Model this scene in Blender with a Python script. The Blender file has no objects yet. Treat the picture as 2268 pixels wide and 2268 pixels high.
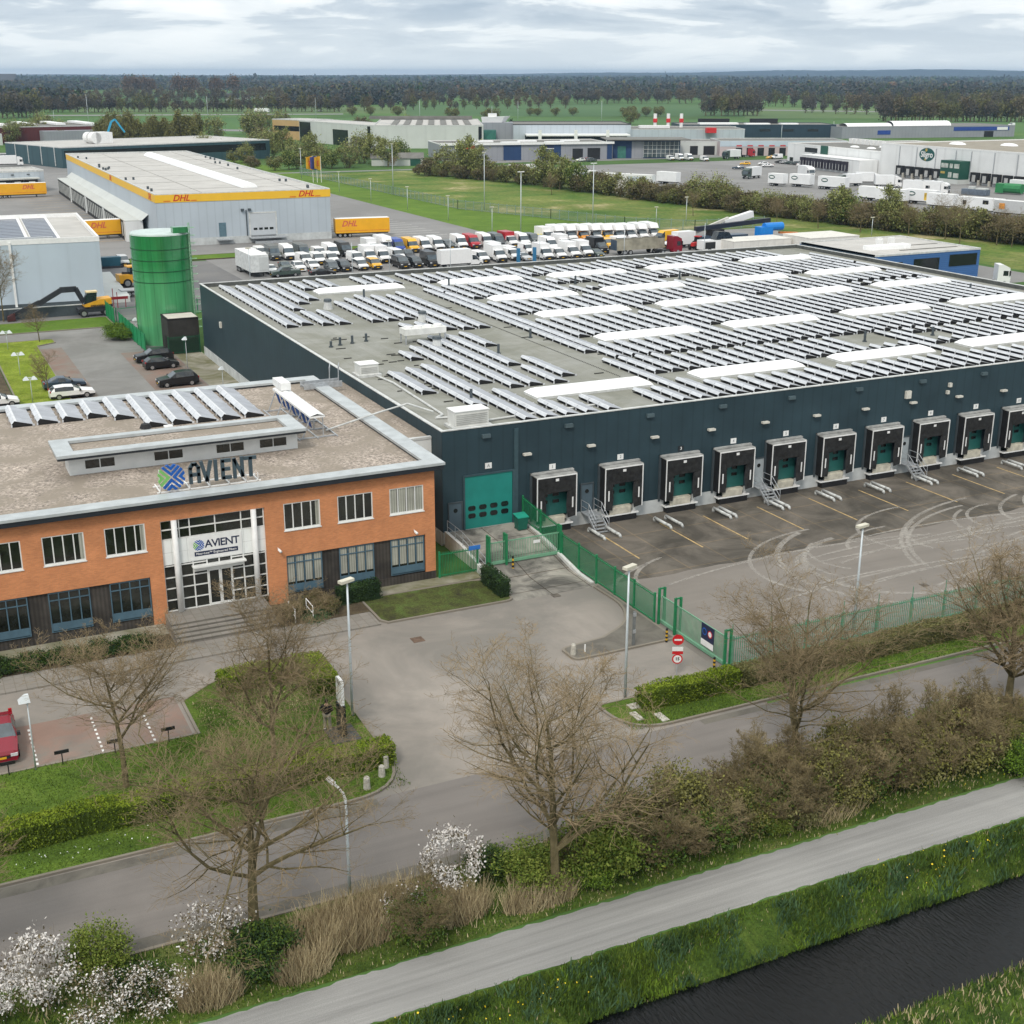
import bpy, math, random
import numpy as np
from mathutils import Vector, Matrix
R = math.radians
SC = bpy.context.scene
COL = SC.collection
random.seed(7)
# ---------------------------------------------------------------- camera
F_PX, PITCH, ROLL, YAW = 2869.364, 0.326250, 0.000877, 0.447775
CAM = Vector((-35.2735, -85.4398, 34.00))
cy_, sy_ = math.cos(YAW), math.sin(YAW)
def _rot(v): return Vector((cy_*v[0]+sy_*v[1], -sy_*v[0]+cy_*v[1], v[2]))
cp_, sp_ = math.cos(PITCH), math.sin(PITCH)
_r = Vector((1, 0, 0)); _f = Vector((0, cp_, -sp_)); _u = Vector((0, sp_, cp_))
cr_, sr_ = math.cos(ROLL), math.sin(ROLL)
RT, UP, FW = _rot(cr_*_r+sr_*_u), _rot(-sr_*_r+cr_*_u), _rot(_f)
cam = bpy.data.cameras.new('camera'); camo = bpy.data.objects.new('camera', cam); COL.objects.link(camo)
camo.matrix_world = Matrix(((RT.x, UP.x, -FW.x, CAM.x), (RT.y, UP.y, -FW.y, CAM.y), (RT.z, UP.z, -FW.z, CAM.z), (0, 0, 0, 1)))
cam.sensor_width = 36; cam.lens = F_PX/2268*36; cam.clip_end = 60000; cam.clip_start = .5
SC.camera = camo
# survey helpers: a point of the photograph's 2268-pixel grid -> a place on a level (z), in the site's own axes
def G(x, y, z=0.0):
    d = FW+RT*((x-1134)/F_PX)-UP*((y-1134)/F_PX)
    t = (z-CAM.z)/d.z
    return CAM+d*t
def XYP(x, y, X=None, Y=None):
    d = FW+RT*((x-1134)/F_PX)-UP*((y-1134)/F_PX)
    t = (X-CAM.x)/d.x if X is not None else (Y-CAM.y)/d.y
    return CAM+d*t
def zat(P, py):                       # height of the point above P that is seen at row py
    v = -(py-1134)/F_PX
    d = Vector((P[0]-CAM.x, P[1]-CAM.y, -CAM.z))
    a, b = d.dot(UP), d.dot(FW)
    return (v*b-a)/(UP.z-v*FW.z)
# ---------------------------------------------------------------- sky and sun
SUN_EL, SUN_AZ = R(48), R(222)        # azimuth measured clockwise from +Y
w = bpy.data.worlds.new('World'); SC.world = w; w.use_nodes = True
nt = w.node_tree; N = nt.nodes; Lk = nt.links
for n in list(N): N.remove(n)
def nd(tree, t, **k):
    n = tree.nodes.new(t)
    for a, b in k.items(): setattr(n, a, b)
    return n
def mth(tree, op, a, b=None, c=None, clamp=False):
    n = nd(tree, 'ShaderNodeMath', operation=op, use_clamp=clamp)
    for i, x in enumerate((a, b, c)):
        if x is None: continue
        if isinstance(x, (int, float)): n.inputs[i].default_value = x
        else: tree.links.new(x, n.inputs[i])
    return n.outputs[0]
def ramp(tree, fac, stops, interp='LINEAR'):
    n = nd(tree, 'ShaderNodeValToRGB'); tree.links.new(fac, n.inputs[0]); cr = n.color_ramp; cr.interpolation = interp
    while len(cr.elements) < len(stops): cr.elements.new(.5)
    for e, (p, c) in zip(cr.elements, stops):
        e.position = p; e.color = (*c, 1) if len(c) == 3 else c
    return n.outputs[0]
def mixc(tree, fac, a, b, mode='MIX'):
    n = nd(tree, 'ShaderNodeMix', data_type='RGBA', blend_type=mode)
    for i, x in ((0, fac), (6, a), (7, b)):
        if isinstance(x, (int, float)): n.inputs[i].default_value = x
        elif isinstance(x, tuple): n.inputs[i].default_value = (*x, 1)
        else: tree.links.new(x, n.inputs[i])
    return n.outputs[2]
sky = nd(nt, 'ShaderNodeTexSky', sky_type='NISHITA'); sky.sun_disc = False
sky.sun_elevation = SUN_EL; sky.sun_rotation = SUN_AZ; sky.dust_density = 2.0; sky.air_density = 1.0
tc = nd(nt, 'ShaderNodeTexCoord'); sx = nd(nt, 'ShaderNodeSeparateXYZ'); Lk.new(tc.outputs['Generated'], sx.inputs[0])
zc = mth(nt, 'MAXIMUM', sx.outputs[2], 0.0)
den = mth(nt, 'ADD', zc, 0.13)
cv = nd(nt, 'ShaderNodeCombineXYZ')
Lk.new(mth(nt, 'DIVIDE', sx.outputs[0], den), cv.inputs[0]); Lk.new(mth(nt, 'DIVIDE', sx.outputs[1], den), cv.inputs[1])
n1 = nd(nt, 'ShaderNodeTexNoise'); n1.inputs['Scale'].default_value = 1.15; n1.inputs['Detail'].default_value = 7; n1.inputs['Roughness'].default_value = .58
n1.inputs['Distortion'].default_value = .35
Lk.new(cv.outputs[0], n1.inputs['Vector'])
cl = ramp(nt, n1.outputs[0], [(.33, (.92, .95, .96)), (.43, (.80, .85, .88)), (.51, (.52, .60, .68)), (.62, (.38, .47, .57))], 'EASE')
hz = ramp(nt, zc, [(0.0, (.9, .9, .9)), (.014, (.62, .62, .62)), (.05, (0, 0, 0))])
cl = mixc(nt, hz, cl, (.80, .87, .90))
warm = ramp(nt, zc, [(0.0, (1, 1, 1)), (.10, (1, 1, 1)), (.45, (1.10, 1.02, .92))])
cl = mixc(nt, 1.0, cl, warm, 'MULTIPLY')
dome = mth(nt, 'MULTIPLY_ADD', zc, .62, .88)           # an overcast dome is brighter overhead
vm = nd(nt, 'ShaderNodeVectorMath', operation='SCALE'); Lk.new(cl, vm.inputs[0]); Lk.new(mth(nt, 'MULTIPLY', dome, 10.0), vm.inputs['Scale'])
bgc = mixc(nt, .93, sky.outputs[0], vm.outputs[0])
bg = nd(nt, 'ShaderNodeBackground'); bg.inputs[1].default_value = .1; Lk.new(bgc, bg.inputs[0])
wo = nd(nt, 'ShaderNodeOutputWorld'); Lk.new(bg.outputs[0], wo.inputs[0])
sl = bpy.data.lights.new('sun', 'SUN'); sl.energy = 1.5; sl.angle = R(12); sl.color = (1, .94, .85)
so = bpy.data.objects.new('sun', sl); COL.objects.link(so)
sd = Vector((math.sin(SUN_AZ)*math.cos(SUN_EL), math.cos(SUN_AZ)*math.cos(SUN_EL), math.sin(SUN_EL)))
so.rotation_euler = sd.to_track_quat('Z', 'Y').to_euler(); so.location = (-60, -120, 90)
vs = SC.view_settings; vs.view_transform = 'Standard'; vs.look = 'None'; vs.gamma = 1; vs.exposure = .40; vs.use_curve_mapping = False
try: SC.cycles.max_bounces = 6; SC.cycles.volume_bounces = 0; SC.cycles.transparent_max_bounces = 12; SC.cycles.caustics_reflective = False; SC.cycles.caustics_refractive = False
except Exception: pass
# ---------------------------------------------------------------- object helpers
def tag(o, label=None, cat=None, group=None, kind=None):
    if label: o['label'] = label
    if cat: o['category'] = cat
    if group: o['group'] = group
    if kind: o['kind'] = kind
    return o
def thing(name, label, cat, loc=(0, 0, 0), rz=0.0, group=None):
    o = bpy.data.objects.new(name, None); COL.objects.link(o)
    o.empty_display_size = .3; o.location = loc; o.rotation_euler = (0, 0, rz)
    return tag(o, label, cat, group)
def dup(o, parent=None):
    c = o.copy(); COL.objects.link(c)
    if parent is not None: c.parent = parent
    for ch in o.children: dup(ch, c)
    return c
class MB:
    def __init__(s): s.v = []; s.f = []; s.m = []; s.q = []
    def poly(s, pts, m=0):
        i = len(s.v); s.v += [tuple(p) for p in pts]; s.f.append(tuple(range(i, i+len(pts)))); s.m.append(m); return s
    def faces(s, pts, fs, m=0):
        i = len(s.v); s.v += [tuple(p) for p in pts]
        for f in fs: s.f.append(tuple(i+k for k in f)); s.m.append(m)
        return s
    def box(s, x0, y0, z0, x1, y1, z1, m=0, bottom=True):
        if x0 > x1: x0, x1 = x1, x0
        if y0 > y1: y0, y1 = y1, y0
        fs = [(4, 5, 6, 7), (0, 1, 5, 4), (1, 2, 6, 5), (2, 3, 7, 6), (3, 0, 4, 7)]
        if bottom: fs.append((3, 2, 1, 0))
        return s.faces([(x0, y0, z0), (x1, y0, z0), (x1, y1, z0), (x0, y1, z0), (x0, y0, z1), (x1, y0, z1), (x1, y1, z1), (x0, y1, z1)], fs, m)
    def prism(s, poly, z0, z1, m=0, mt=None):
        n = len(poly); a = sum(poly[i][0]*poly[(i+1) % n][1]-poly[(i+1) % n][0]*poly[i][1] for i in range(n))
        if a < 0: poly = poly[::-1]
        s.faces([(p[0], p[1], z0) for p in poly]+[(p[0], p[1], z1) for p in poly], [(i, (i+1) % n, n+(i+1) % n, n+i) for i in range(n)], m)
        s.poly([(p[0], p[1], z1) for p in poly], m if mt is None else mt); s.poly([(p[0], p[1], z0) for p in poly[::-1]], m)
        return s
    def sheet(s, poly, z, m=0):
        n = len(poly); a = sum(poly[i][0]*poly[(i+1) % n][1]-poly[(i+1) % n][0]*poly[i][1] for i in range(n))
        if a < 0: poly = poly[::-1]
        return s.poly([(p[0], p[1], z) for p in poly], m)
    def rect(s, x0, y0, x1, y1, z, m=0): return s.poly([(x0, y0, z), (x1, y0, z), (x1, y1, z), (x0, y1, z)], m)
    def tube(s, p, q, r0, r1=None, n=8, m=0, cap=True):
        r1 = r0 if r1 is None else r1
        p = Vector(p); q = Vector(q); d = (q-p).normalized()
        a = Vector((1, 0, 0)) if abs(d.x) < .8 else Vector((0, 1, 0)); a = (a-d*a.dot(d)).normalized(); b = d.cross(a)
        cs = [(math.cos(2*math.pi*k/n), math.sin(2*math.pi*k/n)) for k in range(n)]
        pts = [p+(a*c+b*t)*r0 for c, t in cs]+[q+(a*c+b*t)*r1 for c, t in cs]
        fs = [(k, (k+1) % n, n+(k+1) % n, n+k) for k in range(n)]
        if cap: fs += [tuple(range(n, 2*n)), tuple(range(n-1, -1, -1))]
        return s.faces(pts, fs, m)
    def path(s, pts, r, n=6, m=0):
        for a, b in zip(pts, pts[1:]): s.tube(a, b, r, r, n, m)
        return s
    def bar(s, p, q, w, h, m=0):                # a rectangular bar along p-q, w across (level), h upright
        p = Vector(p); q = Vector(q); d = (q-p).normalized(); side = Vector((-d.y, d.x, 0))
        side = side.normalized() if side.length > 1e-6 else Vector((1, 0, 0)); u = d.cross(side)
        if u.z < 0: u = -u
        a, b = side*w/2, u*h/2
        pts = [p-a-b, p+a-b, p+a+b, p-a+b, q-a-b, q+a-b, q+a+b, q-a+b]
        return s.faces(pts, [(0, 4, 5, 1), (1, 5, 6, 2), (2, 6, 7, 3), (3, 7, 4, 0), (0, 1, 2, 3), (7, 6, 5, 4)], m)
    def dome(s, c, rx, ry, rz, m=0, nu=10, nv=4):
        c = Vector(c); pts = []
        for j in range(nv):
            a = j/nv*math.pi/2
            for i in range(nu):
                t = 2*math.pi*i/nu; pts.append(c+Vector((rx*math.cos(a)*math.cos(t), ry*math.cos(a)*math.sin(t), rz*math.sin(a))))
        pts.append(c+Vector((0, 0, rz))); fs = []
        for j in range(nv-1):
            for i in range(nu): fs.append((j*nu+i, j*nu+(i+1) % nu, (j+1)*nu+(i+1) % nu, (j+1)*nu+i))
        for i in range(nu): fs.append(((nv-1)*nu+i, (nv-1)*nu+(i+1) % nu, nv*nu))
        return s.faces(pts, fs, m)
    def ball(s, c, r, m=0, n=8):
        return s.dome(c, r, r, r, m, n, 3).dome(c, r, -r, -r, m, n, 3)
    def quads(s, arr, mi=0): s.q.append((np.asarray(arr, np.float32).reshape(-1, 4, 3), mi)); return s   # many loose quads at once
    def mesh(s, name, mats, smooth=False):
        me = bpy.data.meshes.new(name)
        if s.q:
            nv = len(s.v); vs_ = [np.asarray(s.v, np.float32).reshape(-1, 3)]; li = [i for f in s.f for i in f]; ls = []; k = 0
            for f in s.f: ls.append(k); k += len(f)
            loops = [np.asarray(li, np.int32)]; st = [np.asarray(ls, np.int32)]; mm = [np.asarray(s.m, np.int32)]
            for a, mi in s.q:
                n = len(a)*4; vs_.append(a.reshape(-1, 3)); loops.append(np.arange(nv, nv+n, dtype=np.int32)); st.append(np.arange(k, k+n, 4, dtype=np.int32))
                mm.append(np.full(len(a), mi, np.int32) if np.isscalar(mi) else np.asarray(mi, np.int32)); nv += n; k += n
            V = np.concatenate(vs_); Lp = np.concatenate(loops); St = np.concatenate(st); Mm = np.concatenate(mm)
            me.vertices.add(len(V)); me.vertices.foreach_set('co', V.ravel()); me.loops.add(len(Lp)); me.loops.foreach_set('vertex_index', Lp)
            me.polygons.add(len(St)); me.polygons.foreach_set('loop_start', St); me.polygons.foreach_set('material_index', Mm)
            me.update(calc_edges=True)
        else:
            me.from_pydata(s.v, [], s.f)
            me.polygons.foreach_set('material_index', s.m)
            me.update()
        for m in (mats if isinstance(mats, (list, tuple)) else [mats]): me.materials.append(m)
        if smooth: me.polygons.foreach_set('use_smooth', [True]*len(me.polygons))
        return me
    def build(s, name, mats, parent=None, world=False, smooth=False):
        o = bpy.data.objects.new(name, s.mesh(name, mats, smooth)); COL.objects.link(o)
        if parent is not None: attach(o, parent, world)
        return o
def wmat(p):
    m = Matrix.Translation(p.location) @ p.rotation_euler.to_matrix().to_4x4()
    return wmat(p.parent) @ p.matrix_parent_inverse @ m if p.parent else m
def attach(o, parent, world=False):            # world=True: the mesh was modelled in site coordinates
    o.parent = parent
    if world: o.matrix_parent_inverse = wmat(parent).inverted()
    return o
def struct(name, mb, mats, **k): return tag(mb.build(name, mats, **k), kind='structure')
ORD = ['first', 'second', 'third', 'fourth', 'fifth', 'sixth', 'seventh', 'eighth', 'ninth', 'tenth', 'eleventh', 'twelfth', 'thirteenth', 'fourteenth', 'fifteenth', 'sixteenth', 'seventeenth', 'eighteenth', 'nineteenth', 'twentieth']
ORD += ['twenty-'+x for x in ORD[:9]]+['thirtieth']+['thirty-'+x for x in ORD[:9]]
# ---------------------------------------------------------------- materials
MATS = {}
def mat(name, col, rough=.75, var=.12, scale=1.5, big=0.0, bigscale=.06, metal=0.0, bump=0.0, bscale=20.0, stripe=0.0, sfreq=6.0, sharp=False, spec=.4, obj=False, col2=None, alpha=None, emit=None, detail=4):
    if name in MATS: return MATS[name]
    m = bpy.data.materials.new(name); m.use_nodes = True; t = m.node_tree
    b = t.nodes['Principled BSDF']; b.inputs['Roughness'].default_value = rough; b.inputs['Metallic'].default_value = metal
    b.inputs['Specular IOR Level'].default_value = spec
    if obj: pos = nd(t, 'ShaderNodeTexCoord').outputs['Object']
    else: pos = nd(t, 'ShaderNodeNewGeometry').outputs['Position']
    def noise(s, d=detail, rg=.55):
        n = nd(t, 'ShaderNodeTexNoise'); n.inputs['Scale'].default_value = s; n.inputs['Detail'].default_value = d; n.inputs['Roughness'].default_value = rg
        t.links.new(pos, n.inputs['Vector']); return n.outputs[0]
    c = tuple(col)
    out = None
    if var or col2:
        c2 = col2 or tuple(min(1, x*(1+var)) for x in c); c1 = c if col2 else tuple(x*(1-var) for x in c)
        out = ramp(t, noise(scale), [(.34, c1), (.66, c2)])
    if big:
        g = ramp(t, noise(bigscale, 5, .6), [(.33, (1-big,)*3), (.67, (1+big,)*3)])
        out = mixc(t, 1.0, out if out else c, g, 'MULTIPLY')
    if stripe:
        sp = nd(t, 'ShaderNodeSeparateXYZ'); t.links.new(pos, sp.inputs[0])
        v = mth(t, 'MULTIPLY', mth(t, 'ADD', sp.outputs[0], sp.outputs[1]), sfreq)
        v = mth(t, 'FRACT', v)
        g = ramp(t, v, [(0, (1-stripe,)*3), (.12, (1,)*3), (.88, (1,)*3), (1, (1-stripe*.6,)*3)]) if sharp else ramp(t, mth(t, 'PINGPONG', v, .5), [(0, (1-stripe,)*3), (.5, (1,)*3)])
        out = mixc(t, 1.0, out if out else c, g, 'MULTIPLY')
    if out: t.links.new(out, b.inputs['Base Color'])
    else: b.inputs['Base Color'].default_value = (*c, 1)
    if bump:
        bn = nd(t, 'ShaderNodeBump'); bn.inputs['Strength'].default_value = bump; bn.inputs['Distance'].default_value = .05
        t.links.new(noise(bscale, 3), bn.inputs['Height']); t.links.new(bn.outputs[0], b.inputs['Normal'])
    if alpha is not None: b.inputs['Alpha'].default_value = alpha
    if emit: b.inputs['Emission Color'].default_value = (*emit[0], 1); b.inputs['Emission Strength'].default_value = emit[1]
    MATS[name] = m; return m
# ================================================================ ground, roads, water
def gmat(name, cols, scale, bigc=.18, bscale=.05, bump=.35, bs=9.0, fine=.25, fscale=14.0):
    # vegetation / soil: three scales of real colour variation
    if name in MATS: return MATS[name]
    m = bpy.data.materials.new(name); m.use_nodes = True; t = m.node_tree; b = t.nodes['Principled BSDF']
    b.inputs['Roughness'].default_value = .95; b.inputs['Specular IOR Level'].default_value = .15
    pos = nd(t, 'ShaderNodeNewGeometry').outputs['Position']
    def noise(s, d=5, rg=.6, dist=0):
        n = nd(t, 'ShaderNodeTexNoise'); n.inputs['Scale'].default_value = s; n.inputs['Detail'].default_value = d; n.inputs['Roughness'].default_value = rg; n.inputs['Distortion'].default_value = dist
        t.links.new(pos, n.inputs['Vector']); return n.outputs[0]
    k = len(cols)
    c = ramp(t, noise(scale, 6, .65, .4), [(.3+.4*i/(k-1), cc) for i, cc in enumerate(cols)])
    c = mixc(t, 1.0, c, ramp(t, noise(bscale), [(.33, (1-bigc,)*3), (.67, (1+bigc,)*3)]), 'MULTIPLY')
    c = mixc(t, 1.0, c, ramp(t, noise(fscale, 3, .7), [(.3, (1-fine,)*3), (.7, (1+fine,)*3)]), 'MULTIPLY')
    t.links.new(c, b.inputs['Base Color'])
    bn = nd(t, 'ShaderNodeBump'); bn.inputs['Strength'].default_value = bump; bn.inputs['Distance'].default_value = .12
    t.links.new(noise(bs, 4, .7), bn.inputs['Height']); t.links.new(bn.outputs[0], b.inputs['Normal'])
    MATS[name] = m; return m
M_GRASS = gmat('meadow_grass', [(.045, .095, .024), (.07, .14, .034), (.10, .17, .045)], .02, .25, .004, .2, 2.0, .15, .5)
M_LAWN = gmat('lawn_grass', [(.05, .085, .014), (.085, .14, .02), (.125, .175, .03)], .35, .22, .08, .6, 12, .4, 9)
M_LAWN2 = gmat('bright_lawn_grass', [(.075, .14, .018), (.10, .175, .022), (.13, .20, .03)], .15, .12, .03, .4, 6, .15, 3)
M_VERGE = gmat('verge_grass', [(.05, .09, .018), (.08, .125, .022), (.14, .15, .05)], .6, .25, .15, .7, 12, .45, 9)
M_BANK = gmat('bank_grass', [(.035, .065, .012), (.055, .095, .016), (.10, .135, .025)], .8, .25, .2, .8, 12, .45, 8)
M_ROUGH = gmat('rough_meadow', [(.05, .105, .018), (.085, .145, .026), (.16, .185, .05), (.40, .34, .19)], .055, .15, .012, .6, 3, .3, .9)
M_SOIL = gmat('bare_soil', [(.05, .04, .028), (.09, .07, .045), (.12, .10, .06)], .8, .2, .2, .5, 12, .3, 8)
def asphalt(name, col, patch=.10, fine=.10, stain=None, stain_scale=.25, slabs=None, streak=None, bump=.15):
    if name in MATS: return MATS[name]
    m = bpy.data.materials.new(name); m.use_nodes = True; t = m.node_tree; b = t.nodes['Principled BSDF']
    b.inputs['Roughness'].default_value = .88; b.inputs['Specular IOR Level'].default_value = .25
    pos = nd(t, 'ShaderNodeNewGeometry').outputs['Position']
    def noise(s, d=5, rg=.6, dist=0, vec=None):
        n = nd(t, 'ShaderNodeTexNoise'); n.inputs['Scale'].default_value = s; n.inputs['Detail'].default_value = d; n.inputs['Roughness'].default_value = rg; n.inputs['Distortion'].default_value = dist
        t.links.new(vec or pos, n.inputs['Vector']); return n.outputs[0]
    c = ramp(t, noise(.12, 6, .62, .6), [(.32, tuple(x*(1-patch) for x in col)), (.68, tuple(x*(1+patch) for x in col))])
    c = mixc(t, 1.0, c, ramp(t, noise(24, 3, .8), [(.25, (1-fine,)*3), (.75, (1+fine,)*3)]), 'MULTIPLY')
    if streak:
        mp = nd(t, 'ShaderNodeMapping'); mp.inputs['Scale'].default_value = streak[0]; t.links.new(pos, mp.inputs[0])
        c = mixc(t, 1.0, c, ramp(t, noise(1.0, 5, .65, .3, mp.outputs[0]), [(.32, (1-streak[1],)*3), (.68, (1+streak[1],)*3)]), 'MULTIPLY')
    if stain:
        c = mixc(t, ramp(t, noise(stain_scale, 6, .66, .8), [(.40, (1,)*3), (.62, (0,)*3)]), c, stain)
    if slabs:
        br = nd(t, 'ShaderNodeTexBrick'); br.offset = 0; br.inputs['Scale'].default_value = 1; br.inputs['Brick Width'].default_value = slabs[0]; br.inputs['Row Height'].default_value = slabs[1]
        br.inputs['Mortar Size'].default_value = slabs[2]; br.inputs['Color1'].default_value = (1, 1, 1, 1); br.inputs['Color2'].default_value = (.86, .87, .86, 1); br.inputs['Mortar'].default_value = (*slabs[3], 1)
        t.links.new(pos, br.inputs['Vector']); c = mixc(t, 1.0, c, br.outputs[0], 'MULTIPLY')
    t.links.new(c, b.inputs['Base Color'])
    bn = nd(t, 'ShaderNodeBump'); bn.inputs['Strength'].default_value = bump; bn.inputs['Distance'].default_value = .02
    t.links.new(noise(30, 3, .7), bn.inputs['Height']); t.links.new(bn.outputs[0], b.inputs['Normal'])
    MATS[name] = m; return m
M_ROAD = asphalt('worn_road_asphalt', (.185, .168, .155), .12, .16, streak=((.05, .9, 1), .10))
M_DRIVE = asphalt('driveway_asphalt', (.285, .255, .225), .14, .10, stain=(.20, .185, .165), stain_scale=.11)
M_YARD = asphalt('yard_asphalt', (.205, .184, .163), .10, .10, streak=((.04, .5, 1), .09))
M_APRON = asphalt('stained_apron_concrete', (.155, .135, .113), .2, .18, stain=(.072, .064, .053), stain_scale=.2, slabs=(3.6, 3.9, .06, (1.35, 1.22, 1.02)))
M_PATH = asphalt('pale_path_concrete', (.285, .28, .27), .09, .30, streak=((.07, 2.6, 1), .17), bump=.5)
M_SLAB = asphalt('ramp_concrete_slabs', (.36, .335, .295), .12, .10, stain=(.10, .094, .085), stain_scale=.28, slabs=(3.1, 2.7, .04, (.35, .3, .26)))
M_BRICKP = asphalt('red_brick_paving', (.23, .155, .125), .22, .18, stain=(.21, .185, .16), stain_scale=.35)
M_KERB = asphalt('kerb_concrete', (.22, .195, .16), .15, .12)
M_PAVE = asphalt('pavement_slabs', (.25, .23, .205), .15, .12, slabs=(.6, .6, .02, (.7, .68, .62)))
M_TAR = asphalt('dark_tarmac', (.115, .105, .09), .25, .2, stain=(.16, .148, .125), stain_scale=.6)
M_FAR = asphalt('lot_asphalt', (.25, .245, .24), .10, .06, stain=(.205, .20, .195), stain_scale=.04)
M_DARKLOT = asphalt('dark_lot_asphalt', (.135, .135, .14), .12, .08, stain=(.19, .185, .18), stain_scale=.06)
M_LANE = asphalt('lane_asphalt', (.24, .235, .225), .10, .10, stain=(.19, .185, .175), stain_scale=.15)
M_SIDE = asphalt('mossy_concrete', (.33, .31, .255), .16, .12, stain=(.16, .155, .085), stain_scale=.22)
M_LINE = mat('worn_line_paint', (.60, .59, .56), .8, .25, 3)
M_YLINE = mat('rusty_yellow_line', (.44, .31, .14), .85, .3, 2)
BIG = 14000
g = MB()
prof = [(-400, 0), (-56.3, 0), (-54.9, -.35), (-54.0, -1.25), (-53.6, -1.9), (-49.3, -1.9), (-49.0, -1.25), (-48.1, -.55), (-47.0, -.012), (-44.1, -.012), (BIG, -.012)]
nx = 140
xs = [-BIG, -400]+[-160+2.4*i for i in range(nx)]+[400, BIG]
rnd = random.Random(5); wob = {}
def wb(i, k): return wob.setdefault((i, k), rnd.uniform(-.16, .16))
rows = []
for i, x in enumerate(xs):
    rows.append([(x, y+(wb(i, j) if 2 <= j <= 7 and 1 < i < nx+2 else 0), z+(wb(i, j+20)*.5 if j in (2, 7) and 1 < i < nx+2 else 0)) for j, (y, z) in enumerate(prof)])
n = len(prof); V = [p for r_ in rows for p in r_]
fs = [(i*n+j, (i+1)*n+j, (i+1)*n+j+1, i*n+j+1) for i in range(len(xs)-1) for j in range(n-1)]
g.faces(V, fs)
for k, f_ in enumerate(fs): g.m[k] = 0 if (k % (n-1)) < 8 else 1
struct('ground', g, [M_BANK, M_GRASS])
# ditch water
wm = bpy.data.materials.new('dark_ditch_water'); wm.use_nodes = True; t = wm.node_tree; b = t.nodes['Principled BSDF']
b.inputs['Base Color'].default_value = (.0025, .003, .0035, 1); b.inputs['Roughness'].default_value = .03; b.inputs['Specular IOR Level'].default_value = .25
pos = nd(t, 'ShaderNodeNewGeometry').outputs['Position']; mp = nd(t, 'ShaderNodeMapping'); mp.inputs['Rotation'].default_value = (0, 0, R(28)); mp.inputs['Scale'].default_value = (3.2, .7, 1); t.links.new(pos, mp.inputs[0])
wn = nd(t, 'ShaderNodeTexNoise'); wn.inputs['Scale'].default_value = 2.6; wn.inputs['Detail'].default_value = 4; wn.inputs['Distortion'].default_value = .6; t.links.new(mp.outputs[0], wn.inputs['Vector'])
bn = nd(t, 'ShaderNodeBump'); bn.inputs['Strength'].default_value = .4; bn.inputs['Distance'].default_value = .10; t.links.new(wn.outputs[0], bn.inputs['Height']); t.links.new(bn.outputs[0], b.inputs['Normal'])
struct('water', MB().rect(-160, -54.6, 180, -48.2, -1.25), [wm])
# cycle path with a ragged edge, and the street
def ragged(x0, x1, y0, y1, amp, step, seed):
    r_ = random.Random(seed); up, lo = [], []; x = x0
    while x <= x1: up.append((x, y1+r_.uniform(-amp, amp))); lo.append((x, y0+r_.uniform(-amp, amp))); x += step
    return lo, up
lo, up = ragged(-120, 160, -46.95, -44.15, .07, .3, 3)
pm = MB()
for i in range(len(lo)-1): pm.poly([(*lo[i], 0), (*lo[i+1], 0), (*up[i+1], 0), (*up[i], 0)])
struct('path', pm, [M_PATH])
struct('road', MB().rect(-400, -38.75, 400, -31.85, .0), [M_ROAD])
gut = MB(); gut.rect(-400, -38.75, 400, -38.0, .004).rect(-400, -32.6, -17, -31.85, .004).rect(2, -32.4, 400, -31.85, .004)
struct('road_gutter', gut, [M_TAR])
# driveway, parking and yard sheets (each laid 4 mm above the one below)
struct('driveway', MB().sheet([(-120, -31.85), (-120, -9), (-60, -9), (-60, -5.7), (.0, -5.7), (.0, -8.5), (6.7, -8.5), (6.7, -31.85)], .0), [M_DRIVE])
struct('parking_bays', MB().rect(-120, -21.5, -23.7, -16.4, .004), [M_BRICKP])
struct('yard', MB().rect(6.7, -28.4, 240, .05, .0), [M_YARD])
rr = random.Random(31); ap = [(6.9, 0.02), (239, .02)]; x = 239
while x > 7: ap.append((x, -12.15+rr.uniform(-.22, .22))); x -= 1.3
ap.append((6.9, -12.1)); struct('dock_apron', MB().sheet(ap, .004), [M_APRON])
# tyre marks burnt into the yard: thin worn arcs
tm = mat('tyre_scuff', (.43, .40, .36), .9, .2, 3)
tm.node_tree.nodes['Principled BSDF'].inputs['Alpha'].default_value = 1
tt = tm.node_tree; nn = nd(tt, 'ShaderNodeTexNoise'); nn.inputs['Scale'].default_value = .35; nn.inputs['Detail'].default_value = 2
tt.links.new(nd(tt, 'ShaderNodeNewGeometry').outputs['Position'], nn.inputs['Vector'])
tt.links.new(ramp(tt, nn.outputs[0], [(.3, (.3,)*3), (.7, (.6,)*3)]), tt.nodes['Principled BSDF'].inputs['Alpha'])
ty = MB(); rr = random.Random(12)
def arc(c, r0, a0, a1, wd, ell=1.0, z=.012):
    n = 26
    for i in range(n):
        aa = [R(a0+(a1-a0)*k/n) for k in (i, i+1)]
        p = [(c[0]+(r0+s*wd/2)*math.cos(a)*ell, c[1]+(r0+s*wd/2)*math.sin(a), z) for a in aa for s in (-1, 1)]
        ty.poly([p[0], p[1], p[3], p[2]])
for c, r0, a0, a1, wd, el in [((28.5, -17.2), 6.0, 95, 292, .42, 1.1), ((29.5, -17.0), 8.4, 110, 285, .42, 1.1), ((46, -22), 14, 95, 165, .3, 1.2), ((44, -21), 11.6, 95, 170, .3, 1.2), ((15, -16), 6.6, 110, 200, .26, 1.3), ((16, -14), 5.2, 110, 200, .26, 1.3)]:
    arc(c, r0, a0, a1, wd, el)
for k in range(16):
    x = rr.uniform(10, 70); arc((x+rr.uniform(3, 8), rr.uniform(-16, -12)), rr.uniform(2.5, 8), rr.uniform(85, 130), rr.uniform(165, 230), .24, rr.uniform(1.1, 1.7), .008+.0002*k)
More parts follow.
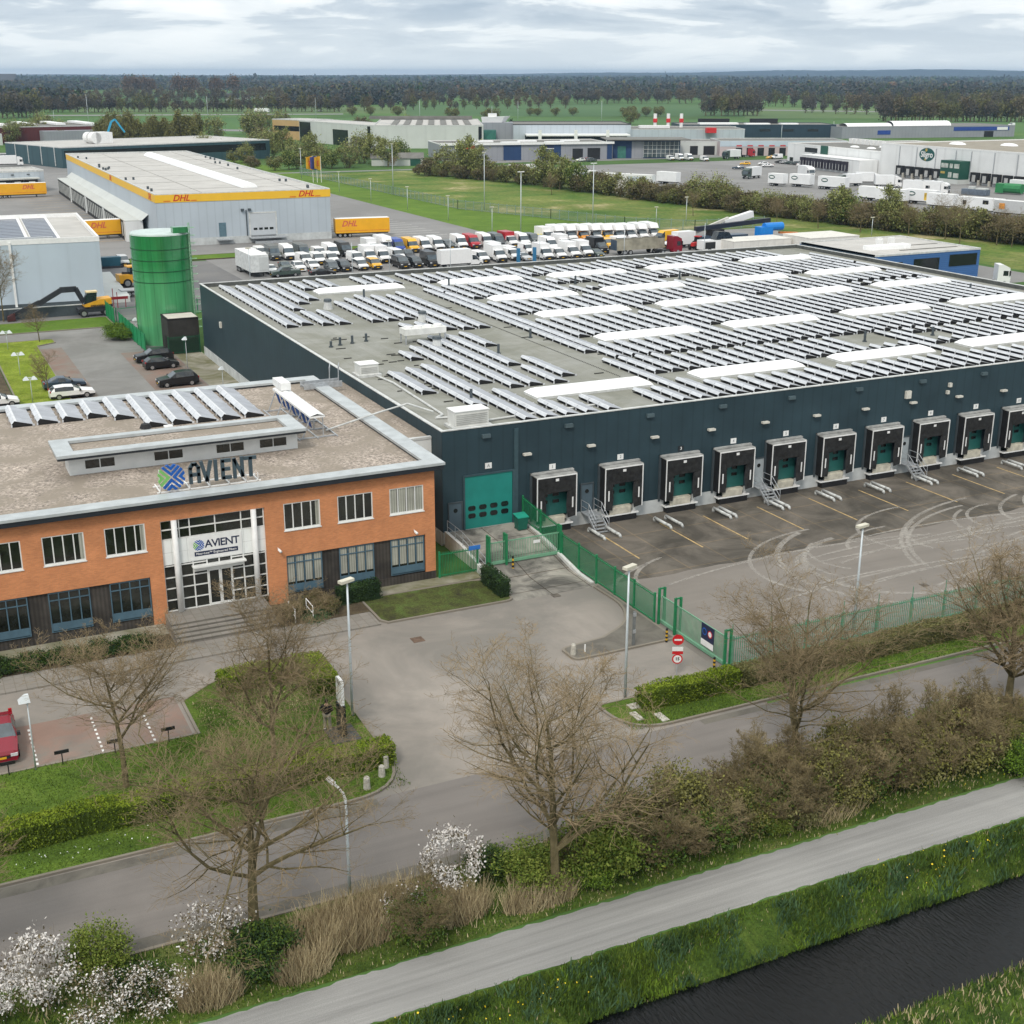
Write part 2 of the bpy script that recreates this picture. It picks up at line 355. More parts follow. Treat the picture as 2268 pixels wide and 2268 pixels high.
for k in range(30): 
    y = rr.uniform(-24, -11); arc((rr.uniform(15, 70), y-30), 30, rr.uniform(70, 84), rr.uniform(88, 112), .22, 1.3, .014+.0002*k)
struct('tyre_marks', ty, [tm])
yl = MB()
for k in range(1, 17):
    x = 7.2+5.31*k-1.3 if k > 2 else (12.1, 17.7)[k-1]
    yl.rect(x-.07, -8.6, x+.07, -2.4, .008)
struct('bay_lines', yl, [M_YLINE])
# ramp up to the roller door
rp = MB(); zs = [(-.0, 1.08), (-3.0, .98), (-8.5, .004)]
for (y0, z0), (y1, z1) in zip(zs, zs[1:]): rp.poly([(.35, y1, z1), (6.45, y1, z1), (6.45, y0, z0), (.35, y0, z0)])
struct('ramp', rp, [M_SLAB]); struct('ramp_foot', MB().rect(.3, -12.0, 6.5, -8.5, .004), [M_SLAB])
rw = MB()
for x in (.1, 6.45):
    for (y0, z0), (y1, z1) in zip([(-.02, 1.2), (-3.0, 1.1), (-9.6, .12)], [(-3.0, 1.1), (-9.6, .12), (-11.4, .1)]):
        if x > 1 or y1 > -10: rw.faces([(x, y0, -.1), (x+.25, y0, -.1), (x+.25, y1, -.1), (x, y1, -.1), (x, y0, z0), (x+.25, y0, z0), (x+.25, y1, z1), (x, y1, z1)], [(7, 6, 5, 4), (0, 1, 5, 4), (1, 2, 6, 5), (2, 3, 7, 6), (3, 0, 4, 7)])
struct('ramp_kerb', rw, [mat('white_kerb_concrete', (.6, .6, .58), .8, .12, 2)])
# raised lawns, each with its kerb
def round_poly(pts, rads, n=7):
    out = []; L = len(pts)
    for i, (p, r_) in enumerate(zip(pts, rads)):
        p = Vector((p[0], p[1])); a = Vector(pts[i-1][:2]); b_ = Vector(pts[(i+1) % L][:2])
        if not r_: out.append((p.x, p.y)); continue
        da, db = (a-p).normalized(), (b_-p).normalized(); s, e = p+da*r_, p+db*r_
        for k in range(n+1):
            u = k/n; q = s*(1-u)**2+p*2*u*(1-u)+e*u*u; out.append((q.x, q.y))
    return out
def inset(poly, d):
    n = len(poly); a = sum(poly[i][0]*poly[(i+1) % n][1]-poly[(i+1) % n][0]*poly[i][1] for i in range(n)); sg = 1 if a > 0 else -1; out = []
    for i in range(n):
        p0, p1, p2 = (Vector(poly[i-1]), Vector(poly[i]), Vector(poly[(i+1) % n]))
        e0, e1 = (p1-p0).normalized(), (p2-p1).normalized(); n0, n1 = Vector((-e0.y, e0.x))*sg, Vector((-e1.y, e1.x))*sg
        m_ = (n0+n1); m_ = m_.normalized() if m_.length > 1e-6 else n0; out.append(tuple(p1+m_*(d/max(.3, m_.dot(n0)))))
    return out
def kerbed(poly, name, m, h=.12, kname='kerb', km=None, kw=.16, top=.03):
    ins = inset(poly, kw); kb = MB(); n = len(poly)
    for i in range(n):
        j = (i+1) % n
        kb.faces([(*poly[i], -.05), (*poly[j], -.05), (*poly[i], h), (*poly[j], h), (*ins[i], h), (*ins[j], h), (*ins[i], -.05), (*ins[j], -.05)], [(0, 1, 3, 2), (2, 3, 5, 4), (4, 5, 7, 6)])
    struct(kname, kb, [km or M_KERB]); struct(name, MB().sheet(ins, h-top), [m])
LAWN_A = round_poly([(-120, -31.75), (-15.0, -31.75), (-14.75, -17.6), (-15.6, -15.4), (-21.2, -15.4), (-23.5, -17.3), (-23.5, -21.45), (-120, -21.5)], [0, 3.4, 1.2, .8, .8, 0, 0, 0])
kerbed(LAWN_A, 'lawn', M_LAWN)
LAWN_B = round_poly([(-2.4, -27.9), (-2.2, -31.6), (240, -31.6), (240, -28.3), (7, -28.3), (6.9, -27.9)], [.6, 2.6, 0, 0, 0, 0])
kerbed(LAWN_B, 'lawn', M_LAWN)
ISLE = round_poly([(6.75, -11.9), (6.75, -22.1), (-.6, -22.2), (-.7, -20.3), (2.6, -19.9), (5.0, -18.6), (6.4, -16), (6.2, -12.2)], [0, 0, .5, .5, 0, 1.2, 1.5, 0])
kerbed(ISLE, 'traffic_island', M_TAR, top=.0)
BED = round_poly([(-9.3, -7.3), (-9.3, -11.3), (-8.9, -11.9), (.3, -11.95), (.3, -7.8), (-1, -7.4)], [0, 0, 0, .7, 0, 0])
kerbed(BED, 'planting_bed', gmat('bed_soil', [(.05, .045, .028), (.085, .10, .03), (.10, .15, .04)], .9, .2, .2, .7, 12, .4, 9), top=.04)
struct('footpath', MB().rect(-9.2, -7.2, .0, -5.8, .06), [M_SIDE])
pv = MB(); pv.box(-120, -11.9, -.05, -9.4, -9.7, .10); struct('pavement', pv, [M_PAVE])
struct('planting_bed', MB().box(-120, -9.68, -.05, -22.15, -7.6, .12), [M_SOIL]); struct('footpath', MB().box(-120, -7.6, -.05, -22.15, -5.85, .14), [M_SIDE])
struct('planting_bed', MB().box(-15.4, -9.68, -.05, -9.35, -5.85, .12), [M_SOIL])
# parking lines: short dashes of white blocks
pl = MB()
for x in (-31.7, -28.4, -25.7):
    for k in range(9): pl.rect(x-.06, -21.2+k*.5, x+.06, -20.95+k*.5, .008)
struct('bay_markings', pl, [mat('white_line_paint', (.72, .72, .7), .8, .1, 3)])
# verge between street and path
struct('verge', MB().rect(-160, -44.0, 240, -38.9, .0), [M_VERGE])
rk = MB(); rk.box(-400, -38.95, -.05, 400, -38.78, .05); struct('road_edge', rk, [M_KERB])
# car park behind the office, lanes beyond it
struct('rear_car_park', MB().rect(-19, 22, .0, 97.5, .0), [M_LANE]); rb = MB(); rb.rect(-18.9, 24, -15.9, 91, .004).rect(-9.6, 24, -3.6, 84, .004); struct('rear_parking_bays', rb, [M_BRICKP])
struct('wall_footing_strip', MB().rect(-3.5, 50, .0, 80.5, .008), [M_SIDE])
struct('side_lane', MB().rect(-90, 97.3, -6.2, 103.1, .004), [M_LANE]); struct('side_lane', MB().rect(-6.2, 92, -1, 112, .008), [M_LANE])
kerbed([(-90, 103.2), (-6.9, 103.2), (-6.9, 111.6), (-90, 111.6)], 'grass_strip', M_LAWN2)
kerbed(round_poly([(-24.4, 22), (-19.0, 22), (-18.6, 93), (-16.2, 94.5), (-16.2, 97.2), (-24.4, 97.2)], [0, 0, 0, 0, .8, 0]), 'ornamental_grass', gmat('yellow_green_cover', [(.12, .17, .015), (.19, .25, .025), (.26, .30, .05)], .5, .15, .2, .8, 10, .4, 6))
struct('planting_strip', MB().rect(-27.5, 22, -24.5, 97, .01), [M_SOIL])
struct('machine_yard', MB().rect(-160, 111.6, 20.5, 166, .0), [M_DARKLOT])
struct('van_lot', MB().rect(20.5, 79, 150, 167, .0), [M_FAR])
kerbed([(-60, 166.5), (62, 167.3), (62, 173.5), (-60, 173.5)], 'grass_strip', M_LAWN2, h=.2, km=M_SOIL)
struct('depot_road', MB().sheet([(-200, 173.6), (88, 173.6), (88, 560), (-200, 560)], .0), [M_FAR])
struct('mown_strip', MB().sheet([(88, 168), (104, 168), (122, 168), (115, 205), (104, 236), (103.5, 560), (88, 560)], .004), [M_LAWN2])
struct('rough_meadow', MB().sheet([(152, 70), (152, 168), (122, 168), (115, 205), (104, 236), (103.5, 376), (180, 376), (184, 70)], .004), [M_ROUGH])
struct('wholesale_yard', MB().sheet([(186, 90), (188, 330), (215, 375), (420, 375), (420, 90)], .0), [M_FAR])
struct('country_road', MB().sheet([(60, 388), (60, 384), (170, 378), (230, 396), (420, 396), (420, 401), (228, 401), (170, 383)], .008), [M_FAR])
struct('trade_park_yard', MB().sheet([(185, 402), (470, 402), (470, 480), (185, 420)], .004), [M_FAR])
dl = MB()
for k in range(11): dl.rect(56, 186+k*4.3, 79, 186.25+k*4.3, .008)
for k in range(24): dl.rect(-24-k*4.2, 300, -23.7-k*4.2, 312, .008)
struct('lot_markings', dl, [M_LINE])
dd = MB()
for k in range(17): dd.rect(2.5, 205+k*7.4, 14, 205.3+k*7.4, .008)
struct('lot_markings', dd, [M_YLINE])
# ================================================================ the dark warehouse
W_, D_ , RZ, PZ = 92.3, 78.6, 8.55, 9.03
M_CLAD = mat('dark_blue_grey_cladding', (.026, .050, .063), .55, .10, .25, big=.12, bigscale=.2, stripe=.22, sfreq=1.0, sharp=True, spec=.3)
M_CLADP = mat('parapet_lining', (.085, .09, .085), .8, .2, 1.2, stripe=.15, sfreq=.35, sharp=True)
M_TRIM = mat('pale_roof_trim', (.55, .56, .55), .6, .15, 1.5)
M_ROOF = asphalt('grey_bitumen_roof', (.30, .30, .275), .10, .08, stain=(.235, .235, .20), stain_scale=.2, slabs=(1.1, 60, .03, (.86, .86, .85)))
M_PLINTH = mat('pale_concrete_plinth', (.50, .52, .52), .8, .12, .9, big=.1, bigscale=.5)
M_BLACK = mat('black_rubber', (.012, .012, .013), .7, .3, 2)
M_FLAP = mat('black_dock_curtain', (.018, .018, .018), .75, .5, 3, bump=.4, bscale=4)
M_WHITE = mat('white_paint', (.78, .78, .77), .5, .06, 2)
M_STEELW = mat('galvanised_steel', (.46, .48, .50), .45, .15, 4, metal=.5)
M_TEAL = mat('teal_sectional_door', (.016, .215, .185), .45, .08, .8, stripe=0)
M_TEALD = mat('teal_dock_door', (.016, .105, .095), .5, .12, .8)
M_DWIN = mat('dark_door_glass', (.012, .014, .014), .15, .3, 3, spec=.6)
M_GDOOR = mat('grey_blue_door', (.075, .11, .135), .5, .1, 1)
M_LDOOR = mat('pale_grey_door', (.36, .40, .42), .5, .1, 1)
M_LEVEL = mat('bare_dock_leveller', (.50, .47, .39), .7, .2, 2)
M_GLASSM = mat('mirror_disc', (.5, .52, .53), .1, 0, 1, metal=.9)
M_GREYB = mat('dark_grey_box', (.06, .075, .085), .5, .1, 2)
M_INK = mat('black_ink', (.01, .01, .012), .6, 0)
wh = thing('warehouse', 'large dark blue grey warehouse with a row of loading docks and a solar covered roof', 'warehouse', (0, 0, 0))
m = MB()
ZB = 1.1
m.poly([(0, 0, ZB), (W_, 0, ZB), (W_, 0, PZ-.04), (0, 0, PZ-.04)]); m.poly([(W_, 0, ZB), (W_, D_, ZB), (W_, D_, PZ-.04), (W_, 0, PZ-.04)])
m.poly([(W_, D_, ZB), (0, D_, ZB), (0, D_, PZ-.04), (W_, D_, PZ-.04)]); m.poly([(0, D_, ZB), (0, 0, ZB), (0, 0, PZ-.04), (0, D_, PZ-.04)])
m.build('wall', [M_CLAD], wh)
m = MB(); e = .35
m.poly([(e, D_-e, RZ), (W_-e, D_-e, RZ), (W_-e, D_-e, PZ-.04), (e, D_-e, PZ-.04)]); m.poly([(W_-e, e, RZ), (W_-e, e, PZ-.04), (W_-e, D_-e, PZ-.04), (W_-e, D_-e, RZ)])
m.poly([(e, e, RZ), (e, D_-e, RZ), (e, D_-e, PZ-.04), (e, e, PZ-.04)]); m.poly([(e, e, RZ), (e, e, PZ-.04), (W_-e, e, PZ-.04), (W_-e, e, RZ)])
m.build('parapet', [M_CLADP], wh)
MB().rect(e, e, W_-e, D_-e, RZ).build('roof', [M_ROOF], wh)
m = MB(); k = .06
m.box(-k, -k, PZ-.04, W_+k, e-.12, PZ+.03); m.box(-k, D_-e+.12, PZ-.04, W_+k, D_+k, PZ+.03); m.box(-k, e-.12, PZ-.04, e-.12, D_-e+.12, PZ+.03); m.box(W_-e+.12, e-.12, PZ-.04, W_+k, D_-e+.12, PZ+.03)
m.build('coping', [M_TRIM], wh)
DOCKX = [7.5, 13.5, 19.15, 24.3]+[29.55+5.31*i for i in range(11)]
m = MB()
def gapless(x0, x1): m.box(x0, -.05, -.1, x1, .25, ZB)
segs = []; x = 6.7
for dx in DOCKX: segs.append((x, dx+.35)); x = dx+3.1
segs.append((x, W_))
for a, b_ in segs: m = MB(); gapless(a, b_); m.build('plinth', [M_PLINTH], wh)
m = MB()
m.box(0, -.04, .2, 6.7, .25, ZB); m.box(-.05, .25, -.1, .25, D_, ZB)
m.build('plinth', [M_PLINTH], wh)
# loading docks
def text_mesh(s, size, off=0.0, shear=0.0, ext=.01, align='CENTER', sp=1.0):
    c = bpy.data.curves.new('lettering', 'FONT'); c.body = s; c.size = size; c.offset = off; c.shear = shear; c.extrude = ext; c.align_x = align; c.align_y = 'CENTER'; c.space_character = sp; c.resolution_u = 3
    o = bpy.data.objects.new('lettering', c); COL.objects.link(o); dg = bpy.context.evaluated_depsgraph_get(); me = bpy.data.meshes.new_from_object(o.evaluated_get(dg)); bpy.data.objects.remove(o); bpy.data.curves.remove(c)
    return me
def lettering(s, size, mt, parent, M, name='lettering', **k):        # M: 4x4 placing local x-right / y-up text
    me = text_mesh(s, size, **k); me.materials.clear(); me.materials.append(mt)
    me.transform(M); o = bpy.data.objects.new(name, me); COL.objects.link(o)
    if parent: o.parent = parent
    return o
def face_front(x, y, z): return Matrix(((1, 0, 0, x), (0, 0, -1, y), (0, 1, 0, z), (0, 0, 0, 1)))   # text facing -Y
def face_left(x, y, z): return Matrix(((0, 0, -1, x), (-1, 0, 0, y), (0, 1, 0, z), (0, 0, 0, 1)))    # text facing -X
def dock(x):
    fr = MB(); y = -.85
    fr.box(x-.05, y+.02, 1.15, x, -.002, 4.62); fr.box(x+3.45, y+.02, 1.15, x+3.5, -.002, 4.62); fr.box(x-.22, -.12, .95, x-.051, -.003, 4.85, 2); fr.box(x-.05, y+.02, 4.62, x+3.5, -.002, 4.68, 3)
    fr.box(x-.22, -.3, 4.72, x+3.5, -.003, 4.85, 3)
    fr.box(x-.02, y-.035, 1.15, x+.055, y+.02, 4.62, 1); fr.box(x+3.395, y-.035, 1.15, x+3.47, y+.02, 4.62, 1); fr.box(x+.055, y-.035, 4.54, x+3.395, y+.02, 4.62, 1)
    o = fr.build('dock_shelter', [M_BLACK, M_WHITE, M_GREYB, mat('weathered_shelter_top', (.34, .34, .33), .8, .25, 2)], wh)
    c = MB()
    c.faces([(x+.06, y, 4.54), (x+3.39, y, 4.54), (x+3.39, y+.03, 3.3), (x+2.9, y+.12, 3.2), (x+1.7, y+.06, 3.27), (x+.62, y+.12, 3.15), (x+.06, y+.03, 3.3)], [(6, 5, 4, 3, 2, 1, 0)][::1])
    for s in (0, 1):
        a, b_, b2 = (x+.06, x+.74, x+.86) if s == 0 else (x+3.39, x+2.71, x+2.59)
        pts = [(a, y, 3.6), (a, y, 1.2), (b_, y+.05, 1.05), (b2, y+.10, 2.1), (b_, y+.12, 3.5)]
        c.faces(pts, [(0, 1, 2, 3, 4)] if s == 0 else [(4, 3, 2, 1, 0)])
    c.build('curtain', [M_FLAP], o)
    for xx in (x+.30, x+3.05): MB().box(xx, y-.03, 1.9, xx+.11, y-.005, 2.75).build('guide_strip', [M_WHITE], o)
    MB().box(x+1.6, y-.03, 4.2, x+1.88, y-.005, 4.4).build('number_plate', [M_WHITE], o)
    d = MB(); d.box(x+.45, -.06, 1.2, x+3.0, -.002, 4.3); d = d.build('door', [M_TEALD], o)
    for xx in (x+.75, x+1.75):
        for zz in (2.2, 2.75): MB().box(xx, -.085, zz, xx+.55, -.062, zz+.27).build('door_window', [M_DWIN], d)
    l = MB(); l.box(x+.62, -.5, .95, x+2.7, -.065, 1.18); l.box(x+.62, -.62, .62, x+2.55, -.5, 1.12); l.build('dock_leveller', [M_LEVEL], o)
    l2 = MB(); l2.box(x+.35, -.62, -.05, x+3.1, -.055, .5, 0); l2.box(x+.15, -.64, .5, x+3.3, -.055, .6, 1); l2.build('buffer', [M_BLACK, M_WHITE], o)
for x in DOCKX: dock(x)
# roller door, personnel doors
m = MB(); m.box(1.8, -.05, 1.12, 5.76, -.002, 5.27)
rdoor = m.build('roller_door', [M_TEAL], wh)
m = MB()
for r_ in (0, 1):
    for c_ in range(4):
        m = MB(); x0 = 2.05+c_*.92; z0 = 1.95+r_*.6
        m.prism([(x0+.1, z0), (x0+.5, z0), (x0+.6, z0+.1), (x0+.6, z0+.28), (x0+.5, z0+.38), (x0+.1, z0+.38), (x0, z0+.28), (x0, z0+.1)], 0, .03)
        m.v = [(a, -.055-q_, b_) for a, b_, q_ in m.v]; m.build('door_window', [M_DWIN], rdoor)
m = MB(); m.box(1.66, -.12, 1.1, 1.79, -.003, 5.4); m.box(5.77, -.12, 1.1, 5.9, -.003, 5.4); m.box(1.79, -.12, 5.28, 5.77, -.003, 5.4); m.box(5.9, -.12, 1.1, 6.25, -.003, 8.6)
m.build('door_frame', [mat('door_frame_steel', (.04, .075, .09), .5, .1, 2)], rdoor)
def pdoor(x, mt, z=1.12):
    o = MB().box(x, -.05, z, x+1.02, -.002, z+2.2).build('door', [mt], wh)
    f_ = MB(); f_.box(x-.09, -.1, z, x-.01, -.003, z+2.3); f_.box(x+1.03, -.1, z, x+1.11, -.003, z+2.3); f_.box(x-.01, -.1, z+2.21, x+1.03, -.003, z+2.3); f_.build('door_frame', [M_GREYB], o)
    k_ = MB(); k_.tube((x+.51, -.075, z+1.62), (x+.51, -.052, z+1.62), .17, n=12); k_.build('door_window', [M_DWIN], o)
pdoor(.5, M_GDOOR); pdoor(11.8, M_GDOOR); pdoor(28.3, M_LDOOR); pdoor(44.1, M_LDOOR)
# signs, lamps, boxes along the front
for i, (x, z) in enumerate([(3.77, 5.93), (9.22, 5.15), (15.3, 5.18), (20.97, 5.18), (26.1, 5.2), (31.44, 5.22), (36.73, 5.22), (41.98, 5.24), (47.34, 5.24), (52.71, 5.27), (58.0, 5.27), (63.3, 5.27)]):
    o = MB().box(x-.27, -.045, z-.22, x+.27, -.003, z+.22).build('dock_number_sign', [mat('dark_sign_face', (.02, .025, .03), .5, 0) if i == 3 else M_WHITE], wh)
    lettering('A' if i == 0 else str(i), .34, M_WHITE if i == 3 else mat('sign_grey_ink', (.30, .31, .32), .6, 0), o, face_front(x, -.05, z), ext=.003, off=.008)
for x in (6.93, 12.5, 18.3, 23.7, 29.06, 34.4, 39.65, 44.98, 50.32, 55.7, 61, 66.3, 71.6):
    m = MB(); m.box(x-.32, -.42, 6.42, x+.32, -.1, 6.58).box(x-.08, -.1, 6.45, x+.08, -.003, 6.55); m.build('wall_lamp', [mat('cream_lamp_housing', (.62, .60, .54), .5, .1, 3)], wh)
for x in (3.56, 10.57, 17.88, 24.8, 31.71, 38.87, 45.95, 53.15, 60.3, 67.5):
    m = MB(); m.box(x-.33, -.25, 8.16, x+.33, -.003, 8.44); m.build('overflow_spout', [mat('spout_grey', (.075, .11, .125), .5, .1, 2)], wh)
for x, z, s in ((44.4, 7.25, .28), (49.2, 7.65, .15), (49.0, 7.0, .13)): MB().box(x-s, -.25, z-s*1.2, x+s, -.003, z+s*1.2).build('junction_box', [mat('cream_lamp_housing', (.62, .60, .54))], wh)
m = MB(); m.box(-.22, 68.0, 5.2, -.003, 68.5, 5.9); m.build('wall_lamp', [mat('cream_lamp_housing', (.62, .60, .54))], wh)
# roof lights
M_DOME = mat('white_rooflight', (.90, .905, .905), .35, .03, 2, spec=.4)
SKY = [(11.6, 7.4), (27.9, 7.6), (43.5, 7.7), (59.5, 7.9), (75.5, 7.9), (28.5, 25.9), (44.2, 26.2), (60.2, 26.5), (76.4, 26.8), (28.9, 40.2), (44.6, 40.3), (60.6, 40.5), (76.7, 40.7), (28.6, 52.1), (44.0, 52.3), (60.0, 52.4), (75.6, 52.6), (11.6, 66.2), (28.0, 66.0), (43.4, 65.6), (58.8, 66.0), (74.6, 66.4)]
SKL, SKW = 11.2, 2.5
for x, y in SKY:
    m = MB(); m.box(x, y, RZ+.002, x+SKL, y+SKW, RZ+.2, 1, False)
    n = 7; pr_ = [(y+SKW/2-SKW/2*math.cos(math.pi*i/n), RZ+.2+.45*math.sin(math.pi*i/n)**.8) for i in range(n+1)]
    V = [(x+(1.0 if 0 < i < n else 0)*min(1, (z-RZ-.2)/.4), yy, z) for i, (yy, z) in enumerate(pr_)]+[(x+SKL-(1.0 if 0 < i < n else 0)*min(1, (z-RZ-.3)/.5), yy, z) for i, (yy, z) in enumerate(pr_)]
    m.faces(V, [(i+1, i, n+1+i, n+2+i) for i in range(n)]+[tuple(range(n+1)), tuple(range(2*n+1, n, -1))], 0)
    m.build('rooflight', [M_DOME, M_TRIM], wh)
for x, y, h in ((16.6, 25.6, .95), (22.9, 31.4, .95), (52.3, 15.2, 1.1), (60.8, 14.8, .9), (43.8, 60.6, 1.1), (58.2, 58.6, 1.1), (28.3, 65.3, 1.2), (15.6, 61.2, 1.2), (6.6, 9.5, 1.0), (4.2, 36, .8), (3.1, 35.5, .6), (5.6, 36.4, .8), (7.2, 36.8, .8), (90.5, 14.5, 1.2), (85.5, 35, .9)):
    m = MB(); m.tube((x, y, RZ), (x, y, RZ+h), .13, n=8); m.tube((x, y, RZ), (x, y, RZ+.12), .22, n=8); m.build('vent_pipe', [M_GREYB], wh)
for x, y in ((9.6, 56.5), (16.4, 44.6), (12.4, 30.8)):
    m = MB(); m.tube((x, y, RZ), (x, y, RZ+.9), .55, .38, 10, 0); m.tube((x, y, RZ+.9), (x, y, RZ+1.15), .5, .42, 10, 1); m.build('roof_fan', [M_TRIM, M_GREYB], wh)
# roof walk line of fixings, stone slabs
m = MB(); rr = random.Random(3)
for k in range(150): m.box(22.1+.0*k, 12+k*.3, RZ+.001, 22.18, 12.08+k*.3, RZ+.06)
for k in range(60): 
    x, y = rr.choice([(rr.uniform(16, 27), rr.uniform(13, 60)), (rr.uniform(2, 12), rr.uniform(3, 40))]); m.box(x, y, RZ+.001, x+rr.uniform(.3, 1.1), y+.12, RZ+.08)
m.build('ballast_block', [mat('dark_ballast', (.05, .05, .045), .9, .2, 3)], wh)
# roof plant: things that rest on the roof
M_CREAM = mat('white_plant_housing', (.68, .68, .65), .55, .08, 1.5)
def roof_unit(name, label, x0, y0, x1, y1, h, z=RZ, group=None):
    t_ = thing(name, label, 'air handler', ((x0+x1)/2, (y0+y1)/2, z)); a, b_ = (x1-x0)/2, (y1-y0)/2
    MB().box(-a, -b_, .22, a, b_, h).build('housing', [M_CREAM], t_); m = MB()
    for i in range(int((h-.5)/.14)): m.box(-a+.1, -b_-.03, .36+i*.14, a-.1, -b_-.002, .44+i*.14)
    m.build('louvre', [mat('louvre_grey', (.42, .42, .40), .6)], t_); MB().box(-a-.25, -b_-.15, .002, a+.25, b_+.15, .22).build('base_frame', [M_TRIM], t_)
    MB().box(-a-.06, -b_-.06, h, a+.06, b_+.06, h+.07).build('lid', [M_WHITE], t_); return t_
roof_unit('air_handler', 'big white louvred plant box on the warehouse roof above the office end corner', 1.75, 1.5, 4.5, 3.0, 1.35)
roof_unit('air_handler', 'small white plant box by the left roof edge of the dark warehouse', 1.2, 21.4, 2.9, 22.9, 1.1)
ch = thing('chiller', 'cream chiller unit on legs with four fans on the warehouse roof', 'chiller', (12.3, 34.2, RZ))
MB().box(-2.2, -.8, .9, 2.2, .8, 1.5).build('housing', [M_CREAM], ch)
for i in range(4): MB().tube((-1.6+i*1.07, 0, 1.5), (-1.6+i*1.07, 0, 1.68), .42, n=10).build('fan', [M_WHITE], ch)
for sx in (-1, 1):
    for sy_2 in (-1, 1): MB().box(sx*2.1-.06, sy_2*.7-.06, .002, sx*2.1+.06, sy_2*.7+.06, .9).build('leg', [M_STEELW], ch)
for pts, lb in (([(2.6, 21.4, RZ+.1), (3.0, 18, RZ+.1), (2.6, 6.0, RZ+.1), (1.7, 5.2, RZ+.1), (4.0, 4.6, RZ+.1)], 'thin white pipe running along the left edge of the warehouse roof'), ([(4.9, 2.8, RZ+.12), (9.5, 3.2, RZ+.12), (15.2, 3.6, RZ+.12)], 'short white pipe on the warehouse roof beside the louvred box')):
    tag(MB().path(pts, .09, 6).build('roof_pipe', [M_TRIM]), lb, 'pipe')
# ---------------------------------------------------------------- solar rows: one thing per row (panels + wind plate), copied
M_PV = mat('solar_glass', (.37, .385, .42), .40, .14, .8, spec=.3)
M_PVB = mat('solar_wind_plate', (.60, .62, .65), .5, .12, 1.2, metal=.1)
M_PVF = mat('panel_frame', (.70, .71, .73), .5, .05, 2)
def pv_mesh(L, pw=1.24, hi=.44, lo=.15, steep=.20):
    m = MB(); n = max(1, round(L/1.66)); s = L/n
    for i in range(n):
        a, b_ = i*s+.012, (i+1)*s-.012
        m.faces([(steep, a, hi), (steep+pw, a, lo), (steep+pw, b_, lo), (steep, b_, hi)], [(0, 1, 2, 3)], 0)
        m.faces([(steep, a-.02, hi-.012), (steep+pw+.02, a-.02, lo-.012), (steep+pw+.02, b_+.02, lo-.012), (steep, b_+.02, hi-.012)], [(0, 1, 2, 3)], 2)
        m.faces([(.04, a, .24), (steep-.01, a, hi+.01), (steep-.01, b_, hi+.01), (.04, b_, .24)], [(3, 2, 1, 0)], 1)
        m.faces([(steep-.01, a, hi+.01), (steep+.16, a, hi-.035), (steep+.16, b_, hi-.035), (steep-.01, b_, hi+.01)], [(0, 1, 2, 3)], 2)
        m.box(.0, a-.03, .01, .1, a+.03, .22, 1); m.box(steep+pw-.05, a-.03, .01, steep+pw+.12, a+.03, lo, 1)
    for y in (0, L): m.poly([(.08, y, .08), (.06, y, .24), (steep, y, hi-.02), (steep+pw, y, lo-.02), (steep+pw, y, .08)], 3)
    m.box(.1, .05, .002, steep+pw-.06, L-.05, .06, 3)  # black sheet below the panels: the gap's shade painted in
    return m
PVC = {}
def pv_row(x, y0, y1, z, label, group, big=False):
    L = round((y1-y0)/1.66)*1.66 if not big else y1-y0
    if L < 1.6: return
    k = (round(L, 2), big)
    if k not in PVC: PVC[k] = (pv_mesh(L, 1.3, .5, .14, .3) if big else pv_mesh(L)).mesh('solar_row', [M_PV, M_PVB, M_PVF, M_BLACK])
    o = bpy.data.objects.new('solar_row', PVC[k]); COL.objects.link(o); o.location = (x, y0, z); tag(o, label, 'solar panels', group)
gaps = [(18.2, 18.6), (46.2, 46.6), (60.0, 60.4)]
pits = [(50.0, 55.6, 13.0, 17.4), (58.8, 63.2, 13.0, 16.4), (42.2, 47.2, 57.6, 61.4), (56.4, 60.6, 56.4, 59.8)]
xx = 25.4
while xx < 90:
    hol = [(y-.9, y+SKW+.7) for x, y in SKY if x-1.5 < xx+.6 < x+SKL+.6]+[(y0, y1) for x0, x1, y0, y1 in pits if x0 < xx+.7 < x1]+gaps
    if xx < 29.5: hol.append((9.0, 11.5))
    hol.sort(); y = 1.55
    top = 76.2 if xx < 84 else 70
    for a, b_ in hol+[(top, 99)]:
        if a-y > 1.7:
            side = 'docks' if a < 20 else 'middle rooflights' if a < 62 else 'rear parapet'
            dens = 'left half' if xx < 46 else 'right half' if xx < 70 else 'far right end'
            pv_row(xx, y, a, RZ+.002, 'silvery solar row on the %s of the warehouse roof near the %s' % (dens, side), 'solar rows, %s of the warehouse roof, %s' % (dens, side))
        y = max(y, b_)
    xx += 1.795
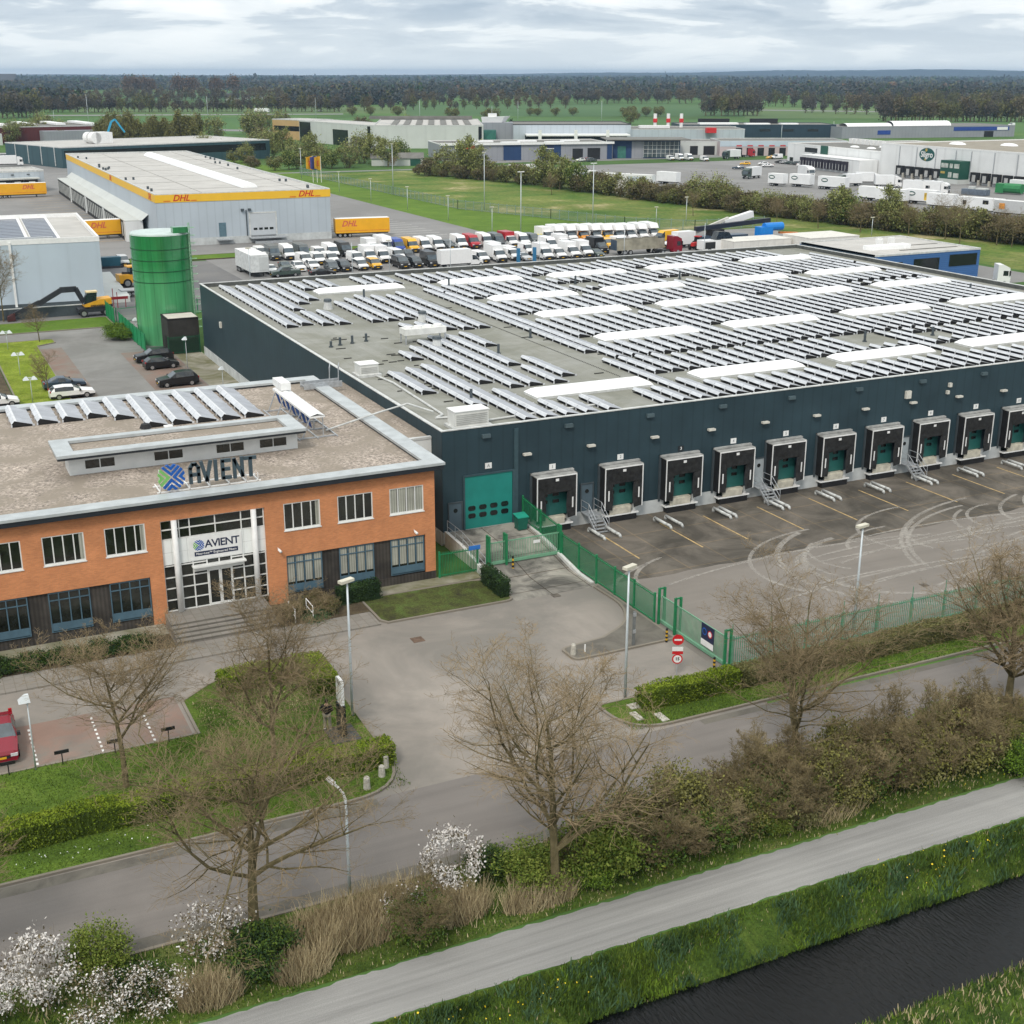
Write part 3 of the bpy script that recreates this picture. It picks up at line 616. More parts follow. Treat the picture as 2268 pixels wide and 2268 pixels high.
LEFT = [(1.9, 47, 76.5), (3.7, 47.5, 76.5), (5.5, 56.5, 76.5), (7.3, 60.5, 76.5), (9.1, 62.5, 76.5), (10.9, 70, 76.5), (12.7, 70.2, 76.5), (14.5, 70.4, 76.5), (19, 70.2, 76.5), (20.8, 70.2, 76.5), (22.6, 70.2, 76.5),
        (5.7, 46.5, 54), (7.5, 46.3, 54), (11.1, 46, 59), (12.9, 46, 61.5), (14.7, 46, 62), (16.5, 38.5, 62), (18.3, 38, 62), (12.9, 38, 43), (14.7, 38, 43), (20.1, 38, 62.5),
        (24.0, 22, 64), (25.2, 0, 0),
        (11.3, 12, 34), (13.1, 12, 35), (14.9, 20, 35.5), (16.7, 29, 36), (9.5, 14.5, 30.5), (7.7, 26, 29), (17.3, 14, 22.5), (15.5, 12, 18.5),
        (3.6, 13, 21.5), (5.6, 7.2, 22.5), (7.4, 1.3, 23), (9.2, 1.3, 12), (11.0, 1.3, 6.4), (12.8, 1.3, 6.4), (14.8, 1.3, 6.4), (20.0, 1.4, 6.4), (21.8, 1.4, 6.4), (23.6, 1.4, 18)]
for x, a, b_ in LEFT:
    if b_-a > 1:
        z = 'rear left corner' if a > 40 else 'office side' if x < 19 and a > 7 else 'front edge over the door'
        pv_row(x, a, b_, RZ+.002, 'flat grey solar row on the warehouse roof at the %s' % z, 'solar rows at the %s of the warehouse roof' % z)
# ================================================================ brick office
def brick_mat():
    m = bpy.data.materials.new('orange_brick'); m.use_nodes = True; t = m.node_tree; b = t.nodes['Principled BSDF']; b.inputs['Roughness'].default_value = .85
    pos = nd(t, 'ShaderNodeNewGeometry').outputs['Position']; sp = nd(t, 'ShaderNodeSeparateXYZ'); t.links.new(pos, sp.inputs[0]); cv = nd(t, 'ShaderNodeCombineXYZ')
    t.links.new(mth(t, 'ADD', sp.outputs[0], sp.outputs[1]), cv.inputs[0]); t.links.new(sp.outputs[2], cv.inputs[1])
    br = nd(t, 'ShaderNodeTexBrick'); t.links.new(cv.outputs[0], br.inputs['Vector']); br.inputs['Scale'].default_value = 1; br.inputs['Brick Width'].default_value = .22; br.inputs['Row Height'].default_value = .065; br.inputs['Mortar Size'].default_value = .006
    br.inputs['Color1'].default_value = (.66, .255, .10, 1); br.inputs['Color2'].default_value = (.55, .20, .078, 1); br.inputs['Mortar'].default_value = (.45, .26, .15, 1)
    n = nd(t, 'ShaderNodeTexNoise'); n.inputs['Scale'].default_value = .5; n.inputs['Detail'].default_value = 6; n.inputs['Roughness'].default_value = .65; t.links.new(pos, n.inputs['Vector'])
    c = mixc(t, 1.0, br.outputs[0], ramp(t, n.outputs[0], [(.32, (.84, .84, .84)), (.62, (1.06, 1.06, 1.06)), (.78, (1.25, 1.28, 1.32))]), 'MULTIPLY'); t.links.new(c, b.inputs['Base Color']); return m
M_BRICK = brick_mat()
M_DPANEL = mat('dark_brown_boarding', (.06, .052, .045), .8, .35, .8, stripe=.4, sfreq=4)
M_GRAVEL = asphalt('gravel_roof', (.37, .315, .27), .15, .6, stain=(.28, .24, .195), stain_scale=.3, streak=((5, 5, 1), .75), bump=1.0)
M_COP = mat('pale_zinc_coping', (.47, .50, .51), .45, .12, .9, metal=.2)
M_FASC = mat('black_fascia', (.018, .022, .028), .5, .1, 1)
M_WFRAME = mat('white_window_frame', (.74, .74, .72), .5, .05, 2)
M_GLASS = mat('dark_window_glass', (.018, .02, .016), .06, .6, .7, spec=.7)
M_BFRAME = mat('blue_grey_frame', (.075, .135, .18), .5, .1, 2)
M_BLIND = mat('vertical_blinds', (.42, .42, .36), .8, .12, 1, stripe=.45, sfreq=6)
M_WPANEL = mat('white_spandrel_panel', (.80, .82, .81), .5, .05, 1)
of = thing('office_building', 'two storey orange brick office with a gravel roof and a glazed entrance', 'office', (-20, -5.8, 0))
OX0, OX1, OY0, OY1, OZ = -58.0, -3.0, -5.8, 23.0, 8.3
def wall_holes(mb, x0, x1, z0, z1, holes, y, mi=0):        # front wall with rectangular openings
    xs = sorted({x0, x1, *[h[0] for h in holes], *[h[1] for h in holes]}); zs = sorted({z0, z1, *[h[2] for h in holes], *[h[3] for h in holes]})
    for a, b_ in zip(xs, xs[1:]):
        if a < x0-1e-6 or b_ > x1+1e-6: continue
        for c, d in zip(zs, zs[1:]):
            xm, zm = (a+b_)/2, (c+d)/2
            if not any(h[0] < xm < h[1] and h[2] < zm < h[3] for h in holes): mb.poly([(a, y, c), (b_, y, c), (b_, y, d), (a, y, d)], mi)
WX = [-6.33-3.72*i for i in range(3)]+[-25.26-3.72*i for i in range(8)]
UP_ = [(x, x+2.5, 5.22, 7.1) for x in WX]
ENT = (-21.8, -15.05, .0, 7.05)
DK1 = (-13.76, -3.75, 0, 3.43); DK2 = (OX0, -22.72, 0, 3.43)
m = MB(); wall_holes(m, OX0, OX1, 0, OZ, UP_+[ENT, DK1, DK2], OY0)
for h in UP_+[ENT, DK1, DK2]:
    d = .16 if h not in (ENT,) else .35
    m.poly([(h[0], OY0, h[2]), (h[0], OY0, h[3]), (h[0], OY0+d, h[3]), (h[0], OY0+d, h[2])]); m.poly([(h[1], OY0, h[2]), (h[1], OY0+d, h[2]), (h[1], OY0+d, h[3]), (h[1], OY0, h[3])])
    m.poly([(h[0], OY0, h[3]), (h[1], OY0, h[3]), (h[1], OY0+d, h[3]), (h[0], OY0+d, h[3])])
m.poly([(OX1, OY0, 0), (OX1, OY1, 0), (OX1, OY1, OZ), (OX1, OY0, OZ)]); m.poly([(OX1, OY1, 0), (OX0, OY1, 0), (OX0, OY1, OZ), (OX1, OY1, OZ)])
m.build('brick_wall', [M_BRICK], of, True)
m = MB(); y = OY0+.17
GW = [(x-.0, x+2.5, .72, 3.38) for x in WX]
wall_holes(m, DK1[0], DK1[1], 0, 3.43, GW, y); wall_holes(m, DK2[0], DK2[1], 0, 3.43, GW, y); m.build('ground_floor_boarding', [M_DPANEL], of, True)
MB().box(-13.76, OY0-.03, 0, OX1+.01, OY0+.02, .62).build('plinth', [M_DPANEL], of, True); MB().rect(OX0, OY0+.4, OX1-.4, OY1-.4, OZ+.06).build('roof', [M_GRAVEL], of, True)
m = MB(); a, i_ = .6, .62
for x0, y0, x1, y1 in ((OX0-a, OY0-a, OX1+a, OY0+i_), (OX0-a, OY1-i_, OX1+a, OY1+a), (OX1-i_, OY0+i_, OX1+a, OY1-i_), (OX0-a, OY0+i_, OX0+i_, OY1-i_)): m.box(x0, y0, 8.5, x1, y1, 8.68)
m.build('coping', [M_COP], of, True)
m = MB(); a -= .06; i_ -= .04
for x0, y0, x1, y1 in ((OX0-a, OY0-a, OX1+a, OY0+i_), (OX0-a, OY1-i_, OX1+a, OY1+a), (OX1-i_, OY0+i_, OX1+a, OY1-i_), (OX0-a, OY0+i_, OX0+i_, OY1-i_)): m.box(x0, y0, 8.17, x1, y1, 8.499)
m.build('fascia', [M_FASC], of, True)
def window(x0, x1, z0, z1, y, bays, frame, th=.07, rows=(), blind=0, parent=of, sill=True):
    f = MB(); f.box(x0, y-.05, z0, x1, y+.03, z0+th*1.4); f.box(x0, y-.05, z1-th, x1, y+.03, z1); f.box(x0, y-.05, z0+th*1.4, x0+th, y+.03, z1-th); f.box(x1-th, y-.05, z0+th*1.4, x1, y+.03, z1-th)
    for k in range(1, bays): xc = x0+(x1-x0)*k/bays; f.box(xc-th/2, y-.045, z0+th*1.4, xc+th/2, y+.03, z1-th)
    for r_ in rows:
        for k in range(bays): f.box(x0+(x1-x0)*k/bays+th*.51, y-.04, r_-.03, x0+(x1-x0)*(k+1)/bays-th*.51, y+.03, r_+.03)
    if sill: f.box(x0-.05, y-.14, z0-.06, x1+.05, y-.051, z0)
    o = f.build('window', [frame], parent, True)
    MB().poly([(x0, y+.02, z0), (x1, y+.02, z0), (x1, y+.02, z1), (x0, y+.02, z1)]).build('pane', [M_GLASS], o, True)
    if blind:
        b_ = MB(); zz = z0+th*1.4 if blind != 3 else z0+.75
        for k in range(bays):
            if blind in (2, 3) or k == bays-1:
                xa, xb = x0+(x1-x0)*k/bays+th, x0+(x1-x0)*(k+1)/bays-th
                if blind == 1: xa = (xa+xb)/2
                b_.poly([(xa, y+.012, zz), (xb, y+.012, zz), (xb, y+.012, z1-th), (xa, y+.012, z1-th)])
        b_.build('blind', [M_BLIND], o, True)
    return o
for i, h in enumerate(UP_): window(*h, OY0+.08, 4, M_WFRAME, blind=2 if i == 0 else (1 if i in (2, 3, 4) else 0))
for i, h in enumerate(GW): 
    o = window(*h, OY0+.12, 4, M_BFRAME, rows=(2.85,), blind=3 if i < 3 else 0, sill=False)
    MB().box(h[0]+.08, OY0+.07, h[2]+.05, h[1]-.08, OY0+.10, h[2]+.6).build('panel', [M_BFRAME], o, True)
# glazed entrance
y = OY0+.25
m = MB(); m.poly([(-21.8, y, .75), (-15.05, y, .75), (-15.05, y, 7.05), (-21.8, y, 7.05)]); m.build('entrance_glass', [M_GLASS], of, True)
m = MB(); m.box(-21.8, y-.08, 4.0, -15.05, y-.01, 5.68); 
for x in (-21.2, -20.2, -16.5, -15.6): m.box(x-.012, y-.085, 4.0, x+.012, y-.0801, 5.68, 1)
m.box(-21.8, y-.083, 4.82, -15.05, y-.0801, 4.84, 1); m.build('spandrel', [M_WPANEL, M_TRIM], of, True)
m = MB()
for x in (-21.78, -20.62, -19.95, -18.3, -16.6, -15.75, -15.1): m.box(x-.035, y-.1, 5.69, x+.035, y-.01, 7.05)
for z in (5.72, 6.38, 7.0): m.box(-21.8, y-.095, z-.035, -15.05, y-.012, z+.035)
for x in (-21.78, -20.7, -19.9, -19.0, -18.2, -17.4, -16.6, -15.8, -15.1): m.box(x-.04, y-.1, .75, x+.04, y-.01, 4.0)
for z in (.8, 1.55, 2.35, 3.1, 3.9):
    m.box(-21.8, y-.095, z-.03, -19.0, y-.012, z+.03); m.box(-17.4, y-.095, z-.03, -15.05, y-.012, z+.03)
m.box(-19.9, y-.16, 3.3, -16.6, y-.012, 3.55); m.box(-20.0, y-.5, 3.62, -16.5, y-.012, 3.72); m.build('entrance_frame', [M_WFRAME], of, True)
for x in (-19.0, -18.2):
    d = MB(); d.box(x+.05, y-.13, .78, x+.1, y-.101, 3.28).box(x+.7, y-.13, .78, x+.75, y-.101, 3.28).box(x+.1, y-.13, .78, x+.7, y-.101, .95).box(x+.1, y-.13, 3.2, x+.7, y-.101, 3.28); o = d.build('entrance_door', [M_WFRAME], of, True)
    MB().box(x+.62, y-.18, 1.6, x+.66, y-.131, 2.2).build('handle', [M_STEELW], o, True)
for x in (-20.95, -15.8): MB().tube((x, OY0-.02, .75), (x, OY0-.02, 7.04), .19, n=14).build('column', [M_WHITE], of, True, True)
m = MB()
for k in range(5): m.box(-22.0, -9.4+.42*k, -.05 if k == 0 else .1+.13*k, -15.45, -5.45, .1+.13*(k+1))
for k in range(5): m.box(-22.0, -9.405+.42*k, .1+.13*k, -15.45, -9.401+.42*k, .1+.13*(k+1)-.025, 1)
m.build('entrance_steps', [M_PAVE, M_TAR], of, True)
# company board and roof sign
M_NAVY = mat('navy_print', (.012, .02, .06), .5, 0); M_LBLUE = mat('blue_sign_face', (.012, .10, .40), .45, .05, 3); M_LGREEN = mat('green_sign_face', (.19, .46, .13), .45, .05, 3); M_LETT = mat('dark_slate_letters', (.05, .075, .09), .5, .08, 2)
def chevrons(mb, rad, cols, z0=0, z1=.02):
    for q in range(4):
        a = q*math.pi/2; ca, sa = math.cos(a), math.sin(a)
        for k in range(2):
            st, s = (.08+.44*k)*rad, .26*rad
            def hit(o_): return (-o_+math.sqrt(max(0, 2*rad*rad-o_*o_)))/2
            t1, t2 = hit(st), hit(st+s)
            pts = [(st, 0), (st+t1, t1), (st+s+t2, t2), (st+s, 0), (st+s+t2, -t2), (st+t1, -t1)]
            P2 = [(x*ca-y_*sa, x*sa+y_*ca) for x, y_ in pts]
            for tri in ((0, 1, 2, 3), (0, 3, 4, 5)): mb.prism([P2[i] for i in tri], z0, z1, cols[q])
    return mb
bd = thing('sign_board', 'white company sign board with dark lettering above the office entrance doors', 'sign', (-18.35, OY0+.16, 4.85))
MB().box(-1.72, -.05, -.78, 1.72, -.002, .80).build('board', [M_WHITE], bd)
def sub(parent, mb, mats, name, M): 
    me = mb.mesh(name, mats); me.transform(M); o = bpy.data.objects.new(name, me); COL.objects.link(o); o.parent = parent; return o
sub(bd, chevrons(MB(), .37, [0, 0, 1, 0], 0, .01), [M_LBLUE, M_LGREEN], 'emblem', face_front(-1.12, -.056, .22))
lettering('AVIENT', .72, M_NAVY, bd, face_front(.42, -.056, .22), off=.012, ext=.004, sp=.9)
MB().box(-1.42, -.06, -.52, 1.42, -.0505, -.22).build('strip', [M_NAVY], bd); lettering('Fiber-Line\u2122 Engineered Fibers', .21, M_WHITE, bd, face_front(0, -.066, -.37), name='small_lettering', off=.003, ext=.003)
rs = thing('roof_sign', 'large roof sign of dark slate letters beside a blue and green round emblem', 'sign', (-18.3, -4.1, OZ+.06))
sub(rs, chevrons(MB(), .88, [0, 0, 1, 0], 0, .16), [M_LBLUE, M_LGREEN], 'emblem', face_front(-2.25, -.02, 1.05))
# condensed capitals built from strokes
def stroke(mb, pts, wd, z0, z1):
    for a, b_ in zip(pts, pts[1:]):
        a, b_ = Vector(a), Vector(b_); d = (b_-a).normalized(); n_ = Vector((-d.y, d.x))*wd/2; e_ = d*wd*.35
        mb.prism([tuple(a-e_+n_), tuple(b_+e_+n_), tuple(b_+e_-n_), tuple(a-e_-n_)], z0, z1)
GL = {'A': [[(.06, 0), (.06, .75), (.2, .95), (.36, .95), (.5, .75), (.5, 0)], [(.06, .4), (.5, .4)]], 'V': [[(0, 1), (.25, .03), (.5, 1)]], 'I': [[(.1, 0), (.1, 1)]], 'E': [[(.48, .95), (.08, .95), (.08, .05), (.48, .05)], [(.08, .5), (.42, .5)]],
      'N': [[(.06, 0), (.06, .95), (.48, .05), (.48, 1)]], 'T': [[(0, .94), (.56, .94)], [(.28, 0), (.28, .94)]]}
xo = -1.1
for ch_ in 'AVIENT':
    b_ = MB(); sc_ = 1.28
    for st in GL[ch_]: stroke(b_, [(p[0]*1.2, p[1]*sc_) for p in st], .225, 0, .2)
    sub(rs, b_, [M_LETT], 'letter', face_front(xo, -.02, .52)); xo += .48 if ch_ == 'I' else .80
m = MB()
for x in (-3.0, -1.1, .2, 1.5, 2.6, 3.4): m.bar((x, -.0, .08), (x, 1.9, .08), .07, .1); m.bar((x, .02, .08), (x, .02, .6 if x > -1.2 else 1.6), .05, .05)
m.bar((-3.2, .05, .05), (3.6, .05, .05), .1, .08).bar((-3.2, 1.5, .05), (3.6, 1.5, .05), .1, .08); m.build('support_frame', [M_WHITE], rs)
# roof lantern with clerestory windows
m = MB(); lx0, lx1, ly0, ly1, lz = -26.0, -10.2, 2.5, 4.6, 9.75
m.poly([(lx0, ly0, OZ+.06), (lx1, ly0, OZ+.06), (lx1, ly0, lz), (lx0, ly0, lz)]); m.poly([(lx1, ly0, OZ+.06), (lx1, ly1, OZ+.06), (lx1, ly1, lz), (lx1, ly0, lz)]); m.poly([(lx0, ly1, OZ+.06), (lx0, ly0, OZ+.06), (lx0, ly0, lz), (lx0, ly1, lz)]); m.poly([(lx1, ly1, OZ+.06), (lx0, ly1, OZ+.06), (lx0, ly1, lz), (lx1, ly1, lz)])
o = m.build('roof_lantern', [M_WPANEL], of, True)
for x in (-24.1, -19.5, -15.2, -13.0+.9):
    for k in (0, 1): MB().box(x-.85+k*1.0, ly0-.02, 8.72, x+.07+k*1.0, ly0-.002, 9.3).build('clerestory_window', [M_GLASS], o, True)
m = MB(); u0, u1, v0, v1 = lx0-.85, lx1+.35, ly0-1.2, ly1+1.1
for x0, y0, x1, y1 in ((u0, v0, u1, v0+1.0), (u0, v1-.7, u1, v1), (u0, v0+1.0, u0+1.2, v1-.7), (u1-1.1, v0+1.0, u1, v1-.7)): m.box(x0, y0, lz+.16, x1, y1, lz+.36, 0); m.box(x0+.04, y0+.04, lz, x1-.04, y1-.04, lz+.159, 1)
m.rect(u0+1.0, v0+.9, u1-1.0, v1-.6, lz+.12, 2); m.build('lantern_roof', [M_COP, M_FASC, M_GRAVEL], o, True)
# flue, box, ladder, hatch on the office roof
m = MB(); m.tube((-19.6, 9.6, OZ+.06), (-19.6, 9.6, OZ+.95), .5, .38, 10, 0).tube((-19.6, 9.6, OZ+.95), (-19.6, 9.6, OZ+1.25), .46, .3, 10, 1); m.build('roof_fan', [M_TRIM, M_BLACK], of, True)
MB().box(-18.3, 9.0, OZ+.062, -17.7, 9.6, OZ+1.0).build('roof_box', [M_WHITE], of, True)
m = MB()
for dy in (0, 1.1): m.bar((-4.6, 19.3+dy, 8.75), (-1.2, 19.3+dy, 8.75), .08, .5)
for k in range(9): m.bar((-4.5+k*.4, 19.3, 8.75), (-4.5+k*.4, 20.4, 8.75), .1, .06)
for x in (-2.3, -1.5): m.path([(x, 19.3, 8.8), (x, 19.3, 10.2), (x+.3, 20.0, 10.4), (x+.3, 20.4, 8.8)], .04, 6)
tag(m.build('roof_bridge', [M_STEELW]), 'grey steel step bridge with hoop rails over the office roof edge', 'step bridge')
lk = thing('link_roof', 'low white link building with a gravel roof between the office and the warehouse', 'link building', (-1.6, 10, 0))
MB().box(-2.35, 2.0, 0, -.02, 22.8, 8.0).build('wall', [M_WPANEL], lk, True); MB().box(-2.3, 2.3, 8.001, -.05, 22.6, 8.06).build('roof', [M_GRAVEL], lk, True); MB().box(-2.36, 1.95, 8.0, -.02, 2.28, 8.18).build('coping', [M_TRIM], lk, True)
MB().box(-1.9, 1.95, 5.6, -.8, 1.998, 6.9).build('window', [M_GLASS], lk, True)
tag(MB().path([(-7.0, 5.9, 8.5), (-2.2, 7.6, 8.95), (.6, 8.4, 9.2), (1.9, 6.2, 8.9)], .07, 6).build('roof_pipe', [M_TRIM]), 'white pipe bridging from the office roof to the warehouse roof', 'pipe')
dc = thing('dry_cooler', 'long white cooler with blue curtains standing on a frame on the office roof', 'cooler', (-8.1, 9.3, OZ+.06))
m = MB(); m.faces([(-.55, -5.0, 1.75), (.0, -5.0, 1.9), (.0, 5.0, 1.9), (-.55, 5.0, 1.75)], [(0, 1, 2, 3)]); m.faces([(0, -5.0, 1.9), (.6, -5.0, 1.72), (.6, 5.0, 1.72), (0, 5.0, 1.9)], [(0, 1, 2, 3)]); m.box(-.55, -5, 1.6, .6, 5, 1.719); m.box(-.35, 3.2, 1.92, .45, 5.6, 2.5); m.build('housing', [M_WHITE], dc)
for k in range(7): MB().faces([(-.5, -4.6+k*1.35, 1.6), (-.5, -3.6+k*1.35, 1.6), (-.25, -3.7+k*1.35, .7), (-.25, -4.4+k*1.35, .7)], [(0, 1, 2, 3), (3, 2, 1, 0)]).build('blue_curtain', [mat('blue_curtain', (.02, .10, .36), .6, .15, 2)], dc)
for k in range(5): m = MB(); m.bar((-.45, -4.7+k*2.3, 1.6), (-1.1, -4.7+k*2.3, .06), .07, .07).bar((.5, -4.7+k*2.3, 1.7), (.5, -4.7+k*2.3, .06), .07, .07).bar((-1.4, -4.7+k*2.3, .06), (1.5, -4.7+k*2.3, .06), .09, .1); m.build('leg', [M_STEELW], dc)
m = MB(); m.bar((-1.4, -5.0, .05), (-1.4, 5.0, .05), .1, .08).bar((1.5, -5.0, .05), (1.5, 5.0, .05), .1, .08).bar((0, -5.0, .05), (0, 5.0, .05), .1, .08); m.build('base_frame', [M_STEELW], dc)
# solar rows on the office roof
rows = [(-28.3, 17.3, 23.0), (-26.3, 17.3, 22.6), (-24.3, 17.3, 22.2), (-22.4, 17.6, 22.4), (-20.5, 16.2, 22.6), (-18.6, 12.8, 22.8), (-16.7, 12.8, 22.6), (-14.8, 12.7, 22.6), (-12.9, 12.6, 22.6), (-11.4, 12.6, 22.6)]
for i, (x, a, b_) in enumerate(rows):
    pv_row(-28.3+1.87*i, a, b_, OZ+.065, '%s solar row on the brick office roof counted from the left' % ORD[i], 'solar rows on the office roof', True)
# ================================================================ silo and shed by the warehouse
sm = bpy.data.materials.new('green_silo_sheet'); sm.use_nodes = True; t = sm.node_tree; b = t.nodes['Principled BSDF']; b.inputs['Roughness'].default_value = .16; b.inputs['Metallic'].default_value = .0; b.inputs['Specular IOR Level'].default_value = .8
pos = nd(t, 'ShaderNodeNewGeometry').outputs['Position']; sp = nd(t, 'ShaderNodeSeparateXYZ'); t.links.new(pos, sp.inputs[0])
c = ramp(t, mth(t, 'DIVIDE', sp.outputs[2], 15.0), [(.0, (.10, .36, .17)), (.55, (.06, .29, .115)), (.70, (.02, .20, .06)), (.95, (.012, .165, .045))]); ang = mth(t, 'ARCTAN2', mth(t, 'SUBTRACT', sp.outputs[1], 89.8), mth(t, 'ADD', sp.outputs[0], 2.3))  # lighter green low on the shell paints in the pale hall's reflection
fr = mth(t, 'FRACT', mth(t, 'MULTIPLY', ang, 18/6.2832)); c = mixc(t, 1.0, c, ramp(t, fr, [(0, (.62,)*3), (.035, (1,)*3), (.965, (1,)*3), (1, (.62,)*3)]), 'MULTIPLY')
sn = nd(t, 'ShaderNodeTexNoise'); sn.inputs['Scale'].default_value = 1; sn.inputs['Detail'].default_value = 5; mp = nd(t, 'ShaderNodeMapping'); mp.inputs['Scale'].default_value = (1.6, 1.6, .12); t.links.new(pos, mp.inputs[0]); t.links.new(mp.outputs[0], sn.inputs['Vector'])
c = mixc(t, 1.0, c, ramp(t, sn.outputs[0], [(.3, (.8,)*3), (.7, (1.22,)*3)]), 'MULTIPLY'); t.links.new(c, b.inputs['Base Color'])
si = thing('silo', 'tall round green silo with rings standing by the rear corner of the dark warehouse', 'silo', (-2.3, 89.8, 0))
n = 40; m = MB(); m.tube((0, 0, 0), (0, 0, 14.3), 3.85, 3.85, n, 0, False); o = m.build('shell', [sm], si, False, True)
MB().tube((0, 0, 14.2), (0, 0, 14.45), 3.9, 3.7, n, 0).build('roof', [mat('pale_grey_green', (.52, .60, .58), .4, .08, 1)], si)
for z in (8.2, 9.6, 11.0, 12.4): MB().tube((0, 0, z), (0, 0, z+.09), 3.9, 3.9, n, 0, False).build('ring', [mat('dark_green_ring', (.008, .075, .025), .5, .1, 1)], si)
m = MB(); m.box(1.1, -3.3, 14.46, 3.0, -1.9, 15.2); m.build('hatch_box', [sm], si)
m = MB()
for a in (-.62, -.5): x, y_ = 3.98*math.cos(a), 3.98*math.sin(a); m.tube((x, y_, .5), (x, y_, 15.6), .05, n=5)
for k in range(38): m.tube((3.98*math.cos(-.62), 3.98*math.sin(-.62), .7+k*.4), (3.98*math.cos(-.5), 3.98*math.sin(-.5), .7+k*.4), .03, n=4)
for z in range(2, 16, 1): m.path([(3.98*math.cos(-.66), 3.98*math.sin(-.66), z), (4.7*math.cos(-.62), 4.7*math.sin(-.62), z), (4.7*math.cos(-.5), 4.7*math.sin(-.5), z), (3.98*math.cos(-.46), 3.98*math.sin(-.46), z)], .03, 4)
m.build('ladder', [mat('pale_green_ladder', (.30, .52, .34), .5)], si)
sh = thing('shed', 'small dark shed with a pale flat roof between the silo and the warehouse', 'shed', (-2.0, 81.5, 0))
m = MB(); x0, x1, y0, y1 = -4.0, -.06, 80.6, 84.8
m.box(x0, y0, 0, x1, y1, 4.4); m.build('wall', [mat('dark_brown_cladding', (.035, .033, .03), .7, .2, 1)], sh, True); m = MB(); m.box(x0+.15, y0+.15, 4.401, x1, y1-.15, 4.47); m.build('roof', [mat('cream_roof_felt', (.55, .52, .46), .8, .12, 1)], sh, True)
m = MB(); m.box(x0-.03, y0-.03, 4.3, x1, y0+.15, 4.52).box(x0-.03, y1-.15, 4.3, x1, y1+.03, 4.52).box(x0-.03, y0+.15, 4.3, x0+.15, y1-.15, 4.52); m.build('coping', [M_BLACK], sh, True)
MB().box(x0-.03, 82.0, .0, x0-.002, 82.9, 2.1).build('door', [M_BLACK], sh, True)
# ================================================================ fences, gates, lamps, signs
M_FGREEN = mat('green_fence_paint', (.018, .19, .075), .45, .12, 2)
M_FPALE = mat('pale_green_fence_paint', (.10, .27, .17), .5, .15, 2)
M_MESH = mat('green_fence_mesh', (.015, .20, .085), .6, .1, 2, alpha=.62)
M_MESH2 = mat('thin_green_mesh', (.12, .20, .16), .7, .1, 2, alpha=.30)
M_POLE = mat('pale_lamp_pole', (.55, .60, .63), .4, .08, 2, metal=.2)
M_CREAML = mat('cream_lamp_head', (.60, .57, .47), .5, .1, 2)
def fence(label, p, q, h, kind='bars', post=2.6, spike=0.0, name='fence', z0=0.0, z1=None, mt=None, mm=None, group=None, gap=.12):
    z1 = z0 if z1 is None else z1; p, q = Vector((p[0], p[1], z0)), Vector((q[0], q[1], z1)); L = (q-p).length; f = thing(name, label, 'fence', p, 0, group)
    mt = mt or M_FGREEN; d = (q-p)/L; lp = lambda s, z: d*s+Vector((0, 0, z))
    n = max(1, round(L/post)); m = MB()
    m.bar(lp(0, h-.16), lp(L, h-.16), .05, .07).bar(lp(0, .22), lp(L, .22), .05, .07)
    if kind == 'bars':
        k = int(L/gap)
        for i in range(k+1): m.bar(lp(i*L/k, .06), lp(i*L/k, h), .03, .03) if False else m.box(*(lp(i*L/k, .06)-Vector((.018, .018, 0))), *(lp(i*L/k, h)+Vector((.018, .018, 0))))
        m.build('picket_panel', [mt], f)
    else:
        m.build('rail', [mt], f); nn = Vector((-d.y, d.x, 0))*.012
        MB().poly([lp(0, .08)+nn, lp(L, .08)+nn, lp(L, h)+nn, lp(0, h)+nn]).build('mesh_panel', [mm or M_MESH], f)
    for i in range(n+1):
        b_ = MB(); c = lp(i*L/n, 0); b_.box(c.x-.06, c.y-.06, c.z-.05, c.x+.06, c.y+.06, c.z+h+.08)
        if spike: b_.box(c.x-.018, c.y-.018, c.z+h+.08, c.x+.018, c.y+.018, c.z+h+.08+spike)
        b_.build('post', [mt], f)
    return f
fence('green mesh fence with tall posts between the two gates beside the driveway', (6.78, -6.4), (6.78, -19.3), 2.1, 'mesh')
fence('green mesh fence on top of the ramp wall beside the roller door', (6.6, -.2), (6.75, -6.0), 2.0, 'mesh', z0=1.15, z1=.6)
fence('low green picket fence between the office corner and the ramp', (-2.8, -5.95), (.2, -5.95), 1.95, 'bars')
fence('pale green palisade fence with spiked posts along the front of the yard', (7.5, -26.95), (80, -26.95), 2.0, 'bars', 2.78, .75, mt=M_FPALE, gap=.155)
fence('bright green screened fence in front of the silo running to the car park', (-6.7, 101.3), (-6.5, 83.5), 2.3, 'mesh', 2.6, mm=mat('solid_green_screen', (.008, .25, .09), .6, .12, 2))
fence('short bright green fence panel beside the yellow excavator', (-6.8, 112.2), (-6.75, 105.4), 2.3, 'mesh', 2.6, mm=MATS['solid_green_screen'])
fence('dark green picket fence below the small dark shed', (-4.2, 80.2), (-.2, 80.2), 2.3, 'bars', 2.0, mt=mat('deep_green_fence', (.008, .075, .035), .5, .1, 2))
fence('thin green mesh fence behind the flatbed lorry next to the silo', (-6.4, 105.8), (9, 109.5), 2.2, 'mesh', 3, mm=MATS['thin_green_mesh'])
pts = [(102.5, 376), (103.6, 237), (114.8, 205), (121.8, 181), (133, 168.4), (152, 168)]
for i, (a, b_) in enumerate(zip(pts, pts[1:])):
    fence(['long see through fence between the mown strip and the rough meadow', 'middle length of grey green mesh fence edging the rough meadow', 'bending length of grey green mesh fence behind the tall lamp', 'mesh fence length behind the parked box vans', 'mesh fence behind the van lot where the machines stand'][i], a, b_, 2.4, 'mesh', 3.0, mm=MATS['thin_green_mesh'], mt=mat('grey_green_post', (.22, .30, .27), .6), group='mesh fence lengths')
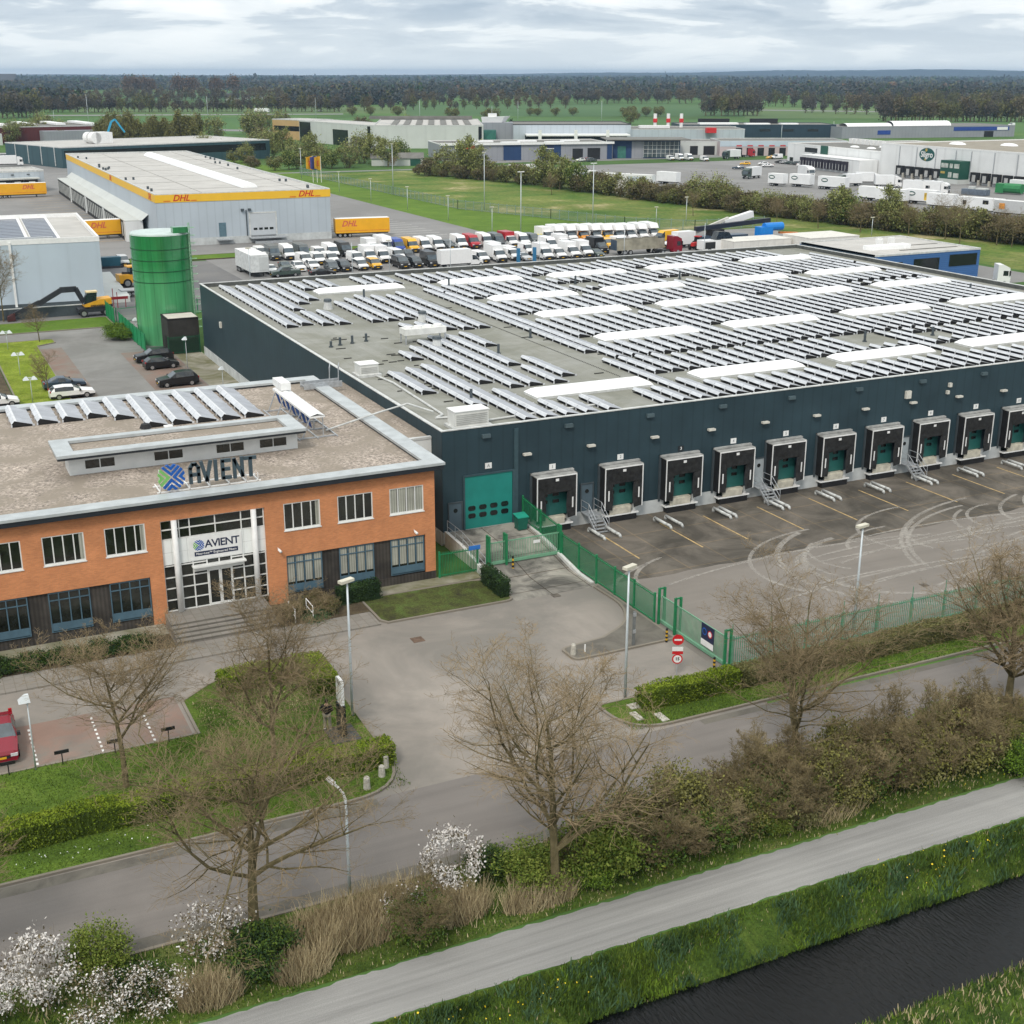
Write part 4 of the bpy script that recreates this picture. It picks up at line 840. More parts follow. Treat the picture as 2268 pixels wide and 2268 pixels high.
def gate(label, p, q, h, z, guides):
    d = Vector((q[0]-p[0], q[1]-p[1], 0)); L = d.length; d.normalize(); f = thing('sliding_gate', label, 'gate', (p[0], p[1], z)); lp = lambda s, zz: d*s+Vector((0, 0, zz)); m = MB()
    m.bar(lp(0, .16), lp(L, .16), .16, .2).bar(lp(0, h-.05), lp(L, h-.05), .06, .08)
    for i in range(int(L/.13)+1): c = lp(i*.13, 0); m.box(c.x-.016, c.y-.016, .26, c.x+.016, c.y+.016, h-.09)
    m.build('gate_leaf', [mat('pale_gate_green', (.16, .34, .22), .5, .1, 2)], f)
    for s in guides:
        for w_ in (-.2, .2):
            n_ = Vector((-d.y, d.x, 0))*w_; c = lp(s, 0)+n_; MB().box(c.x-.07, c.y-.07, -z-.05, c.x+.07, c.y+.07, h+.55).build('guide_post', [M_FGREEN], f)
        a, b_ = lp(s, h+.5)+Vector((-d.y, d.x, 0))*.2, lp(s, h+.5)-Vector((-d.y, d.x, 0))*.2; MB().bar(a, b_, .1, .1).build('guide_beam', [M_FGREEN], f)
    return f
g1 = gate('pale green sliding gate across the ramp below the roller door', (.9, -6.2), (6.6, -6.2), 1.75, .42, (0, 1.35, 5.75))
MB().box(3.6, -.05, 1.2, 4.15, -.03, 1.42).build('notice', [M_WHITE], g1)
g2 = gate('green sliding gate across the yard entrance by the no entry sign', (7.2, -19.5), (7.25, -26.9), 1.95, .02, (.0, 1.9, 7.4))
pn = MB().box(-.06, -6.05, .65, -.04, -4.7, 1.95).build('notice_board', [M_NAVY], g2)
MB().box(-.066, -6.05, .5, -.062, -4.7, .9).build('white_strip', [M_WHITE], pn)
for yy, c_ in ((-5.05, M_LBLUE), (-5.65, mat('sign_red', (.55, .015, .02), .5, 0))):
    b_ = MB(); b_.tube((-.062, yy, 1.45), (-.068, yy, 1.45), .24, n=14); o = b_.build('round_symbol', [c_], pn); MB().tube((-.069, yy, 1.45), (-.073, yy, 1.45), .17, n=14).build('symbol_face', [M_NAVY if c_ is M_LBLUE else M_WHITE], o)
# ramp handrail, blue notice, bin
m = MB(); zr = lambda y: 1.15 if y > -3 else 1.15-(-3-y)*.152
ys = [-.3, -1.8, -3.2, -4.6, -6.0, -7.2]
for y in ys: m.tube((.22, y, zr(y)-.1), (.22, y, zr(y)+1.0), .025, n=6)
for hh in (.5, 1.0): m.path([(.22, y, zr(y)+hh) for y in ys], .025, 6)
tag(m.build('handrail', [M_STEELW]), 'grey tubular handrail down the left wall of the ramp', 'handrail')
bn_ = thing('waste_bin', 'green wheeled waste bin beside the roller door at the top of the ramp', 'bin', (5.75, -1.6, 1.0))
m = MB(); m.faces([(-.35, -.32, .1), (.35, -.32, .1), (.35, .32, .1), (-.35, .32, .1), (-.45, -.4, 1.05), (.45, -.4, 1.05), (.45, .4, 1.05), (-.45, .4, 1.05)], [(0, 1, 5, 4), (1, 2, 6, 5), (2, 3, 7, 6), (3, 0, 4, 7), (3, 2, 1, 0)]); m.build('body', [mat('bin_green', (.01, .12, .085), .5, .1, 2)], bn_)
MB().faces([(-.48, -.44, 1.06), (.48, -.44, 1.06), (.48, .44, 1.2), (-.48, .44, 1.2), (-.48, -.44, 1.12), (.48, -.44, 1.12), (.48, .44, 1.26), (-.48, .44, 1.26)], [(0, 1, 5, 4), (1, 2, 6, 5), (2, 3, 7, 6), (3, 0, 4, 7), (4, 5, 6, 7)]).build('lid', [mat('bin_lid_teal', (.02, .28, .20), .45, .1, 2)], bn_)
for x in (-.3, .3): MB().tube((x-.04, .36, .1), (x+.04, .36, .1), .1, n=8).build('wheel', [M_BLACK], bn_)
# dock stairs and truck wheel guides
def stairs(x, label):
    t_ = thing('dock_stairs', label, 'stairs', (x, 0, 0)); m = MB(); m.box(-.55, -1.3, 1.02, .6, -.06, 1.08).build('landing', [M_STEELW], t_)
    for k in range(5): MB().box(-.5, -1.55-.27*k, .84-.19*k, .55, -1.3-.27*k, .88-.19*k).build('tread', [M_STEELW], t_)
    for s in (-.55, .6):
        MB().bar((s, -1.3, 1.0), (s, -2.65, .05), .05, .2).build('stringer', [M_STEELW], t_); r_ = MB()
        for hh in (.55, 1.05): r_.path([(s, -.1, 1.05+hh), (s, -1.3, 1.05+hh), (s, -2.55, .1+hh)], .025, 5)
        for y, z in ((-.1, 1.05), (-1.3, 1.05), (-2.55, .1)): r_.tube((s, y, z), (s, y, z+1.05), .025, n=5)
        r_.build('handrail', [M_STEELW], t_)
stairs(12.35, 'grey steel stairs up to the door between the first two docks'); stairs(28.7, 'grey steel stairs before the pale door left of the fifth dock'); stairs(44.6, 'grey steel stairs before the pale door right of the seventh dock')
gi = 0
M_GUIDE = mat('worn_guide_rail', (.50, .51, .50), .5, .18, 3)
for i, dx in enumerate(DOCKX):
    for s in (-.6, 4.0):
        x = dx+s
        if s > 0 and i+1 < len(DOCKX) and DOCKX[i+1]-.6-x < .5: continue
        m = MB(); m.path([(x, -1.9, .0), (x, -1.95, .34), (x, -3.7, .34), (x+.15, -4.05, .28), (x+.25, -4.1, .0)], .12, 7)
        lb = '%s rail of the %s dock from the roller door' % ('grey wheel guide at the left' if s < 0 else 'grey wheel guide at the right', ORD[i])
        tag(m.build('wheel_guide', [M_GUIDE], None, False, True), lb, 'wheel guide', 'truck wheel guides in front of the docks')
# ---------------- lamps
def lamp(label, P, h, kind='flat', group=None, r=.09, rz=0.0):
    t_ = thing('street_lamp', label, 'street lamp', (P[0], P[1], P[2] if len(P) > 2 else 0), rz, group)
    MB().tube((0, 0, -.05), (0, 0, h), r, r*.6, 8).build('pole', [M_POLE], t_, False, True)
    m = MB()
    if kind == 'flat': m.box(-.5, -.17, h-.02, .38, .17, h+.14); m.box(-.42, -.12, h-.06, .1, .12, h-.021, 0)
    elif kind == 'twin':
        for s in (-1, 1): m.box(s*.1, -.2, h-.02, s*.75, .2, h+.12)
    elif kind == 'cone':
        m.tube((0, 0, h-.05), (0, 0, h+.42), .08, .06, 8); m.faces([(-.42, -.3, h+.1), (.15, -.3, h+.1), (.15, .3, h+.1), (-.42, .3, h+.1), (-.1, -.1, h+.45), (.1, -.1, h+.45), (.1, .1, h+.45), (-.1, .1, h+.45)], [(0, 1, 5, 4), (1, 2, 6, 5), (2, 3, 7, 6), (3, 0, 4, 7), (4, 5, 6, 7), (3, 2, 1, 0)])
    elif kind == 'cone2':
        for s in (-1, 1): m.faces([(s*.1, -.3, h-.25), (s*.75, -.3, h-.25), (s*.75, .3, h-.25), (s*.1, .3, h-.25), (s*.3, -.1, h+.1), (s*.5, -.1, h+.1), (s*.5, .1, h+.1), (s*.3, .1, h+.1)], [(0, 1, 5, 4), (1, 2, 6, 5), (2, 3, 7, 6), (3, 0, 4, 7), (4, 5, 6, 7), (3, 2, 1, 0)])
        m.bar((-.4, 0, h), (.4, 0, h), .05, .05)
    elif kind == 'arm': m.path([(0, 0, h-.1), (-.08, 0, h+.25), (-.3, 0, h+.55), (-.5, 0, h+.75)], .06, 6); m.path([(-.45, 0, h+.72), (-.72, 0, h+1.0)], .11, 7)
    m.build('lamp_head', [{'flat': M_CREAML, 'cone': mat('pale_lamp_cone', (.6, .64, .66), .4, .06, 2), 'cone2': MATS['pale_lamp_cone'] if 'pale_lamp_cone' in MATS else M_WHITE}.get(kind, M_WHITE)], t_); return t_
lamp('tall grey lamp post with a cream head on the lawn corner by the pylon sign', (-15.2, -23.14), 8.1, 'flat', rz=R(20))
lamp('tall grey lamp post at the tip of the grass by the hedge start', (-.35, -27.75), 8.0, 'flat', rz=R(200))
PR = G(1890, 1398); lamp('tall grey lamp post standing in the yard behind the palisade fence', PR, zat(PR, 1166), 'flat', rz=R(10))
lamp('thin worn lamp post with a bent arm beside the street', (-20.85, -39.2), 5.0, 'arm', r=.085, rz=R(-25))
P = G(80, 1708); lamp('small lamp with a cone shade beside the red car', P, zat(P, 1556), 'cone', r=.05)
P = G(416, 820); lamp('small lamp with a cone shade by the dark estate car', P, zat(P, 754), 'cone', r=.05)
P = G(303, 742); lamp('small lamp with a cone shade inside the green fence', P, zat(P, 711), 'cone', r=.05)
P = G(495, 862); lamp('small lamp with a cone shade close to the warehouse wall', P, zat(P, 820), 'cone', r=.05)
for (bx, by, ty), lb in zip([(18, 775, 734), (45, 832, 782), (73, 893, 836)], ['far', 'middle', 'near']): P = G(bx, by); lamp('%s twin shade lamp on the yellow green strip left of the car park' % lb, P, zat(P, ty), 'cone2', 'twin shade lamps', r=.05)
for bx, by, ty, lb in [(871, 430, 319, 'tall grey mast lamp standing in the mown strip left of the flag poles'), (1153.5, 522, 381, 'tall grey twin mast lamp in front of the red hoarding'), (1312.5, 500, 362, 'tall grey mast lamp right of the twin headed one'), (1073, 465, 338, 'tall grey mast lamp behind the mesh fence in the meadow'), (668, 396, 329, 'grey mast lamp left of the flags'), (316, 677, 577, 'white pole lamp between the flatbed lorry and the silo')]:
    P = G(bx, by); lamp(lb, P, zat(P, ty), 'twin' if 'twin' in lb else 'flat', 'mast lamps behind the depot', r=.13)
for i, (bx, by, ty) in enumerate([(751.5, 424, 381), (822, 446, 396), (903, 464, 414), (993, 488, 434), (1090, 517, 459), (1453, 498, 459), (1519, 498, 437), (1930, 522, 482)]):
    P = G(bx, by); lamp(('%s short lamp post along the mown strip counted from the depot' % ORD[i]) if i < 5 else ['short lamp post behind the box vans in the meadow edge', 'short lamp post behind the white box van and tractor', 'short lamp post in the meadow behind the blue building'][i-5], P, zat(P, ty), 'flat', 'short lamp posts on the mown strip', r=.09)
for i, px in enumerate((553, 781, 863, 998, 1195, 1381, 1557)):
    P = XYP(px, 600, Y=132.0); P.z = 0; lamp('%s slim white post from the left behind the warehouse parapet' % ORD[i], P, 6.2, 'flat' if i in (0, 2) else 'none', 'slim white posts behind the warehouse', r=.07)
for i, (bx, by, ty) in enumerate([(120, 268, 245), (197, 280, 210), (461, 266, 214), (700, 262, 217), (930, 271, 222), (1147, 270, 224), (1332, 278, 224), (1795, 300, 283), (1730, 312, 275), (1845, 300, 270)]):
    P = G(bx, by); lamp('%s far lamp mast from the left standing out against the green fields' % ORD[i], P, zat(P, ty), 'flat', 'far lamp masts along the motorway', r=.16)
# ---------------- bollards, signs, covers
M_YEL = mat('safety_yellow', (.62, .36, .02), .5, .1, 3)
for (bx, by, ty), lb in zip([(1136, 1266, 1232), (1476, 1422, 1392), (1581, 1486, 1464)], ['beside the ramp gate', 'on the island before the yard gate', 'by the start of the right hedge']):
    P = G(bx, by); h = max(.9, zat(P, ty)); t_ = thing('striped_bollard', 'yellow and black striped bollard '+lb, 'bollard', P)
    for k in range(7): MB().tube((0, 0, h*k/7), (0, 0, h*(k+1)/7-.001), .075, n=8).build('band', [M_BLACK if k % 2 == 0 else M_YEL], t_)
M_CONC = mat('rough_concrete', (.42, .40, .35), .9, .25, 5)
for bx, by, ty, r_, lb in [(1270, 1453, 1426, .17, 'stout concrete bollard on the tip of the traffic island'), (1295.5, 1447, 1427, .05, 'thin white post beside the concrete bollard on the island'), (1103, 1281, 1264, .12, 'white marker post beside the dark gate hedge'), (855, 1703, 1672, .16, 'concrete bollard at the hedge end by the driveway corner'), (846, 1722, 1695, .17, 'weathered concrete bollard on the kerb of the driveway corner'), (813, 1750, 1720, .17, 'concrete bollard furthest from the driveway on the grass')]:
    P = G(bx, by); h = zat(P, ty); m = MB(); m.tube((0, 0, 0), (0, 0, h*.92), r_*1.15, r_*.9, 9); m.tube((0, 0, h*.92), (0, 0, h), r_*.9, r_*.55, 9); o = m.build('bollard', [M_WHITE if r_ < .13 else M_CONC], None, False, False); o.location = P; tag(o, lb, 'bollard')
P = G(1402.5, 1432); h = zat(P, 1355); t_ = thing('entry_post', 'slim grey entry post with intercom boxes on the traffic island', 'intercom post', P)
MB().box(-.08, -.06, 0, .08, .06, h).build('post', [mat('post_grey', (.16, .17, .17), .5)], t_)
for z in (.45*h, .93*h): MB().box(-.1, -.1, z-.12, .1, -.061, z+.12).build('intercom', [M_STEELW], t_)
P = G(1498, 1500); P.z = 0; t_ = thing('traffic_sign', 'red and white no entry sign over a speed plate at the yard entrance', 'traffic sign', P); M_RED = mat('sign_red', (.55, .015, .02))
MB().tube((0, 0, -.05), (0, 0, 2.6), .03, n=6).build('post', [M_STEELW], t_); dv = Vector((-.42, -.9, 0)).normalized(); sd_ = Vector((-dv.y, dv.x, 0))
def disc(z, r_, mt, off, par, nm): return MB().tube(dv*off+Vector((0, 0, z)), dv*(off+.012)+Vector((0, 0, z)), r_, n=16).build(nm, [mt], par)
o = disc(2.45, .34, M_RED, .04, t_, 'no_entry_disc'); c = dv*.056+Vector((0, 0, 2.45)); MB().bar(c-sd_*.22, c+sd_*.22, .006, .11).build('white_bar', [M_WHITE], o)
c = dv*.05+Vector((0, 0, 1.87)); MB().bar(c-sd_*.32, c+sd_*.32, .01, .26).build('plate', [M_WHITE], t_); c = dv*.05+Vector((0, 0, 1.62)); MB().bar(c-sd_*.32, c+sd_*.32, .01, .18).build('plate', [M_RED], t_)
o = disc(1.22, .32, M_RED, .04, t_, 'speed_disc'); o2 = disc(1.22, .24, M_WHITE, .054, o, 'speed_face')
lettering('15', .26, M_INK, o2, Matrix.Translation(dv*.07+Vector((0, 0, 1.22))) @ Matrix(((-sd_.x if sd_.x < 0 else sd_.x, 0, dv.x, 0), (-sd_.y if sd_.x < 0 else sd_.y, 0, dv.y, 0), (0, 1, 0, 0), (0, 0, 0, 1))), ext=.003, off=.01)
for bx, by, ty, lb in [(140, 1696, 1664, 'between the lamp and the tree'), (256, 1671, 1640, 'behind the tree trunk'), (375, 1646, 1613, 'nearest the low lawn hedge'), (21, 1720, 1690, 'in front of the red car')]:
    P = G(bx, by); h = max(.8, zat(P, ty)); t_ = thing('bay_sign', 'black parking plate on a short post '+lb, 'sign', P); MB().tube((0, 0, -.05), (0, 0, h-.1), .03, n=6).build('post', [M_BLACK], t_); MB().box(-.36, -.03, h-.12, .36, .03, h+.06).build('plate', [M_BLACK], t_)
t_ = thing('pylon_sign', 'tall black pylon sign with a white top emblem at the driveway corner', 'pylon sign', (-16.45, -25.0, .1)); h = zat((-16.45, -25), 1501)-.1; hb = zat((-16.45, -25), 1558)-.1
MB().box(-.75, -.95, -.02, .8, .95, .03).build('base_slab', [mat('dark_slab', (.07, .07, .07), .8, .2, 2)], t_); MB().box(-.14, -.42, .03, .14, .42, hb).build('pillar', [mat('black_pillar', (.012, .017, .017), .35, .1, 1)], t_)
m = MB(); w_ = .5
for pts in ([(-w_, .05), (-.05, .5), (-.05, .95), (-w_, 1.0)], [(w_, .05), (.05, .5), (.05, .95), (w_, 1.0)], [(-.42, 0), (.42, 0), (0, .42)], [(-.38, 1.06), (.38, 1.06), (0, .66)]): m.prism(pts, -.08, .08)
m.v = [(c_, a*.9, hb+.02+b_*(h-hb-.05)/1.06) for a, b_, c_ in m.v]; m.build('emblem', [M_WHITE], t_)
for bx, by, w_, lb, mt in [(925, 1417, .75, 'rusty brown manhole cover in the driveway asphalt', mat('rusty_iron', (.13, .085, .06), .8, .3, 4)), (1231, 1319, .55, 'round drain cover at the foot of the ramp', mat('dark_iron', (.10, .085, .07), .8, .3, 4)), (2047, 1296, .5, 'small drain cover out in the yard', mat('dark_iron', (.1, .085, .07)))]:
    P = G(bx, by); o = MB().box(-w_/2, -w_/2, .0, w_/2, w_/2, .03).build('manhole_cover', [mt]); o.location = (P.x, P.y, -.002); tag(o, lb, 'manhole cover')
for bx, by, lx, ly, lb in [(1407, 1567, .8, .6, 'square paving slab by the tip of the right hedge'), (1410, 1590, .4, 1.0, 'narrow paving slab on the grass by the street corner'), (1465, 1592, .45, 1.0, 'narrow paving slab further right on the hedge grass')]:
    P = G(bx, by); o = MB().box(-lx/2, -ly/2, .0, lx/2, ly/2, .05).build('paving_slab', [M_CONC]); o.location = (P.x, P.y, .09); tag(o, lb, 'paving slab')
m = MB()
for x in (-14.4, -13.2): m.path([(x, -9.5, .1), (x, -9.5, 1.1), (x, -8.0, 1.1), (x, -8.0, .1)], .035, 6); m.path([(x, -9.5, .6), (x, -8.0, .6)], .03, 6)
tag(m.build('bicycle_rack', [M_WHITE]), 'white tubular rails beside the office entrance steps', 'railing')
b_ = thing('blue_notice', 'small blue notice on the picket fence by the ramp', 'sign', (-.1, -6.0, 2.0)); MB().box(-.45, -.04, -.22, .45, -.02, .1).build('plate', [mat('notice_blue', (.03, .16, .5), .5)], b_)
for i, (x, z) in enumerate(((-14.3, 3.95), (-4.6, 3.75))):
    o = thing('security_camera', 'white security camera on the brick wall '+('right of the entrance' if i == 0 else 'near the office corner'), 'camera', (x, -5.8, z)); m = MB(); m.tube((0, -.02, .15), (0, -.2, .1), .03, n=6); m.tube((0, -.18, .1), (.1, -.42, -.03), .08, .09, 8); m.build('housing', [M_WHITE], o)
# ---------------- person by the pylon sign, seen from behind
def skin(verts, edges, radii, sub=1):
    me = bpy.data.meshes.new('figure'); me.from_pydata(verts, edges, []); o = bpy.data.objects.new('figure', me); COL.objects.link(o)
    md = o.modifiers.new('s', 'SKIN'); md.use_smooth_shade = True
    for v, r_ in zip(me.skin_vertices[0].data, radii): v.radius = (r_, r_) if not isinstance(r_, tuple) else r_
    me.skin_vertices[0].data[0].use_root = True
    s_ = o.modifiers.new('u', 'SUBSURF'); s_.levels = s_.render_levels = sub
    dg = bpy.context.evaluated_depsgraph_get(); out = bpy.data.meshes.new_from_object(o.evaluated_get(dg)); bpy.data.objects.remove(o); return out
pe = thing('person', 'person in a black jacket and beige trousers standing by the pylon sign', 'person', (-16.98, -24.12, .09), R(-25))
V = [(0, 0, .95), (0, 0, 1.2), (0, .01, 1.42), (0, .02, 1.52), (0, .03, 1.6), (0, .05, 1.72), (-.2, .0, 1.42), (-.27, .04, 1.15), (-.12, .24, 1.05), (.2, 0, 1.42), (.27, .04, 1.15), (.12, .24, 1.05), (-.1, 0, .9), (-.12, .02, .5), (-.13, 0, .08), (-.14, .16, .04), (.1, 0, .9), (.13, .02, .5), (.15, 0, .08), (.16, .16, .04), (-.05, .3, 1.06), (.05, .3, 1.06)]
E = [(0, 1), (1, 2), (2, 3), (3, 4), (4, 5), (2, 6), (6, 7), (7, 8), (8, 20), (2, 9), (9, 10), (10, 11), (11, 21), (0, 12), (12, 13), (13, 14), (14, 15), (0, 16), (16, 17), (17, 18), (18, 19)]
rad = [.14, .14, .15, .06, .08, .09, .07, .055, .04, .07, .055, .04, .09, .065, .05, .04, .09, .065, .05, .04, .035, .035]
me = skin(V, E, rad); me.materials.append(mat('skin_tone', (.55, .33, .23), .6, .05, 4)); o = bpy.data.objects.new('body', me); COL.objects.link(o); o.parent = pe
def cloth(ids, nm, mt, grow):
    mp_ = {k: i for i, k in enumerate(ids)}; es = [(mp_[a], mp_[b_]) for a, b_ in E if a in mp_ and b_ in mp_]
    me = skin([V[k] for k in ids], es, [rad[k]+grow for k in ids]); me.materials.append(mt); o = bpy.data.objects.new(nm, me); COL.objects.link(o); o.parent = pe
cloth([1, 2, 0, 6, 7, 8, 9, 10, 11], 'jacket', mat('black_jacket', (.012, .012, .014), .8, .2, 3), .06)
cloth([0, 12, 13, 14, 16, 17, 18], 'trousers', mat('beige_trousers', (.36, .32, .25), .85, .15, 3), .04)
for s in (-.14, .155): m = MB(); m.box(s-.05, -.07, -.0, s+.05, .22, .09); m.build('shoe', [M_WHITE], pe)
m = MB(); m.dome((0, .03, 1.70), .105, .115, .13); m.dome((0, .0, 1.70), .1, .085, -.1); m.build('hair', [mat('dark_hair', (.03, .02, .012), .8)], pe, False, True)
# ================================================================ vehicles
M_TYRE = mat('tyre_rubber', (.015, .015, .016), .8, .2, 4); M_RIM = mat('alloy_rim', (.42, .43, .44), .35, .1, 5, metal=.6); M_VGLASS = mat('vehicle_glass', (.02, .026, .03), .08, .3, 1.5, spec=.8)
M_VWS = mat('van_windscreen', (.055, .075, .09), .12, .3, 1.5, spec=.8)
M_HEAD = mat('headlight_glass', (.62, .64, .66), .15, .05, 5); M_TAIL = mat('tail_light_red', (.35, .01, .012), .3, 0); M_PLATE = mat('yellow_number_plate', (.75, .42, .02), .5, 0); M_BUMP = mat('black_bumper', (.02, .021, .023), .6, .15, 3)
PAINT = {}
def paint(c, nm):
    if nm not in PAINT: PAINT[nm] = mat('paint_'+nm, c, .3, .03, 2, spec=.6)
    return PAINT[nm]
P_WHITE = paint((.80, .80, .80), 'white'); P_BLACK = paint((.012, .013, .015), 'black'); P_GREY = paint((.09, .105, .11), 'dark_grey'); P_YEL = paint((.80, .43, .02), 'yellow'); P_BLUE = paint((.015, .055, .30), 'blue'); P_RED = paint((.42, .02, .03), 'red')
P_CRIM = paint((.22, .006, .02), 'crimson'); P_NAVY = paint((.04, .065, .10), 'slate_blue'); P_ORG = paint((.75, .30, .04), 'orange'); P_SILV = paint((.50, .51, .52), 'silver'); P_GRN = paint((.05, .075, .065), 'grey_green'); P_LYEL = paint((.75, .62, .12), 'pale_yellow')
# side profiles: stations from the nose (+x) to the tail: (x, belt z, top z, top half-width factor); cabin glass where top-belt > .2
PROF = {
 'hatch': (4.1, 1.78, [(2.05, .62, .66), (1.95, .74, .80), (1.25, .90, .98), (.95, .95, 1.02), (.25, .97, 1.40), (-.55, .98, 1.48), (-1.35, 1.0, 1.42), (-1.9, 1.0, 1.05), (-2.05, .8, .82)]),
 'suv': (4.6, 1.88, [(2.3, .7, .75), (2.2, .86, .95), (1.25, 1.02, 1.10), (1.0, 1.05, 1.13), (.3, 1.08, 1.60), (-.7, 1.1, 1.68), (-1.7, 1.12, 1.62), (-2.15, 1.12, 1.18), (-2.3, .9, .93)]),
 'estate': (4.75, 1.83, [(2.37, .6, .64), (2.25, .74, .80), (1.2, .90, .96), (.95, .93, 1.0), (.15, .95, 1.40), (-.8, .96, 1.48), (-1.85, .98, 1.42), (-2.25, .98, 1.02), (-2.37, .8, .82)]),
 'sedan': (4.6, 1.82, [(2.3, .58, .62), (2.2, .70, .78), (1.15, .88, .93), (.9, .92, .96), (.1, .94, 1.36), (-.7, .95, 1.42), (-1.45, .96, 1.12), (-1.7, .97, 1.02), (-2.3, .85, .9)]),
 'pickup': (5.2, 1.88, [(2.6, .75, .8), (2.5, .92, 1.0), (1.45, 1.05, 1.1), (1.25, 1.08, 1.14), (.6, 1.1, 1.70), (-.5, 1.1, 1.76), (-.75, 1.1, 1.6), (-.85, 1.08, 1.12), (-2.6, 1.05, 1.1)]),
 'minivan': (4.5, 1.86, [(2.25, .7, .75), (2.15, .90, 1.0), (1.5, 1.02, 1.12), (1.35, 1.05, 1.16), (.6, 1.08, 1.78), (-.6, 1.1, 1.86), (-2.05, 1.1, 1.84), (-2.2, 1.1, 1.7), (-2.25, .9, .95)]),
 'van': (5.3, 1.98, [(2.65, .72, .8), (2.5, .98, 1.1), (1.95, 1.12, 1.25), (1.8, 1.16, 1.32), (1.0, 1.2, 1.98), (.4, 1.2, 2.08), (-2.5, 1.2, 2.06), (-2.62, 1.2, 1.95), (-2.65, .9, 1.0)]),
 'high_van': (6.0, 2.05, [(3.0, .75, .85), (2.85, 1.05, 1.2), (2.3, 1.22, 1.35), (2.15, 1.26, 1.42), (1.45, 1.3, 2.2), (.9, 1.3, 2.65), (-2.8, 1.3, 2.7), (-2.95, 1.3, 2.6), (-3.0, .9, 1.0)]),
 'cab': (2.6, 2.02, [(1.3, .75, .85), (1.15, 1.05, 1.2), (.6, 1.22, 1.35), (.45, 1.26, 1.42), (-.25, 1.3, 2.15), (-.9, 1.3, 2.25), (-1.2, 1.3, 2.2), (-1.28, 1.3, 2.1), (-1.3, .9, 1.0)]),
}
def vbody(kind):
    L, W, st = PROF[kind]; hw = W/2; out = {k: MB() for k in ('body', 'windscreen', 'side_window', 'side_window_2', 'rear_window', 'bumper')}
    van = kind in ('van', 'high_van', 'cab', 'minivan')
    rings = []
    for i, (x, zb, zt) in enumerate(st):
        tf = 1.0 if i in (2, 3, 4, 5, 6) else .93; tp = .80 if not van else .88
        h_ = hw*tf; glass = zt-zb > .22
        ht = h_*(tp if glass else .95)
        rings.append([(x, -h_*.92, .24), (x, -h_, .45), (x, -h_, zb), (x, -ht, zt-.05), (x, -ht*.8, zt), (x, ht*.8, zt), (x, ht, zt-.05), (x, h_, zb), (x, h_, .45), (x, h_*.92, .24)])
    cabin = [i for i, s_ in enumerate(st) if s_[2]-s_[1] > .22]
    for i in range(len(st)-1):
        A, B = rings[i], rings[i+1]
        for k in range(9):
            quad = [A[k], B[k], B[k+1], A[k+1]]; tgt = 'body'
            if k in (2, 6) and i in cabin and i+1 in cabin:
                if not (van and kind != 'minivan' and i > cabin[0]): tgt = 'side_window'
            if k in (3, 4, 5) and i+1 == cabin[0]: tgt = 'windscreen'
            if k in (3, 4, 5) and i == cabin[-1] and not (van and kind != 'minivan'): tgt = 'rear_window'
            if k in (2, 6) and (i+1 == cabin[0]): tgt = 'side_window' if van else 'body'
            if k == 0 or k == 8: tgt = 'bumper'
            if tgt == 'side_window' and k == 6: tgt = 'side_window_2'
            out[tgt].poly(quad)
    out['bumper' if van else 'body'].poly(rings[0]); out['body'].poly(rings[-1][::-1])
    out['bumper'].poly([r_[0] for r_ in rings]+[r_[9] for r_ in rings][::-1])
    # sills between side windows
    return L, W, st, out
def wheels(xs, hw, r_, root, wd=.22):
    for x in xs:
        for s in (-1, 1):
            m = MB(); m.tube((x, s*(hw-wd), r_), (x, s*(hw+.015), r_), r_, n=14); o = m.build('wheel', [M_TYRE], root); MB().tube((x, s*(hw+.016), r_), (x, s*(hw+.022), r_), r_*.62, n=10).build('rim', [M_RIM], o)
PROT = {}
def proto(kind):
    if kind in PROT: return PROT[kind]
    root = bpy.data.objects.new(kind, None); COL.objects.link(root); L, W, st, parts = vbody(kind); hw = W/2
    for nm, mb in parts.items():
        if not mb.f: continue
        mt = {'body': P_WHITE, 'bumper': M_BUMP, 'windscreen': M_VWS}.get(nm, M_VGLASS); o = mb.build(nm.replace('_2', ''), [mt], root, False, False)
        if nm == 'body': o.material_slots[0].link = 'OBJECT'; o.material_slots[0].material = P_WHITE
    x0 = st[0][0]; zf = st[1][1]
    for s in (-1, 1):
        m = MB(); m.box(x0-.16, s*hw*.52, zf-.2, x0+.015, s*hw*.9, zf-.04); m.build('headlight', [M_HEAD], root)
        m = MB(); m.box(-x0-.02, s*hw*.72, .85, -x0+.1, s*hw*.93, 1.05); m.build('tail_light', [M_TAIL], root)
        m = MB(); m.box(st[3][0]-.25, s*hw, st[3][1]-.02, st[3][0]-.05, s*(hw+.18), st[3][1]+.16); m.build('mirror', [M_BUMP], root)
    m = MB(); m.box(x0-.05, -hw*.5, .42, x0+.02, hw*.5, zf-.12); m.build('grille', [M_BUMP], root); MB().box(x0+.021, -.26, .42, x0+.03, .26, .54).build('number_plate', [M_PLATE], root)
    r_ = .34 if kind not in ('high_van', 'cab') else .37; ax = L/2*.62
    wheels([ax] if kind == 'cab' else [ax, -ax], hw, r_, root); PROT[kind] = [root, False]; return PROT[kind]
